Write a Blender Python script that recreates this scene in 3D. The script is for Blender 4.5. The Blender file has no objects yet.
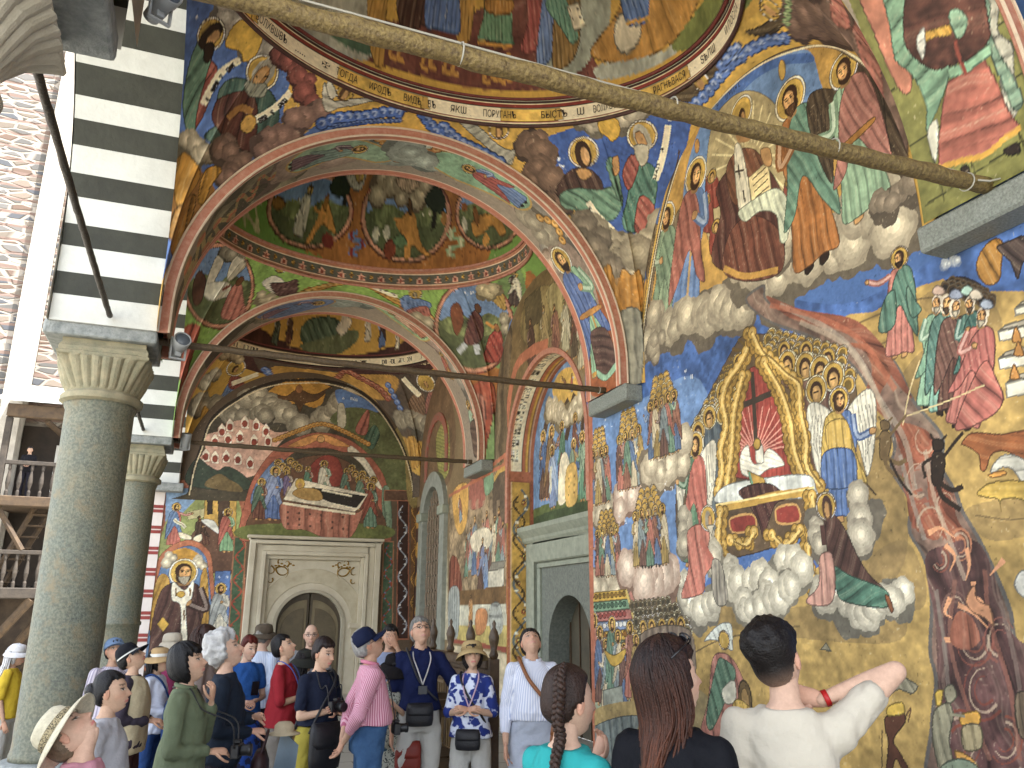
import bpy, bmesh, math, random, json
import numpy as np
from mathutils import Vector, Matrix
R = math.radians
sc = bpy.context.scene
# ---------------------------------------------------------------- camera, sky, sun, exposure
cam_d = bpy.data.cameras.new('camera'); cam = bpy.data.objects.new('camera', cam_d)
sc.collection.objects.link(cam); sc.camera = cam
cam_d.sensor_width = 36.0; cam_d.lens = 799.07 / 1024 * 36.0
cam_d.clip_start = 0.05; cam_d.clip_end = 3000
YAW, PIT, ROL = .3621, .2769, .0045
_f = Vector((math.sin(YAW)*math.cos(PIT), math.cos(YAW)*math.cos(PIT), math.sin(PIT)))
_r = Vector((math.cos(YAW), -math.sin(YAW), 0)); _u = _r.cross(_f)
_r2 = _r*math.cos(ROL) + _u*math.sin(ROL); _u2 = -_r*math.sin(ROL) + _u*math.cos(ROL)
cam.matrix_world = Matrix(((_r2.x, _u2.x, -_f.x, 0), (_r2.y, _u2.y, -_f.y, 0), (_r2.z, _u2.z, -_f.z, 1.7), (0, 0, 0, 1)))
world = bpy.data.worlds.new('World'); sc.world = world; world.use_nodes = True
wn = world.node_tree.nodes; wl = world.node_tree.links
SUN_EL, SUN_AZ = R(69), R(125)          # azimuth clockwise from +Y: behind and to the right, over the church
sky = wn.new('ShaderNodeTexSky'); sky.sky_type = 'NISHITA'; sky.sun_disc = False
sky.sun_elevation = SUN_EL; sky.sun_rotation = SUN_AZ
bg = wn['Background']; bg.inputs['Strength'].default_value = 0.15
hs = wn.new('ShaderNodeHueSaturation'); hs.inputs['Saturation'].default_value = .38      # thin bright haze over the court
wl.new(sky.outputs['Color'], hs.inputs['Color']); wl.new(hs.outputs['Color'], bg.inputs['Color'])
sun_d = bpy.data.lights.new('sun', 'SUN'); sun_d.energy = 5.0; sun_d.angle = R(0.5); sun_d.color = (1, .96, .91)
sun = bpy.data.objects.new('sun', sun_d); sc.collection.objects.link(sun)
_to = Vector((math.sin(SUN_AZ)*math.cos(SUN_EL), math.cos(SUN_AZ)*math.cos(SUN_EL), math.sin(SUN_EL)))
sun.rotation_euler = _to.to_track_quat('Z', 'Y').to_euler()
sc.view_settings.view_transform = 'Standard'; sc.view_settings.look = 'None'
sc.view_settings.gamma = 1.0; sc.view_settings.use_curve_mapping = False
sc.view_settings.exposure = 2.68
sc.render.engine = 'CYCLES'
sc.cycles.use_denoising = True
sc.cycles.max_bounces = 8; sc.cycles.diffuse_bounces = 6; sc.cycles.glossy_bounces = 2
sc.cycles.transmission_bounces = 2; sc.cycles.sample_clamp_indirect = 6.0
sc.cycles.caustics_reflective = False; sc.cycles.caustics_refractive = False
random.seed(7); RNG = np.random.default_rng(7)
# ---------------------------------------------------------------- helpers
def s2l(c):
    c = np.asarray(c, float)
    return np.where(c <= .04045, c/12.92, ((c+.055)/1.055)**2.4)
def H(h):                                # '#rrggbb' -> linear tuple
    return tuple(s2l([int(h[i:i+2], 16)/255 for i in (1, 3, 5)])) + (1.0,)
MATS = {}
def mat(name, col, rough=.7, var=.25, scale=6, bump=.0, bscale=40, attr=None, metal=0, col2=None, spec=.4):
    """Principled with procedural noise variation. attr: a colour attribute multiplied in."""
    if name in MATS: return MATS[name]
    m = bpy.data.materials.new(name); m.use_nodes = True; MATS[name] = m
    n, l = m.node_tree.nodes, m.node_tree.links
    p = n['Principled BSDF']; p.inputs['Roughness'].default_value = rough; p.inputs['Metallic'].default_value = metal
    p.inputs['Specular IOR Level'].default_value = spec
    if isinstance(col, str): col = H(col)
    tc = n.new('ShaderNodeTexCoord'); nz = n.new('ShaderNodeTexNoise')
    nz.inputs['Scale'].default_value = scale; nz.inputs['Detail'].default_value = 7; nz.inputs['Roughness'].default_value = .65
    l.new(tc.outputs['Object'], nz.inputs['Vector'])
    mx = n.new('ShaderNodeMix'); mx.data_type = 'RGBA'; mx.blend_type = 'MULTIPLY' if col2 is None else 'MIX'
    ramp = n.new('ShaderNodeValToRGB'); l.new(nz.outputs['Fac'], ramp.inputs['Fac'])
    ramp.color_ramp.elements[0].position = .3; ramp.color_ramp.elements[1].position = .7
    if attr:
        a = n.new('ShaderNodeAttribute'); a.attribute_name = attr; l.new(a.outputs['Color'], mx.inputs[6])
    else: mx.inputs[6].default_value = col
    if col2 is None:
        ramp.color_ramp.elements[0].color = (1-var, 1-var, 1-var, 1); ramp.color_ramp.elements[1].color = (1+var*.3, 1+var*.3, 1+var*.3, 1)
        l.new(ramp.outputs['Color'], mx.inputs[7]); mx.inputs[0].default_value = 1
    else:
        mx.inputs[7].default_value = H(col2) if isinstance(col2, str) else col2; l.new(ramp.outputs['Color'], mx.inputs[0])
    l.new(mx.outputs[2], p.inputs['Base Color'])
    if bump:
        nb = n.new('ShaderNodeTexNoise'); nb.inputs['Scale'].default_value = bscale; nb.inputs['Detail'].default_value = 5
        l.new(tc.outputs['Object'], nb.inputs['Vector'])
        b = n.new('ShaderNodeBump'); b.inputs['Strength'].default_value = bump; b.inputs['Distance'].default_value = .02
        l.new(nb.outputs['Fac'], b.inputs['Height']); l.new(b.outputs['Normal'], p.inputs['Normal'])
    return m
def link(name, me, m=None, parent=None, smooth=False):
    o = bpy.data.objects.new(name, me); sc.collection.objects.link(o)
    if m is not None:
        for q in (m if isinstance(m, (list, tuple)) else [m]): me.materials.append(q)
    if parent is not None: o.parent = parent
    if smooth: me.shade_smooth()
    return o
def tag(o, label=None, cat=None, group=None, kind=None):
    if label: o['label'] = label
    if cat: o['category'] = cat
    if group: o['group'] = group
    if kind: o['kind'] = kind
    return o
def empty(name, loc=(0, 0, 0), rz=0, **k):
    o = bpy.data.objects.new(name, None); sc.collection.objects.link(o); o.location = loc; o.rotation_euler.z = rz
    o.empty_display_size = .1
    return tag(o, **k)
def npmesh(name, V, Q, cols=None, attr='paint'):
    """vertices (N,3), faces (M,4 or 3) -> mesh, fast"""
    V = np.asarray(V, np.float32); Q = np.asarray(Q, np.int32); k = Q.shape[1]
    me = bpy.data.meshes.new(name)
    me.vertices.add(len(V)); me.vertices.foreach_set('co', V.ravel())
    me.loops.add(Q.size); me.loops.foreach_set('vertex_index', Q.ravel())
    me.polygons.add(len(Q)); me.polygons.foreach_set('loop_start', np.arange(0, Q.size, k, dtype=np.int32))
    me.update(calc_edges=True)
    if cols is not None:
        ca = me.color_attributes.new(attr, 'FLOAT_COLOR', 'POINT')
        c = np.ones((len(V), 4), np.float32); c[:, :3] = cols; ca.data.foreach_set('color', c.ravel())
    return me
def gridfaces(nu, nv, cu=False, cv=False):
    i, j = np.meshgrid(np.arange(nu if cu else nu-1), np.arange(nv if cv else nv-1), indexing='ij')
    i2, j2 = (i+1) % nu, (j+1) % nv
    return np.stack([i*nv+j, i2*nv+j, i2*nv+j2, i*nv+j2], -1).reshape(-1, 4)
class MB:
    """collects simple solids, builds ONE mesh"""
    def __init__(s): s.V = []; s.F = []; s.M = []; s.n = 0
    def add(s, V, F, mi=0):
        s.V += [tuple(v) for v in V]; s.F += [tuple(i+s.n for i in f) for f in F]; s.M += [mi]*len(F); s.n += len(V); return s
    def box(s, a, b, mi=0, bev=0):
        x0, y0, z0 = a; x1, y1, z1 = b
        V = [(x0,y0,z0),(x1,y0,z0),(x1,y1,z0),(x0,y1,z0),(x0,y0,z1),(x1,y0,z1),(x1,y1,z1),(x0,y1,z1)]
        return s.add(V, [(3,2,1,0),(4,5,6,7),(0,1,5,4),(1,2,6,5),(2,3,7,6),(3,0,4,7)], mi)
    def tube(s, pts, r, n=10, mi=0, caps=True):
        pts = [Vector(p) for p in pts]; rs = r if isinstance(r, (list, tuple)) else [r]*len(pts)
        V = []; t0 = None
        for i, p in enumerate(pts):
            t = (pts[min(i+1, len(pts)-1)] - pts[max(i-1, 0)]).normalized()
            if t0 is None:
                a = Vector((0, 0, 1)) if abs(t.z) < .9 else Vector((1, 0, 0)); x = t.cross(a).normalized()
            else: x = (x - t*x.dot(t)).normalized()
            y = t.cross(x); t0 = t
            for k in range(n):
                an = 2*math.pi*k/n; V.append(p + x*(rs[i]*math.cos(an)) + y*(rs[i]*math.sin(an)))
        F = [(i*n+k, i*n+(k+1) % n, (i+1)*n+(k+1) % n, (i+1)*n+k) for i in range(len(pts)-1) for k in range(n)]
        if caps: F += [tuple(range(n-1, -1, -1)), tuple((len(pts)-1)*n+k for k in range(n))]
        return s.add(V, F, mi)
    def lathe(s, prof, c=(0, 0, 0), n=40, mi=0, flute=0, fl=(0, 0), sq=None):
        """prof: (r,z) list; flute: count of flutes between fl z-range; sq: squareness per profile point"""
        V = []
        for i, (r, z) in enumerate(prof):
            for k in range(n):
                a = 2*math.pi*k/n; rr = r
                if flute and fl[0] <= z <= fl[1]: rr = r*(1 - .045*(0.5+.5*math.cos(a*flute))**3)
                if sq and sq[i]:
                    q = 1/max(abs(math.cos(a)), abs(math.sin(a))); rr *= 1+(q-1)*sq[i]
                V.append((c[0]+rr*math.cos(a), c[1]+rr*math.sin(a), c[2]+z))
        F = [(i*n+k, i*n+(k+1) % n, (i+1)*n+(k+1) % n, (i+1)*n+k) for i in range(len(prof)-1) for k in range(n)]
        F += [tuple(range(n-1, -1, -1)), tuple((len(prof)-1)*n+k for k in range(n))]
        return s.add(V, F, mi)
    def ball(s, c, r, nu=14, nv=9, mi=0, M=None):
        r = (r, r, r) if not isinstance(r, (tuple, list)) else r
        V = []
        for j in range(nv+1):
            p = math.pi*j/nv
            for i in range(nu):
                a = 2*math.pi*i/nu; v = Vector((r[0]*math.sin(p)*math.cos(a), r[1]*math.sin(p)*math.sin(a), -r[2]*math.cos(p)))
                if M is not None: v = M @ v
                V.append(v + Vector(c))
        F = [(j*nu+i, j*nu+(i+1) % nu, (j+1)*nu+(i+1) % nu, (j+1)*nu+i) for j in range(nv) for i in range(nu)]
        return s.add(V, F, mi)
    def build(s, name, m=None, parent=None, smooth=False, bevel=0, seg=1):
        me = bpy.data.meshes.new(name); me.from_pydata([tuple(v) for v in s.V], [], s.F); 
        me.polygons.foreach_set('material_index', s.M); me.update()
        bm = bmesh.new(); bm.from_mesh(me); bmesh.ops.remove_doubles(bm, verts=bm.verts, dist=1e-5)
        bmesh.ops.recalc_face_normals(bm, faces=bm.faces)
        if bevel: bmesh.ops.bevel(bm, geom=[e for e in bm.edges if len(e.link_faces) == 2 and e.calc_face_angle(0) > .6], offset=bevel, segments=seg, affect='EDGES', profile=.5)
        bm.to_mesh(me); bm.free()
        return link(name, me, m, parent, smooth)
def roughen(o, amp, scale, seed=0):
    """displaces a mesh's vertices a little along normals so stone edges are not machine clean"""
    from mathutils import noise
    me = o.data
    for v in me.vertices:
        p = Vector(v.co)*scale + Vector((seed, seed*2, 0)); v.co += v.normal*(noise.noise(p)*amp)
# ---------------------------------------------------------------- the painter: frescoes drawn in wall coordinates (metres)
def vnoise(shape, cell, seed):
    g = np.random.default_rng(seed); h, w = shape
    gh, gw = int(h/cell)+3, int(w/cell)+3; G = g.random((gh, gw))
    y = np.arange(h)/cell; x = np.arange(w)/cell; iy = y.astype(int); ix = x.astype(int)
    fy = (y-iy); fx = (x-ix); fy = fy*fy*(3-2*fy); fx = fx*fx*(3-2*fx)
    a = G[np.ix_(iy, ix)]; b = G[np.ix_(iy, ix+1)]; c = G[np.ix_(iy+1, ix)]; d = G[np.ix_(iy+1, ix+1)]
    fx = fx[None]; fy = fy[:, None]
    return (a*(1-fx)+b*fx)*(1-fy)+(c*(1-fx)+d*fx)*fy
def hx(c):
    return np.array([int(c[i:i+2], 16)/255 for i in (0, 2, 4)]) if isinstance(c, str) else np.asarray(c, float)
def spline(P, n=6):
    P = np.asarray(P, float); out = []; N = len(P)
    for i in range(N):
        p0, p1, p2, p3 = P[i-1], P[i], P[(i+1) % N], P[(i+2) % N]
        t = np.linspace(0, 1, n, endpoint=False)[:, None]
        out.append(.5*((2*p1)+(-p0+p2)*t+(2*p0-5*p1+4*p2-p3)*t*t+(-p0+3*p1-3*p2+p3)*t**3))
    return np.concatenate(out)
def ospline(P, n=6):
    P = np.asarray(P, float)
    Q = np.vstack([2*P[0]-P[1], P, 2*P[-1]-P[-2]]); out = []
    for i in range(1, len(Q)-2):
        p0, p1, p2, p3 = Q[i-1:i+3]; t = np.linspace(0, 1, n, endpoint=False)[:, None]
        out.append(.5*((2*p1)+(-p0+p2)*t+(2*p0-5*p1+4*p2-p3)*t*t+(-p0+3*p1-3*p2+p3)*t**3))
    return np.vstack(out+[P[-1:]])
INK = hx('2a1f18')
class Canvas:
    def __init__(s, u0, u1, v0, v1, res, base, seed=1):
        s.u0, s.v0, s.res = u0, v0, res
        s.w, s.h = int((u1-u0)/res)+1, int((v1-v0)/res)+1
        s.A = np.ones((s.h, s.w, 3), np.float32)*hx(base).astype(np.float32)
        sh = (s.h, s.w); c = 1/res
        s.n1 = vnoise(sh, .045*c, seed).astype(np.float32); s.n2 = vnoise(sh, .18*c, seed+1).astype(np.float32); s.n3 = vnoise(sh, .6*c, seed+2).astype(np.float32)
        s.n0 = vnoise(sh, max(1.5, .016*c), seed+3).astype(np.float32)
        s.yy, s.xx = np.mgrid[0:s.h, 0:s.w].astype(np.float32)
    def px(s, P):
        P = np.asarray(P, float); return np.stack([(P[:, 0]-s.u0)/s.res, (P[:, 1]-s.v0)/s.res], 1)
    def mask(s, P):
        """even-odd scan fill; returns slices and bool mask"""
        P = s.px(P); x0, y0 = np.floor(P.min(0)).astype(int)-1; x1, y1 = np.ceil(P.max(0)).astype(int)+2
        x0, y0 = max(x0, 0), max(y0, 0); x1, y1 = min(x1, s.w), min(y1, s.h)
        if x1 <= x0 or y1 <= y0: return None
        D = np.zeros((y1-y0, x1-x0+1), np.int16)
        for (ax, ay), (bx, by) in zip(P, np.roll(P, -1, 0)):
            if ay == by: continue
            if ay > by: ax, ay, bx, by = bx, by, ax, ay
            r0, r1 = max(int(math.ceil(ay)), y0), min(int(math.ceil(by)), y1)
            if r1 <= r0: continue
            r = np.arange(r0, r1); xc = ax+(r-ay)*(bx-ax)/(by-ay)
            np.add.at(D, (r-y0, np.clip(np.ceil(xc).astype(int)-x0, 0, x1-x0)), 1)
        return (slice(y0, y1), slice(x0, x1)), (np.cumsum(D, 1)[:, :-1] & 1).astype(bool)
    def blend(s, sl, m, col, a=1.0):
        T = s.A[sl]
        if a >= 1: T[m] = col[m] if np.ndim(col) == 3 else col
        else: T[m] = T[m]*(1-a)+(col[m] if np.ndim(col) == 3 else col)*a
    def poly(s, P, col, sm=True, fold=None, ol=1, a=1.0, mot=.12, olc=None, seed=0):
        """fill. fold=(dirx,diry,period,strength) drapery painted along dir; ol outline width in cells"""
        P = np.asarray(P, float)
        if sm and len(P) > 3: P = spline(P)
        r = s.mask(P)
        if r is None: return
        sl, m = r
        if not m.any(): return
        c = hx(col).astype(np.float32)
        f = 1+mot*(s.n2[sl]-.5)*2+mot*.6*(s.n1[sl]-.5)*2
        if fold is not None:
            dx, dy, per, st = fold; L = math.hypot(dx, dy)+1e-9; dx, dy = dx/L, dy/L
            q = (s.xx[sl]*dy - s.yy[sl]*dx)*s.res/per; al = (s.xx[sl]*dx+s.yy[sl]*dy)*s.res/per
            w = q*4.4 + 2.6*s.n3[sl] + 1.5*s.n2[sl] + .35*np.sin(al*.8+seed) + seed*1.7
            k = np.sin(w)+.6*np.sin(w*1.73+1.3+.3*al); h1 = np.sin(w*4.3+.5*al+2*s.n2[sl]); h2 = np.sin(w*6.1-.3*al+4*s.n3[sl]); k3 = np.sin(w*2.6-.35*al+3*s.n3[sl])
            hi = np.clip(k-.1, 0, 1.2); lo = np.clip(-k-.1, 0, 1.2); fi = (np.clip(h1-.55, 0, 1)+np.clip(h2-.6, 0, 1))*1.5*(.25+hi); dk = np.clip(k3-.8, 0, 1)*3.4*(.3+lo)
            tint = c*.6+np.array([.34, .33, .29], np.float32)
            F = f[..., None]*c
            F = F*(1-st*(.2*lo+.34*dk)[..., None]); F = F+(tint-F)*np.clip(st*(.17*hi+.42*fi), 0, .85)[..., None]
        else: F = f[..., None]*c
        s.blend(sl, m, np.clip(F, 0, 1).astype(np.float32), a)
        if ol:
            k = ol*2 if s.res < .0055 else ol; e = m.copy(); Z = np.zeros_like(m)
            for _ in range(k):
                b = e.copy(); b[1:] &= e[:-1]; b[:-1] &= e[1:]; b[:, 1:] &= e[:, :-1]; b[:, :-1] &= e[:, 1:]; e = b
            ed = m & ~e; T = s.A[sl]; oc = hx(olc) if olc is not None else c*.38
            T[ed] = T[ed]*.25+oc.astype(np.float32)*.75
    def ell(s, c, ru, rv, col, rot=0, n=28, **k):
        t = np.linspace(0, 2*math.pi, n, endpoint=False); x, y = ru*np.cos(t), rv*np.sin(t)
        s.poly(np.stack([c[0]+x*math.cos(rot)-y*math.sin(rot), c[1]+x*math.sin(rot)+y*math.cos(rot)], 1), col, sm=False, **k)
    def line(s, P, w, col, sm=True, taper=False, a=1.0, kx=1):
        P = np.asarray(P, float)
        if sm and len(P) > 2: P = ospline(P)
        if len(P) < 2: return
        t = np.gradient(P, axis=0); t[:, 0] /= kx; t /= np.linalg.norm(t, axis=1)[:, None]+1e-9
        nrm = np.stack([-t[:, 1]*kx, t[:, 0]], 1); hw = w/2*(np.linspace(1, .15, len(P)) if taper else np.ones(len(P)))
        hw = np.maximum(hw, s.res*.75)[:, None]
        Q = np.vstack([P+nrm*hw, (P-nrm*hw)[::-1]])
        # fill as quads so that self crossings do not cancel
        if len(P) < 5 or w > .05: s.poly(Q, col, sm=False, ol=0, a=a, mot=.06)
        else:
            h = len(P)//3+1
            for i in range(0, len(P)-1, h):
                j = min(i+h+1, len(P)); s.poly(np.vstack([(P+nrm*hw)[i:j], (P-nrm*hw)[i:j][::-1]]), col, sm=False, ol=0, a=a, mot=.06)
    # ---------- painted motifs; every one works in wall metres. k = u-stretch of a curved surface
    def T(s, foot, head, w, mir, k):
        f, h = np.asarray(foot, float), np.asarray(head, float); d = h-f; d2 = np.array([d[0]/k, d[1]])
        L = np.hypot(*d2); y = d2/L; x = np.array([y[1], -y[0]])*(-1 if mir else 1)
        def g(P):
            P = np.asarray(P, float).reshape(-1, 2); Q = f[None]*np.array([[1/k, 1]]) + P[:, :1]*L*w*x + P[:, 1:]*L*y
            return Q*np.array([[k, 1]])
        return g, L, y
    def halo(s, c, r, k=1, col='c9a347'):
        s.ell(c, r*1.14*k, r*1.14, 'e9e2cc', ol=1, olc=INK); s.ell(c, r*k, r, col, ol=1, olc='4a3210')
        s.ell((c[0]+r*.05*k, c[1]-r*.1), r*.8*k, r*.8, hx(col)*.88, ol=0)
    def face(s, g, L, hair='3a2416', skin='b98a55', beard=None, young=0, look=0, w=1):
        R_ = lambda x, y, a, b, c, **kw: s.poly(g([(x+a*math.cos(t), y+b*math.sin(t)) for t in np.linspace(0, 6.28, 15)[:-1]]), c, sm=False, **kw)
        R_(0, .912, .056/w, .062, hair, ol=0); R_(-.012*0, .86, .05/w, .05, hair, ol=0)
        R_(.004+look*.01, .897, .041/w, .056, skin, ol=1, olc='3a2010')
        R_(.012+look*.012, .9, .024/w, .04, hx(skin)*1.22, ol=0)
        if L > .45:
            for q in (-.016, .022): R_(q+look*.012, .905, .009/w, .005, '20140c', ol=0); s.line(g([(q-.012+look*.012, .917), (q+.012+look*.012, .917)]), .006*L, '3a2414', sm=False)
            s.line(g([(.004+look*.014, .91), (.01+look*.02, .885), (.0+look*.014, .882)]), .006*L, hx(skin)*.6, sm=False)
            s.line(g([(-.008+look*.012, .866), (.014+look*.012, .866)]), .007*L, '8a3a2a', sm=False)
        if beard: s.poly(g([(-.042/w, .89), (-.03/w, .868), (.006, .868), (.04/w, .868), (.046/w, .89), (.036/w, .84), (.01, .8), (-.024/w, .835)]), beard, fold=(0, 1, .016, .5), ol=1)
    def fig(s, foot, head, c1, c2, w=1.0, mir=0, k=1.0, halo=1, hair='3a2416', beard=None, pose=0, wing=None, scroll=0, bust=0, skin='b98a55', trim=None, c3=None, foldp=.1, feet=1, seed=0):
        w = w*.78 if w > 1 else w
        g, L, y = s.T(foot, head, w, mir, k); per = max(foldp*L*.55, s.res*5); fd = lambda a=0: (y[0]*k+a, y[1], per, .85)
        hw = max(1, int(.004*L/s.res))
        if wing:
            for sx in (1, -1):
                s.poly(g([(sx*.05, .78), (sx*.16, .9), (sx*.27, .93), (sx*.31, .8), (sx*.27, .5), (sx*.2, .3), (sx*.15, .5), (sx*.1, .65)]), wing, fold=fd(.1), ol=hw)
                for q in range(4): s.line(g([(sx*(.16+.03*q), .82), (sx*(.2+.025*q), .55+.03*q), (sx*(.19+.02*q), .4+.06*q)]), .006*L, hx(wing)*.6)
        if halo: s.halo(g([(0, .9)])[0], .098*L*(1 if w > .5 else .8), k)
        if not bust:
            if feet:
                for q in (-.06, .05): s.poly(g([(q-.025, .05), (q+.03, .05), (q+.05, .0), (q+.03, -.02), (q-.02, 0)]), skin if pose != 3 else '2a1c14', ol=1)
            s.poly(g([(-.1, .79), (0, .815), (.1, .79), (.14, .6), (.12, .45), (.15, .2), (.17, .035), (.06, .015), (-.05, .03), (-.16, .03), (-.14, .25), (-.115, .45), (-.14, .6)]), c1, fold=fd(), ol=hw, seed=seed)
            if trim:
                s.line(g([(.165, .045), (.06, .027), (-.05, .042), (-.155, .042)]), .035*L, trim); s.line(g([(.01, .78), (.02, .05)]), .022*L, trim)
            s.poly(g([(-.115, .8), (-.02, .82), (.07, .7), (.13, .45), (.2, .26), (.1, .3), (.0, .46), (-.1, .28), (-.2, .16), (-.19, .5), (-.16, .7)]), c2, fold=fd(.35), ol=hw, seed=seed+2)
            if c3: s.poly(g([(-.12, .5), (.13, .47), (.14, .43), (-.12, .46)]), c3, ol=1)
        else:
            s.poly(g([(-.1, .79), (0, .815), (.1, .79), (.16, .6), (.17, .5), (-.17, .5), (-.16, .6)]), c1, fold=fd(), ol=hw, seed=seed)
            s.poly(g([(-.11, .8), (-.02, .82), (.03, .65), (-.03, .5), (-.18, .5), (-.16, .7)]), c2, fold=fd(.3), ol=hw)
        # neck, face
        s.poly(g([(-.025, .86), (.03, .86), (.035, .8), (-.03, .8)]), hx(skin)*.8, ol=0)
        s.face(g, L, hair, skin, beard, look=.6, w=w if w < 1 else 1)
        # arms
        A = {0: [(.11, .77), (.15, .62), (.05, .6)], 1: [(.11, .77), (.2, .68), (.27, .8)], 2: [(.11, .77), (.14, .6), (.26, .62)], 3: [(.11, .77), (.15, .6), (.02, .66)], 4: [(.1, .76), (.24, .72), (.38, .76)]}[pose]
        if A:
            s.line(g(A), .06*L, hx(c1)*.82); s.line(g(A), .025*L, hx(c1)*.6+.35)
            e = np.array(A[-1]); s.poly(g([e+(-.022, -.02), e+(.02, -.025), e+(.04, .01), e+(.01, .03), e+(-.02, .02)]), skin, ol=1)
        if scroll:
            B = [(.04, .66), (.1, .5), (.08, .36), (.15, .24)] if scroll == 1 else [(-.03, .62), (.05, .55), (.17, .5), (.25, .42)]
            s.line(g(B), .07*L, 'e6dfc8'); 
            s.line(g([np.array(b)+(.012, 0) for b in B]), .012*L, '6a5a44', a=.6); s.line(g([np.array(b)+(-.014, 0) for b in B]), .01*L, '6a5a44', a=.6)
    def cloud(s, pts, r, col='b9b2a2', dark='6f675c', k=1, seed=0, n=None):
        g = np.random.default_rng(seed+11); P = np.asarray(pts, float)
        if len(P) > 1:
            P = ospline(P, 8); d = np.r_[0, np.cumsum(np.hypot(np.diff(P[:, 0])/k, np.diff(P[:, 1])))]; m = n or max(2, int(d[-1]/(r*.95))+1)
            q = np.linspace(0, d[-1], m); P = np.stack([np.interp(q, d, P[:, 0]), np.interp(q, d, P[:, 1])], 1)
        puffs = []
        for p in P:
            for _ in range(3): puffs.append((p+g.normal(0, .45, 2)*r*np.array([k, 1]), r*g.uniform(.65, 1.1)))
        c, dk = hx(col), hx(dark)
        for p, q in puffs: s._puff(p+np.array([.1*k, -.3])*q, q*1.15, dk*.9, g, k)
        for i, (p, q) in enumerate(puffs):
            if i % 3 == 2: continue
            q = q*1.1
            for f, t in ((1, .5), (.84, .68), (.66, .86), (.47, 1.04), (.28, 1.18)):
                s._puff(p+np.array([-.1*k, .12])*q*(1-f), q*f, dk*max(0, 1-t)+c*t, g, k)
    def _puff(s, p, q, c, g, k):
        t = np.linspace(0, 6.283, 25)[:-1]; ph = g.uniform(0, 6); rr = q*(1+.07*np.sin(6*t+ph)+.07*np.abs(np.sin(4.5*t+ph*2)))
        s.poly(np.stack([p[0]+rr*np.cos(t)*k, p[1]+rr*np.sin(t)], 1), np.clip(c, 0, 1), sm=False, ol=0, mot=.08)
    def choir(s, c, W, Hh, n, pal, k=1, seed=0, cl=1, cc='b9a79a', cd='7a6356', rows=3):
        """a crowd of haloed saints standing on a cloud; c = bottom centre, W,Hh in metres"""
        g = np.random.default_rng(seed); c = np.asarray(c, float)
        if cl: s.cloud([(c[0]-W*.36*k, c[1]+Hh*.08), (c[0], c[1]+Hh*.02), (c[0]+W*.36*k, c[1]+Hh*.08)], W*.2, cc, cd, k, seed)
        hr = Hh*.085
        for j in range(rows+2, 0, -1):
            m = max(3, n-j//2); yb = c[1]+Hh*(.62+.058*j)
            for i in range(m):
                x = c[0]+(i-(m-1)/2)*W*.66/m*k*(1-.1*(j-1)); s.ell((x, yb), hr*k*.86, hr, 'd8cfae', ol=1, olc=INK); s.ell((x, yb), hr*.74*k, hr*.86, 'b8923f', ol=1, olc='4a3210')
        for i in sorted(range(n), key=lambda i: -abs(i-(n-1)/2)):
            x = c[0]+(i-(n-1)/2)*W*.74/n*k; b = c[1]+Hh*(.14-.03*(1-abs(i-(n-1)/2)/n)); a = pal[(i*2+seed) % len(pal)]; b2 = pal[(i*2+1+seed) % len(pal)]
            s.fig((x, b), (x, c[1]+Hh*(.74+.03*g.random())), a, b2, w=1.05, mir=i % 2, k=k, hair=['3a2416', '8a8272', '2c1c12'][int(g.integers(3))], beard=[None, 'a8a090', '3a2416'][int(g.integers(3))], pose=int(g.integers(4)), seed=i)
    def heads(s, pts, r, k=1, seed=0, face=1, skin='a8834f'):
        for i, p in enumerate(pts):
            s.ell(p, r*k*1.1, r*1.1, 'd9d2b4', ol=1, olc=INK); s.ell(p, r*k*.97, r*.97, 'b3903e', ol=1, olc='4a3210')
            if face: 
                s.ell((p[0], p[1]-r*.12), r*.62*k, r*.74, '3c2617', ol=0); s.ell((p[0], p[1]-r*.3), r*.42*k, r*.6, skin, ol=0); s.ell((p[0]+r*.1*k, p[1]-r*.25), r*.2*k, r*.42, hx(skin)*1.2, ol=0)
                s.line([(p[0]-r*.22*k, p[1]-r*.17), (p[0]+r*.28*k, p[1]-r*.17)], r*.09, '2a180e', sm=False)
    def scallops(s, quad, nx, ny, k=1, c='b3903e'):
        """rows of halo arcs filling a quad (u,v corners: bl, br, tr, tl)"""
        q = [np.asarray(p, float) for p in quad]
        for j in range(ny, -1, -1):
            f = j/max(ny, 1); A = q[0]*(1-f)+q[3]*f; B = q[1]*(1-f)+q[2]*f
            r = np.hypot((B[0]-A[0])/k, B[1]-A[1])/max(nx, 1)*.72
            for i in range(nx+1):
                p = A+(B-A)*((i+(j % 2)*.5)/nx); s.ell(p, r*k, r, 'd9d2b4', ol=1, olc=INK, n=14); s.ell(p, r*.82*k, r*.82, c, ol=1, olc='4a3210', n=14); s.ell(p, r*.5*k, r*.5, hx(c)*.6, ol=0, n=10)
    def wave(s, P, w, col, hi='ffffff', amp=.5, n=1.0, k=1):
        """scalloped rococo border along a line"""
        P = ospline(np.asarray(P, float), 10); d = np.r_[0, np.cumsum(np.hypot(np.diff(P[:, 0])/k, np.diff(P[:, 1])))]
        m = max(3, int(d[-1]/(w*n))); c = hx(col)
        q = np.linspace(0, d[-1], m); X = np.interp(q, d, P[:, 0]); Y = np.interp(q, d, P[:, 1])
        for i in range(m): s.ell((X[i], Y[i]), w*.8*k, w*.8, c*.55, ol=0, n=14)
        for i in range(m): s.ell((X[i], Y[i]), w*.66*k, w*.66, c, ol=0, n=14)
        for i in range(m): s.ell((X[i], Y[i]+w*.1), w*.38*k, w*.38, c*.5+.5*hx(hi)*.95, ol=0, n=12); s.ell((X[i]+w*.08*k, Y[i]-w*.05), w*.24*k, w*.24, c*.8, ol=0, n=10)
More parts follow.
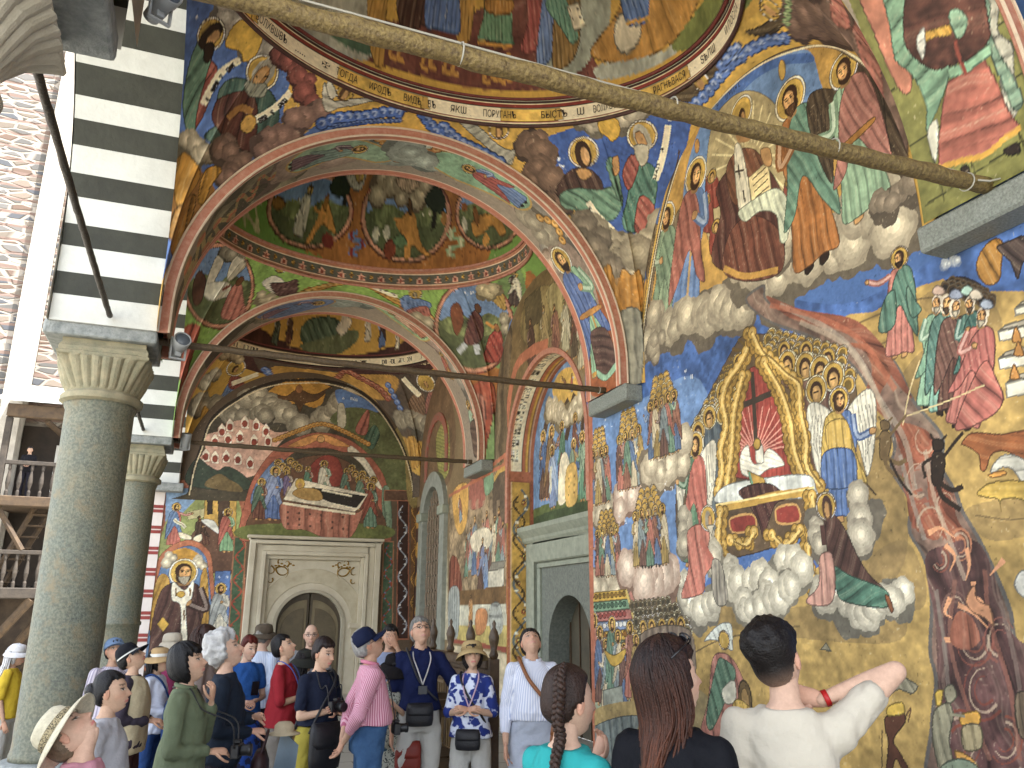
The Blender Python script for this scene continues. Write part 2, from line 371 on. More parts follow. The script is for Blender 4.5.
    def vine(s, a, b, w, col, bgc=None, n=6, k=1, hi=None, fl=None):
        """scrolling plant ornament from a to b, amplitude w"""
        a, b = np.asarray(a, float), np.asarray(b, float); d = b-a; d2 = np.array([d[0]/k, d[1]]); L = np.hypot(*d2); y = d2/L; x = np.array([y[1], -y[0]])
        g = lambda t, q: (a/np.array([k, 1])+y*L*t+x*q)*np.array([k, 1])
        t = np.linspace(0, 1, n*8+1)
        s.line([g(q, w*.5*math.sin(q*n*math.pi)) for q in t], w*.13, col, sm=False, kx=1)
        for i in range(n):
            sg = 1 if i % 2 == 0 else -1; c0 = (i+.5)/n; r = min(w*.42, L/n*.42)
            sp = [g(c0+(-r*(1-.17*j)*math.cos(j*.9))/L, sg*(w*.12+r*(1-.17*j)*math.sin(j*.9))*1.0) for j in range(5)]
            s.line(sp, w*.11, col, taper=True)
            for j in (0.25, .75): e = g((i+j)/n, sg*w*.42*math.sin(j*3.14)); s.ell(e, w*.09*k, w*.13, hi or col, ol=0, n=10)
            if fl: e = g(c0, sg*w*.16); s.ell(e, w*.15*k, w*.15, fl, ol=1, n=12); s.ell(e, w*.06*k, w*.06, 'e0c060', ol=0, n=8)
    def flame(s, pts, h, k=1, c='c8862a'):
        for p in pts:
            p = np.asarray(p, float); 
            for f, cc in ((1, hx(c)*.7), (.8, hx(c)), (.55, hx('e3b457'))):
                s.poly([(p[0]-h*.22*f*k, p[1]), (p[0]-h*.26*f*k, p[1]+h*.45*f), (p[0]-h*.05*k, p[1]+h*f), (p[0]+h*.2*f*k, p[1]+h*.55*f), (p[0]+h*.16*f*k, p[1])], cc, ol=1)
    def glyphs(s, a, b, h, col='2a2420', n=8, k=1, seed=0):
        """a line of small painted writing"""
        g = np.random.default_rng(seed); a, b = np.asarray(a, float), np.asarray(b, float)
        d = (b-a)/n; d2 = np.array([d[0]/k, d[1]]); y = np.array([-d2[1]*k, d2[0]])/np.hypot(*d2)
        for i in range(n):
            if g.random() < .1: continue
            o = a+d*(i+.15); w = d*.6; t = g.integers(5)
            st = [[(0, 0), (0, 1)], [(0, 0), (0, 1), (1, 1), (1, 0)], [(0, 0), (.5, 1), (1, 0)], [(0, 1), (0, .0), (1, 0), (1, 1)], [(1, 1), (0, .8), (0, .2), (1, 0)]][t]
            s.line([o+w*p[0]+y*h*p[1] for p in st], h*.16, col, sm=False)
            if t in (0, 2): s.line([o+y*h*.5, o+w+y*h*.45], h*.13, col, sm=False)
    def weather(s, amt=.1):
        f = 1+amt*((s.n3-.5)*1.2+(s.n1-.5)*.7+(s.n0-.5)*.9); s.A *= f[..., None].astype(np.float32)
        g = (s.n0 > .93) & (s.n2 > .62); s.A[g] = s.A[g]*.6+.4*hx('c9bfa6').astype(np.float32)
        g = (s.n0 < .05) & (s.n3 < .5); s.A[g] *= .75
        B = sum(np.roll(s.A, d, a) for a in (0, 1) for d in (-2, -1, 1, 2))/8; s.A += .55*(s.A-B)
        lum = s.A.mean(-1, keepdims=True); s.A += (lum-s.A)*.24; s.A *= np.array([1.06, 1.03, .95], np.float32); np.clip(s.A, 0, 1, out=s.A)
    def sample(s, U, V):
        """linear colours at surface points, box filtered"""
        x = np.clip((U-s.u0)/s.res, 0, s.w-1.001); y = np.clip((V-s.v0)/s.res, 0, s.h-1.001)
        i, j = x.astype(int), y.astype(int); fx, fy = (x-i)[..., None], (y-j)[..., None]
        i2, j2 = np.minimum(i+1, s.w-1), np.minimum(j+1, s.h-1); A = s.A
        return s2l((A[j, i]*(1-fx)+A[j, i2]*fx)*(1-fy)+(A[j2, i]*(1-fx)+A[j2, i2]*fx)*fy)
def paint(C, items, unit=100):
    """items: [method, args..., {kwargs}] in wall coordinates"""
    for it in items:
        kw = it[-1] if isinstance(it[-1], dict) else {}; ar = it[1:-1] if isinstance(it[-1], dict) else it[1:]
        getattr(C, it[0])(*[np.array(a.split(), float).reshape(-1, 2)/unit if isinstance(a, str) and ' ' in a else a for a in ar], **kw)
PAINT = {
 'wa': [
["poly","1883 1175 1537 959 1107 885 877 799 583 819 612 663 924 767 1134 668 1903 674","3a5fae",{"ol":0,"mot":0.2}],
["poly","1867 801 1549 806 1309 789 1269 543 1388 362 1887 343","5a80c2",{"ol":0,"mot":0.12}],
["poly","1856 387 1640 391 1581 404 1490 398 1387 377 1173 360 997 417 938 532 944 658 964 763 930 785 900 785 855 772 813 776 771 780 730 775 669 734 604 709 709 140 1879 -87","ab8d4e",{"sm":False,"ol":0,"mot":0.16}],
["poly","905 587 869 595 841 490 854 410 905 371 936 414","7d6844",{"ol":0,"a":0.55}],
["poly","1388 362 1175 344 1007 351 912 323 871 357 880 304 1036 299 1294 317","7d6844",{"ol":0,"a":0.55}],
["poly","750 464 699 473 650 461 655 433 721 426","7d6844",{"ol":0,"a":0.55}],
["poly","822 658 774 688 748 649 774 589 802 623","7d6844",{"ol":0,"a":0.55}],
["poly","917 413 850 436 825 382 840 344 907 357","7d6844",{"ol":0,"a":0.55}],
["poly","771 760 721 763 673 734 662 679 744 721","7d6844",{"ol":0,"a":0.55}],
["line","946 764 862 765 779 763 709 742",0.013,"6e5a3a"],
["line","850 719 786 721 765 692",0.012,"6e5a3a"],
["line","736 458 690 448 652 449",0.0099,"6e5a3a"],
["line","1399 260 1297 291 1180 308 1078 319",0.0148,"6e5a3a"],
["line","926 545 903 498 920 442",0.0119,"6e5a3a"],
["poly","1585 950 1474 1117 1325 1335 1247 1369 1139 1379 1037 1365 965 1330 902 1296 833 1227 777 1128 750 1048 736 935 729 851 755 852 821 899 1105 895 1334 893","b98e43",{"ol":0}],
["poly","1323 1235 1264 1323 1191 1354 1092 1364 1003 1331 924 1285 905 1211 899 1148 954 1105 1030 1048 1275 1105 1338 1087","5f86c6",{"ol":0}],
["poly","1192 1345 1093 1356 1004 1327 924 1279 918 1256 996 1304 1081 1325 1167 1313","3f66b8",{"ol":0}],
["ell",[4.958,6.462],0.05,0.11,"c9a24a",{"ol":1}],
["ell",[6.332,6.489],0.05,0.09,"b5823e",{"ol":1}],
["glyphs",[5.954,6.759],[5.483,6.767],0.0673,"2a3550",9],
["poly","1241 1226 1209 1314 1151 1335 1083 1312 1016 1235 987 1124 1007 1017 1070 949 1202 984 1255 1095","a99a70",{"ol":1}],
["line",[[5.335,5.75],[5.025,5.453]],0.0198,"d8cc9c",{"sm":False}],
["line",[[5.345,5.711],[5.061,5.301]],0.0198,"d8cc9c",{"sm":False}],
["line",[[5.364,5.679],[5.121,5.172]],0.0198,"d8cc9c",{"sm":False}],
["line",[[5.392,5.656],[5.205,5.073]],0.0198,"d8cc9c",{"sm":False}],
["line",[[5.425,5.644],[5.308,5.008]],0.0199,"d8cc9c",{"sm":False}],
["line",[[5.463,5.644],[5.426,4.982]],0.02,"d8cc9c",{"sm":False}],
["line",[[5.504,5.656],[5.554,4.998]],0.0201,"d8cc9c",{"sm":False}],
["line",[[5.546,5.678],[5.685,5.057]],0.0202,"d8cc9c",{"sm":False}],
["line",[[5.585,5.711],[5.812,5.158]],0.0203,"d8cc9c",{"sm":False}],
["line",[[5.62,5.751],[5.926,5.297]],0.0204,"d8cc9c",{"sm":False}],
["line",[[5.648,5.798],[6.021,5.468]],0.0206,"d8cc9c",{"sm":False}],
["line",[[5.668,5.848],[6.089,5.661]],0.0207,"d8cc9c",{"sm":False}],
["line",[[5.678,5.899],[6.123,5.862]],0.0208,"d8cc9c",{"sm":False}],
["line",[[5.678,5.946],[6.121,6.059]],0.0208,"d8cc9c",{"sm":False}],
["line",[[5.668,5.988],[6.082,6.238]],0.0208,"d8cc9c",{"sm":False}],
["line",[[5.647,6.021],[6.008,6.384]],0.0208,"d8cc9c",{"sm":False}],
["line",[[5.619,6.043],[5.905,6.488]],0.0208,"d8cc9c",{"sm":False}],
["line",[[5.583,6.054],[5.782,6.544]],0.0207,"d8cc9c",{"sm":False}],
["line",[[5.543,6.052],[5.647,6.549]],0.0206,"d8cc9c",{"sm":False}],
["line",[[5.501,6.039],[5.509,6.505]],0.0205,"d8cc9c",{"sm":False}],
["line",[[5.46,6.014],[5.377,6.418]],0.0204,"d8cc9c",{"sm":False}],
["line",[[5.421,5.98],[5.259,6.294]],0.0202,"d8cc9c",{"sm":False}],
["line",[[5.388,5.938],[5.16,6.144]],0.0201,"d8cc9c",{"sm":False}],
["line",[[5.362,5.892],[5.086,5.975]],0.02,"d8cc9c",{"sm":False}],
["line",[[5.344,5.843],[5.038,5.798]],0.0199,"d8cc9c",{"sm":False}],
["line",[[5.335,5.795],[5.017,5.621]],0.0198,"d8cc9c",{"sm":False}],
["poly","1239 1211 1202 1186 1206 1125 1249 1151","8c3a30",{"fold":[0,1,0.06,0.8]}],
["heads",[[6.109,6.007]],0.0766],
["poly","1265 1166 1228 1143 1231 1082 1275 1107","8c3a30",{"fold":[0,1,0.06,0.8]}],
["heads",[[6.24,5.788]],0.0768],
["poly","1012 1077 986 1058 990 1007 1022 1026","8c3a30",{"fold":[0,1,0.06,0.8]}],
["heads",[[5.0,5.349]],0.0649],
["poly","1030 1026 1003 1009 1007 958 1039 976","8c3a30",{"fold":[0,1,0.06,0.8]}],
["heads",[[5.086,5.1]],0.0646],
["poly","1237 1095 1202 1074 1205 1015 1247 1038","8c3a30",{"fold":[0,1,0.06,0.8]}],
["heads",[[6.102,5.438]],0.0742],
["fig",[7.221,4.526],[6.969,6.136],"8aa98c","6f8c74",{"wing":"7d6a52","pose":0,"w":0.9}],
["fig",[6.795,4.56],[6.346,6.352],"5578b8","a05a50",{"w":1.2,"pose":3,"mir":1,"trim":"b0905a"}],
["cloud","1501 947 1400 937 1295 917 1193 918 1126 913",0.1771,"b3a994","6b6154",{"seed":3}],
["cloud","1144 940 1061 916 988 917 924 913 859 912 809 915 766 919",0.1948,"b6ac98","6e6456",{"seed":5}],
["cloud","1051 989 1014 963 960 956",0.1308,"b6ac98","6e6456",{"seed":6}],
["poly","1242 1018 1205 1104 1212 1164 1169 1186 1115 1177 1053 1125 1017 1041 1023 976 1050 936 1143 949","54302a",{"fold":[0.1,1,0.12,1]}],
["poly","1211 988 1177 1054 1114 1060 1049 1008 1029 950 1053 913 1144 936","6e3c2e",{"fold":[0.2,1,0.09,1]}],
["line","1205 989 1143 947 1052 922",0.0614,"b9893c"],
["poly","1175 1189 1133 1210 1081 1179 1059 1124 1056 1061 1156 1102","7a4a34",{"fold":[0.3,1,0.08,0.9]}],
["halo",[5.575,6.408],0.1583],
["poly","1133 1262 1097 1246 1096 1210 1131 1227","a87c4c",{"ol":0}],
["ell",[5.565,6.356],0.055,0.1,"3c2416",{"ol":0}],
["ell",[5.552,6.336],0.036,0.075,"b98a55",{"ol":1}],
["poly","1126 1268 1093 1252 1106 1227 1117 1236","3c2416",{}],
["poly","1145 1217 1121 1207 1108 1088 1128 1073 1147 1097","d9d4c2",{"fold":[0.1,1,0.05,0.5]}],
["line",[[5.684,5.895],[5.671,5.745]],0.0208,"3a2c20"],
["line",[[5.738,5.848],[5.602,5.794]],0.0208,"3a2c20",{"sm":False}],
["line",[[5.641,5.599],[5.626,5.464]],0.0203,"3a2c20"],
["poly","1111 1136 1051 1141 1048 1077 1106 1075","d9c692",{"sm":False}],
["line",[[5.499,5.63],[5.29,5.651]],0.015,"6a5030",{"sm":False}],
["line",[[5.492,5.563],[5.284,5.586]],0.0149,"6a5030",{"sm":False}],
["line",[[5.486,5.496],[5.278,5.521]],0.0149,"6a5030",{"sm":False}],
["line",[[5.479,5.43],[5.274,5.446]],0.0148,"6a5030",{"sm":False}],
["poly","1148 1083 1105 1086 1037 1076 1006 1026 1019 969 1040 971 1044 1025 1085 1052 1130 1053","c3cdb9",{"fold":[0.3,1,0.06,0.8]}],
["poly","1070 1173 1043 1161 1042 1125 1063 1137","b98a55",{}],
["fig",[4.775,4.462],[4.911,6.302],"a8652f","5d8a7a",{"w":1.15,"pose":3,"beard":"5a3a20","mir":0,"foldp":0.07}],
["fig",[4.203,4.636],[4.267,6.116],"86ad92","a86a62",{"w":1.3,"wing":"4a3b2c","pose":2,"c3":"a8702e","foldp":0.07}],
["poly","778 1123 753 1051 748 984 767 942 782 987 786 1058","4a3a2b",{"fold":[0.3,1,0.06,1]}],
["cloud","820 932 778 935 749 944",0.0943,"8d7f70","5d5348",{"seed":9}],
["cloud",[[7.437,4.511],[7.257,4.596]],0.1159,"a09684","6b6154",{"seed":11}],
["line","1539 930 1476 1092 1407 1224 1327 1319 1261 1353 1193 1364 1115 1366 1036 1351 966 1323 903 1288 862 1255 834 1220 802 1173 779 1121 755 1047 745 987 740 934 732 852",0.1077,"57483c"],
["line","1540 918 1477 1080 1408 1212 1328 1307 1262 1341 1194 1353 1116 1355 1038 1341 967 1313 904 1279 864 1246 835 1212 804 1164 780 1113 756 1040 747 980 741 927 733 845",0.0191,"d8ccae"],
["line","1538 945 1475 1107 1406 1238 1326 1333 1259 1367 1192 1377 1113 1379 1035 1363 964 1334 902 1299 861 1266 832 1231 801 1183 777 1131 753 1056 744 996 739 943 730 860",0.036,"c9a24a"],
["poly","1092 911 1085 877 1008 827 901 774 860 736 822 680 802 623 765 567 771 525 756 490 750 464 732 427 715 378 706 342 705 310 682 289 709 140 863 110 848 200 832 256 835 292 822 356 824 408 843 447 836 487 860 535 849 569 859 610 882 658 903 695 939 735 995 778 1090 837 1149 901","7d6259",{"fold":[0.7,1,0.3,0.8],"olc":"54585c","ol":3,"mot":0.25}],
["poly","1089 887 1007 832 901 779 857 735 826 680 806 627 827 652 866 716 914 758 1033 825","8a4c3c",{"fold":[1,0.5,0.14,0.9],"ol":0}],
["poly","938 746 885 722 870 686 887 652 853 606 861 645 838 674 872 726","92543f",{"fold":[1,0.7,0.12,0.9],"ol":0}],
["poly","841 596 792 579 781 549 818 528 816 487 781 457 801 432 837 462 834 531","96513c",{"fold":[0.4,1,0.16,1],"ol":0}],
["poly","797 525 767 494 762 455 743 422 765 420 798 452","8c4a38",{"fold":[0.5,1,0.14,1],"ol":0}],
["poly","821 408 786 425 738 425 720 373 713 321 684 278 709 140 817 119 827 233 818 331","55383a",{"fold":[0.2,1,0.22,1],"ol":0,"mot":0.3}],
["line","775 562 779 551 787 543 797 541 807 545 813 554 816 566 812 578 805 587",0.0213,"a85c48",{"taper":True,"a":0.8}],
["line","780 563 783 555 789 549 797 548 804 550 809 557 810 566 808 575 802 581",0.0214,"b09a88",{"taper":True,"a":0.8}],
["line","785 564 787 558 791 555 796 554 800 556 804 560 805 566 803 571 800 576",0.0215,"a85c48",{"taper":True,"a":0.8}],
["line","805 488 818 485 830 489 838 499 841 513 837 528 828 539 815 544 803 541",0.0213,"9c5342",{"taper":True,"a":0.8}],
["line","808 494 817 492 826 495 832 503 834 514 831 524 824 532 815 536 806 534",0.0214,"b09a88",{"taper":True,"a":0.8}],
["line","810 501 816 500 822 502 826 507 827 514 825 521 821 526 815 528 809 527",0.0215,"9c5342",{"taper":True,"a":0.8}],
["line","788 458 794 465 795 475 793 485 786 493 778 496 770 495 763 489 761 479",0.0208,"a46450",{"taper":True,"a":0.8}],
["line","785 463 790 468 791 475 789 482 784 488 778 491 772 490 767 485 765 478",0.0208,"b09a88",{"taper":True,"a":0.8}],
["line","783 467 785 471 786 475 785 480 782 484 778 486 774 485 771 482 770 478",0.0207,"a46450",{"taper":True,"a":0.8}],
["line","833 451 829 466 819 478 806 484 793 481 783 472 779 459 781 444 789 431",0.0215,"985040",{"taper":True,"a":0.8}],
["line","826 451 823 462 815 471 806 475 796 474 789 467 786 457 787 446 793 436",0.0214,"b09a88",{"taper":True,"a":0.8}],
["line","819 452 817 459 812 465 806 467 799 466 795 462 793 455 794 448 798 442",0.0212,"985040",{"taper":True,"a":0.8}],
["line","772 439 764 443 756 442 750 436 748 428 749 418 754 410 762 405 770 404",0.0203,"c07a5a",{"taper":True,"a":0.8}],
["line","770 435 764 438 758 437 754 433 752 427 753 419 757 413 762 409 768 409",0.0203,"b09a88",{"taper":True,"a":0.8}],
["line","768 431 764 433 760 432 757 430 756 425 757 421 759 417 763 414 767 414",0.0202,"c07a5a",{"taper":True,"a":0.8}],
["line","791 421 786 417 784 410 785 403 789 396 795 392 802 392 807 395 810 401",0.0205,"8b4a3c",{"taper":True,"a":0.8}],
["line","793 417 789 414 788 409 788 404 791 399 796 396 801 395 805 398 807 402",0.0205,"b09a88",{"taper":True,"a":0.8}],
["line","794 413 792 411 791 408 792 405 793 401 796 400 799 399 802 401 804 404",0.0205,"8b4a3c",{"taper":True,"a":0.8}],
["line","737 317 739 303 747 289 759 280 772 278 783 283 789 295 788 310 782 325",0.0188,"8a4a3e",{"taper":True,"a":0.8}],
["line","743 315 745 304 751 294 760 287 769 286 777 290 782 298 782 309 777 320",0.0189,"b09a88",{"taper":True,"a":0.8}],
["line","750 313 751 305 755 299 761 295 767 294 772 296 775 302 775 309 772 316",0.019,"8a4a3e",{"taper":True,"a":0.8}],
["line","741 230 755 220 769 216 781 221 788 234 788 251 780 268 767 280 753 285",0.0182,"7a3a30",{"taper":True,"a":0.8}],
["line","746 236 756 228 766 225 776 229 781 238 780 251 775 263 765 273 754 276",0.0184,"b09a88",{"taper":True,"a":0.8}],
["line","750 241 757 236 764 234 770 237 773 243 773 251 769 259 763 265 756 267",0.0185,"7a3a30",{"taper":True,"a":0.8}],
["line","736 284 744 289 749 298 749 311 743 323 734 331 724 335 715 332 709 323",0.0185,"8c5048",{"taper":True,"a":0.8}],
["line","734 291 740 294 744 301 743 310 739 319 733 326 725 328 718 326 714 320",0.0186,"b09a88",{"taper":True,"a":0.8}],
["line","732 297 736 299 738 304 738 310 735 316 731 320 726 321 722 320 719 316",0.0186,"8c5048",{"taper":True,"a":0.8}],
["line","804 335 804 345 799 356 791 363 781 366 773 363 768 355 767 345 770 335",0.0201,"7a5a54",{"taper":True,"a":0.8}],
["line","799 337 799 345 795 353 789 358 782 360 776 358 772 352 771 345 774 337",0.02,"b09a88",{"taper":True,"a":0.8}],
["line","794 339 794 345 792 350 788 353 783 354 779 353 777 349 776 344 778 339",0.02,"7a5a54",{"taper":True,"a":0.8}],
["line","828 205 814 218 798 224 785 221 776 211 774 195 780 178 791 164 806 155",0.0195,"843e30",{"taper":True,"a":0.8}],
["line","822 201 812 211 800 215 790 213 783 205 782 194 786 181 795 170 806 164",0.0194,"b09a88",{"taper":True,"a":0.8}],
["line","816 196 809 203 802 206 795 205 791 200 790 192 793 184 798 177 806 173",0.0192,"843e30",{"taper":True,"a":0.8}],
["line","737 224 727 222 721 214 720 202 724 189 733 178 744 172 754 171 762 178",0.0181,"8a4434",{"taper":True,"a":0.8}],
["line","738 217 731 216 726 210 726 201 729 191 735 183 743 178 751 178 757 183",0.0181,"b09a88",{"taper":True,"a":0.8}],
["line","740 210 735 209 732 205 731 200 733 193 738 188 743 185 748 185 752 188",0.0181,"8a4434",{"taper":True,"a":0.8}],
["line","1055 857 945 774 891 708 862 638 828 572 822 501",0.045,"9c948c",{"a":0.65}],
["line","1010 810 917 740 874 664 850 598",0.0431,"a89a8c",{"a":0.65}],
["line","839 553 829 489 817 434",0.035,"8c8884",{"a":0.65}],
["line","1081 866 964 801 883 734 833 646",0.0459,"b06048",{"a":0.65}],
["line","797 552 792 484 778 431 764 380",0.0338,"b0a090",{"a":0.65}],
["line","810 369 809 295 816 211 833 153",0.032,"7c7470",{"a":0.65}],
["line","720 355 713 288 714 222",0.0294,"7a6a66",{"a":0.65}],
["line","779 381 799 307 789 237 766 172",0.0313,"8c5c50",{"a":0.65}],
["line","734 391 738 332 725 254 727 178",0.0302,"8c564a",{"a":0.65}],
["line","810 442 790 447 770 433",0.0394,"d0906a",{"taper":True}],
["line","786 425 774 410 785 391",0.0384,"d0906a",{"taper":True}],
["line","755 419 755 398 763 380",0.0373,"d0906a",{"taper":True}],
["line",[[3.766,1.887],[3.766,1.808]],0.0366,"d0906a",{"taper":True}],
["line","780 350 761 341 742 323",0.0371,"d0906a",{"taper":True}],
["line","790 359 801 341 791 334",0.0376,"d0906a",{"taper":True}],
["line","807 307 784 308 761 318",0.0374,"d0906a",{"taper":True}],
["line","764 356 747 356 739 341",0.0367,"d0906a",{"taper":True}],
["line",[[3.532,2.008],[3.641,1.924]],0.0355,"d0906a",{"taper":True}],
["poly","768 356 752 374 750 356 735 348 733 325 745 334 761 341","c98a66",{}],
["poly","783 341 762 334 756 308 779 296 799 307","9c5a48",{"ol":0,"fold":[0,1,0.1,0.8]}],
["fig",[4.086,3.452],[3.965,4.253],"bb706a","4f7c72",{"pose":4,"w":1.25,"beard":"3a2416","foldp":0.08}],
["poly","850 742 832 783 810 790 815 746 832 733","4f7c72",{"fold":[0,1,0.06,1]}],
["poly","787 789 777 762 770 745 788 739 794 769","4f7c72",{"fold":[0,1,0.06,1]}],
["poly","734 768 719 772 697 765 672 741 661 716 676 719 708 748","352c26",{}],
["scallops","729 762 669 718 673 734 717 768",6,2,1,"3d342c"],
["fig",[3.882,3.03],[3.702,3.808],"82b29c","6fa08c",{"halo":0,"beard":"b8b0a0","pose":3,"w":1.25,"mir":0,"foldp":0.07,"hair":"c9bdb0","feet":1}],
["fig",[3.789,2.967],[3.641,3.785],"6fa49c","4f7c78",{"halo":0,"beard":"4a3828","pose":3,"w":1.25,"mir":1,"foldp":0.07,"hair":"c9bdb0","feet":1}],
["fig",[3.728,2.96],[3.579,3.733],"5d3c36","6d4a44",{"halo":0,"beard":"c4bcac","pose":3,"w":1.25,"mir":1,"foldp":0.07,"hair":"c9bdb0","feet":1}],
["fig",[3.576,3.011],[3.47,3.705],"50807c","3f6f6c",{"halo":0,"beard":"5a4632","pose":3,"w":1.25,"mir":0,"foldp":0.07,"hair":"c9bdb0","feet":1}],
["fig",[3.679,2.849],[3.378,3.601],"bb6b66","a85a58",{"halo":0,"beard":"b9b2a2","pose":3,"w":1.25,"mir":0,"foldp":0.07,"hair":"c9bdb0","feet":1}],
["poly","750 762 747 769 739 770 731 762 730 754 741 755","c4a79c",{}],
["poly","725 747 722 753 714 755 706 747 706 739 717 740","8d9cc0",{}],
["poly","707 746 704 752 696 753 689 746 689 738 699 739","9cc4c0",{}],
["poly","696 736 694 742 686 744 678 736 678 728 689 729","cfc4b8",{}],
["poly","683 718 681 724 673 725 666 718 666 710 676 711","9caccc",{}],
["poly","719 616 688 648 676 618 672 592 695 574 746 569","b8645e",{"fold":[0.6,1,0.1,1]}],
["poly","639 700 606 698 608 686 640 690","c9c8be",{"sm":False}],
["poly","639 700 628 705 604 708 606 698","8f8a80",{"sm":False}],
["poly","665 679 611 671 614 656 666 665","c9c8be",{"sm":False}],
["poly","665 679 653 684 609 681 611 671","8f8a80",{"sm":False}],
["poly","671 645 617 639 620 623 672 630","c9c8be",{"sm":False}],
["poly","671 645 659 651 615 649 617 639","8f8a80",{"sm":False}],
["poly","667 612 622 610 626 590 669 593","c9c8be",{"sm":False}],
["poly","667 612 655 618 621 619 622 610","8f8a80",{"sm":False}],
["poly","649 659 646 671 641 677 637 668 637 655","b47a3a",{}],
["poly","650 642 646 653 641 659 638 651 637 638","b47a3a",{}],
["poly","660 615 656 627 651 633 648 624 647 612","b47a3a",{}],
["line","785 676 808 639 828 593",0.0105,"c9b78a"],
["line","694 617 747 610 822 604",0.0095,"c9b78a"],
["poly","741 550 728 560 714 560 685 552 664 551 635 544 643 500 658 512 682 529 700 528 711 511 719 513 719 532 734 545","a0592f",{"fold":[1,0.3,0.06,0.6]}],
["poly","706 510 693 523 681 526 666 521 643 500 647 478 665 485 677 506 690 510 701 505","c4c6c4",{"fold":[1,0,0.05,0.6]}],
["poly","709 506 687 507 686 501 705 500","c98a3c",{}],
["poly","730 484 714 494 695 496 672 493 646 483 651 455 671 469 696 472 700 458 702 473 717 477","c2a044",{"fold":[1,0,0.05,0.5]}],
["poly","699 372 686 389 664 386 670 355 689 357","c4c8cc",{}],
["poly","785 547 769 544 768 527 775 508 775 502 792 503 792 524","2c2119",{}],
["poly","784 562 774 564 765 557 769 547 783 548","2c2119",{}],
["line",[[3.902,2.814],[3.927,2.86]],0.0168,"2c2119",{"sm":False}],
["line",[[3.84,2.802],[3.797,2.827]],0.0166,"2c2119",{"sm":False}],
["line","779 503 763 493 747 496",0.036,"2c2119"],
["line","785 504 779 486 756 467",0.0362,"2c2119"],
["line","770 537 753 551 735 564",0.023,"2c2119"],
["line","786 540 803 533 802 515",0.0234,"2c2119"],
["poly","868 592 853 589 851 573 858 556 858 550 875 552 875 571","6b5638",{}],
["poly","868 606 858 608 850 601 853 592 866 593","6b5638",{}],
["line",[[4.322,3.033],[4.347,3.076]],0.0153,"6b5638",{"sm":False}],
["line",[[4.261,3.02],[4.219,3.041]],0.0151,"6b5638",{"sm":False}],
["line","862 552 845 542 830 544",0.0328,"6b5638"],
["line","868 553 862 536 838 517",0.0329,"6b5638"],
["line","854 583 837 594 820 606",0.0208,"6b5638"],
["line","869 586 886 580 885 564",0.021,"6b5638"],
["line","858 549 845 518 828 495",0.0213,"2c2119"],
["line","891 554 907 527 891 503",0.0146,"3a2c1f"],
["poly","1415 612 1378 679 1315 728 1256 774 1189 825 1157 835 1088 814 1014 782 949 741 913 695 904 648 929 592 967 475 1381 438","5c4a38",{"ol":1}],
["scallops","1357 675 1244 702 1159 816 1178 832",4,11],
["scallops","1097 783 920 676 933 733 1093 816",9,3],
["poly","1363 615 1320 688 1267 697 1243 653 1250 540 1329 436 1377 477","4a5a6c",{"fold":[0,1,0.1,1]}],
["poly","1085 728 1022 725 958 686 932 624 973 506 1014 527 1026 594 1028 679","6a4a42",{"fold":[0,1,0.1,1]}],
["heads","1183 790 1056 774 1003 758 956 730",0.0859],
["heads","1236 745 1286 707 1327 685 1051 748 1009 732 976 716 949 698 989 686",0.1165],
["fig",[6.874,2.133],[6.669,3.434],"4f7a62","b8625a",{"wing":"cfcdc4","pose":2,"w":1.15}],
["fig",[4.774,2.37],[4.706,3.391],"4a6cb4","c0a04a",{"wing":"d0cfc8","pose":2,"mir":1,"w":1.5,"foldp":0.06}],
["poly","975 625 932 624 927 576 973 581","c2a04c",{"fold":[0,1,0.05,0.8]}],
["poly","986 583 927 576 926 527 965 521 997 534","4a6cb4",{"fold":[0,1,0.05,1]}],
["poly","1237 595 1202 711 1170 755 1138 769 1104 733 1073 681 1069 602 1055 557 1147 563","9c3a34",{"fold":[0,1,0.04,0.5]}],
["line",[[5.871,3.094],[6.332,3.211]],0.0144,"cf8a80",{"sm":False}],
["line",[[5.866,3.106],[6.303,3.284]],0.0144,"cf8a80",{"sm":False}],
["line",[[5.858,3.116],[6.254,3.35]],0.0144,"cf8a80",{"sm":False}],
["line",[[5.846,3.125],[6.189,3.405]],0.0144,"cf8a80",{"sm":False}],
["line",[[5.831,3.133],[6.109,3.448]],0.0144,"cf8a80",{"sm":False}],
["line",[[5.814,3.138],[6.018,3.477]],0.0144,"cf8a80",{"sm":False}],
["line",[[5.796,3.14],[5.92,3.491]],0.0143,"cf8a80",{"sm":False}],
["line",[[5.776,3.141],[5.819,3.491]],0.0143,"cf8a80",{"sm":False}],
["line",[[5.756,3.138],[5.718,3.477]],0.0143,"cf8a80",{"sm":False}],
["line",[[5.737,3.134],[5.62,3.451]],0.0142,"cf8a80",{"sm":False}],
["line",[[5.718,3.128],[5.529,3.412]],0.0142,"cf8a80",{"sm":False}],
["line",[[5.701,3.119],[5.447,3.364]],0.0142,"cf8a80",{"sm":False}],
["line",[[5.685,3.109],[5.377,3.307]],0.0141,"cf8a80",{"sm":False}],
["line",[[5.673,3.098],[5.319,3.244]],0.0141,"cf8a80",{"sm":False}],
["line",[[5.663,3.085],[5.276,3.177]],0.0141,"cf8a80",{"sm":False}],
["line",[[5.656,3.073],[5.247,3.108]],0.014,"cf8a80",{"sm":False}],
["line",[[5.652,3.06],[5.234,3.038]],0.014,"cf8a80",{"sm":False}],
["line","1145 760 1147 698 1151 624",0.0555,"3d332b"],
["line",[[6.03,3.523],[5.44,3.537]],0.0566,"3d332b",{"sm":False}],
["wave","1261 557 1240 595 1242 633 1218 677 1225 727 1202 760 1170 778 1143 801 1151 836",0.0839,"a07a30","d8b868"],
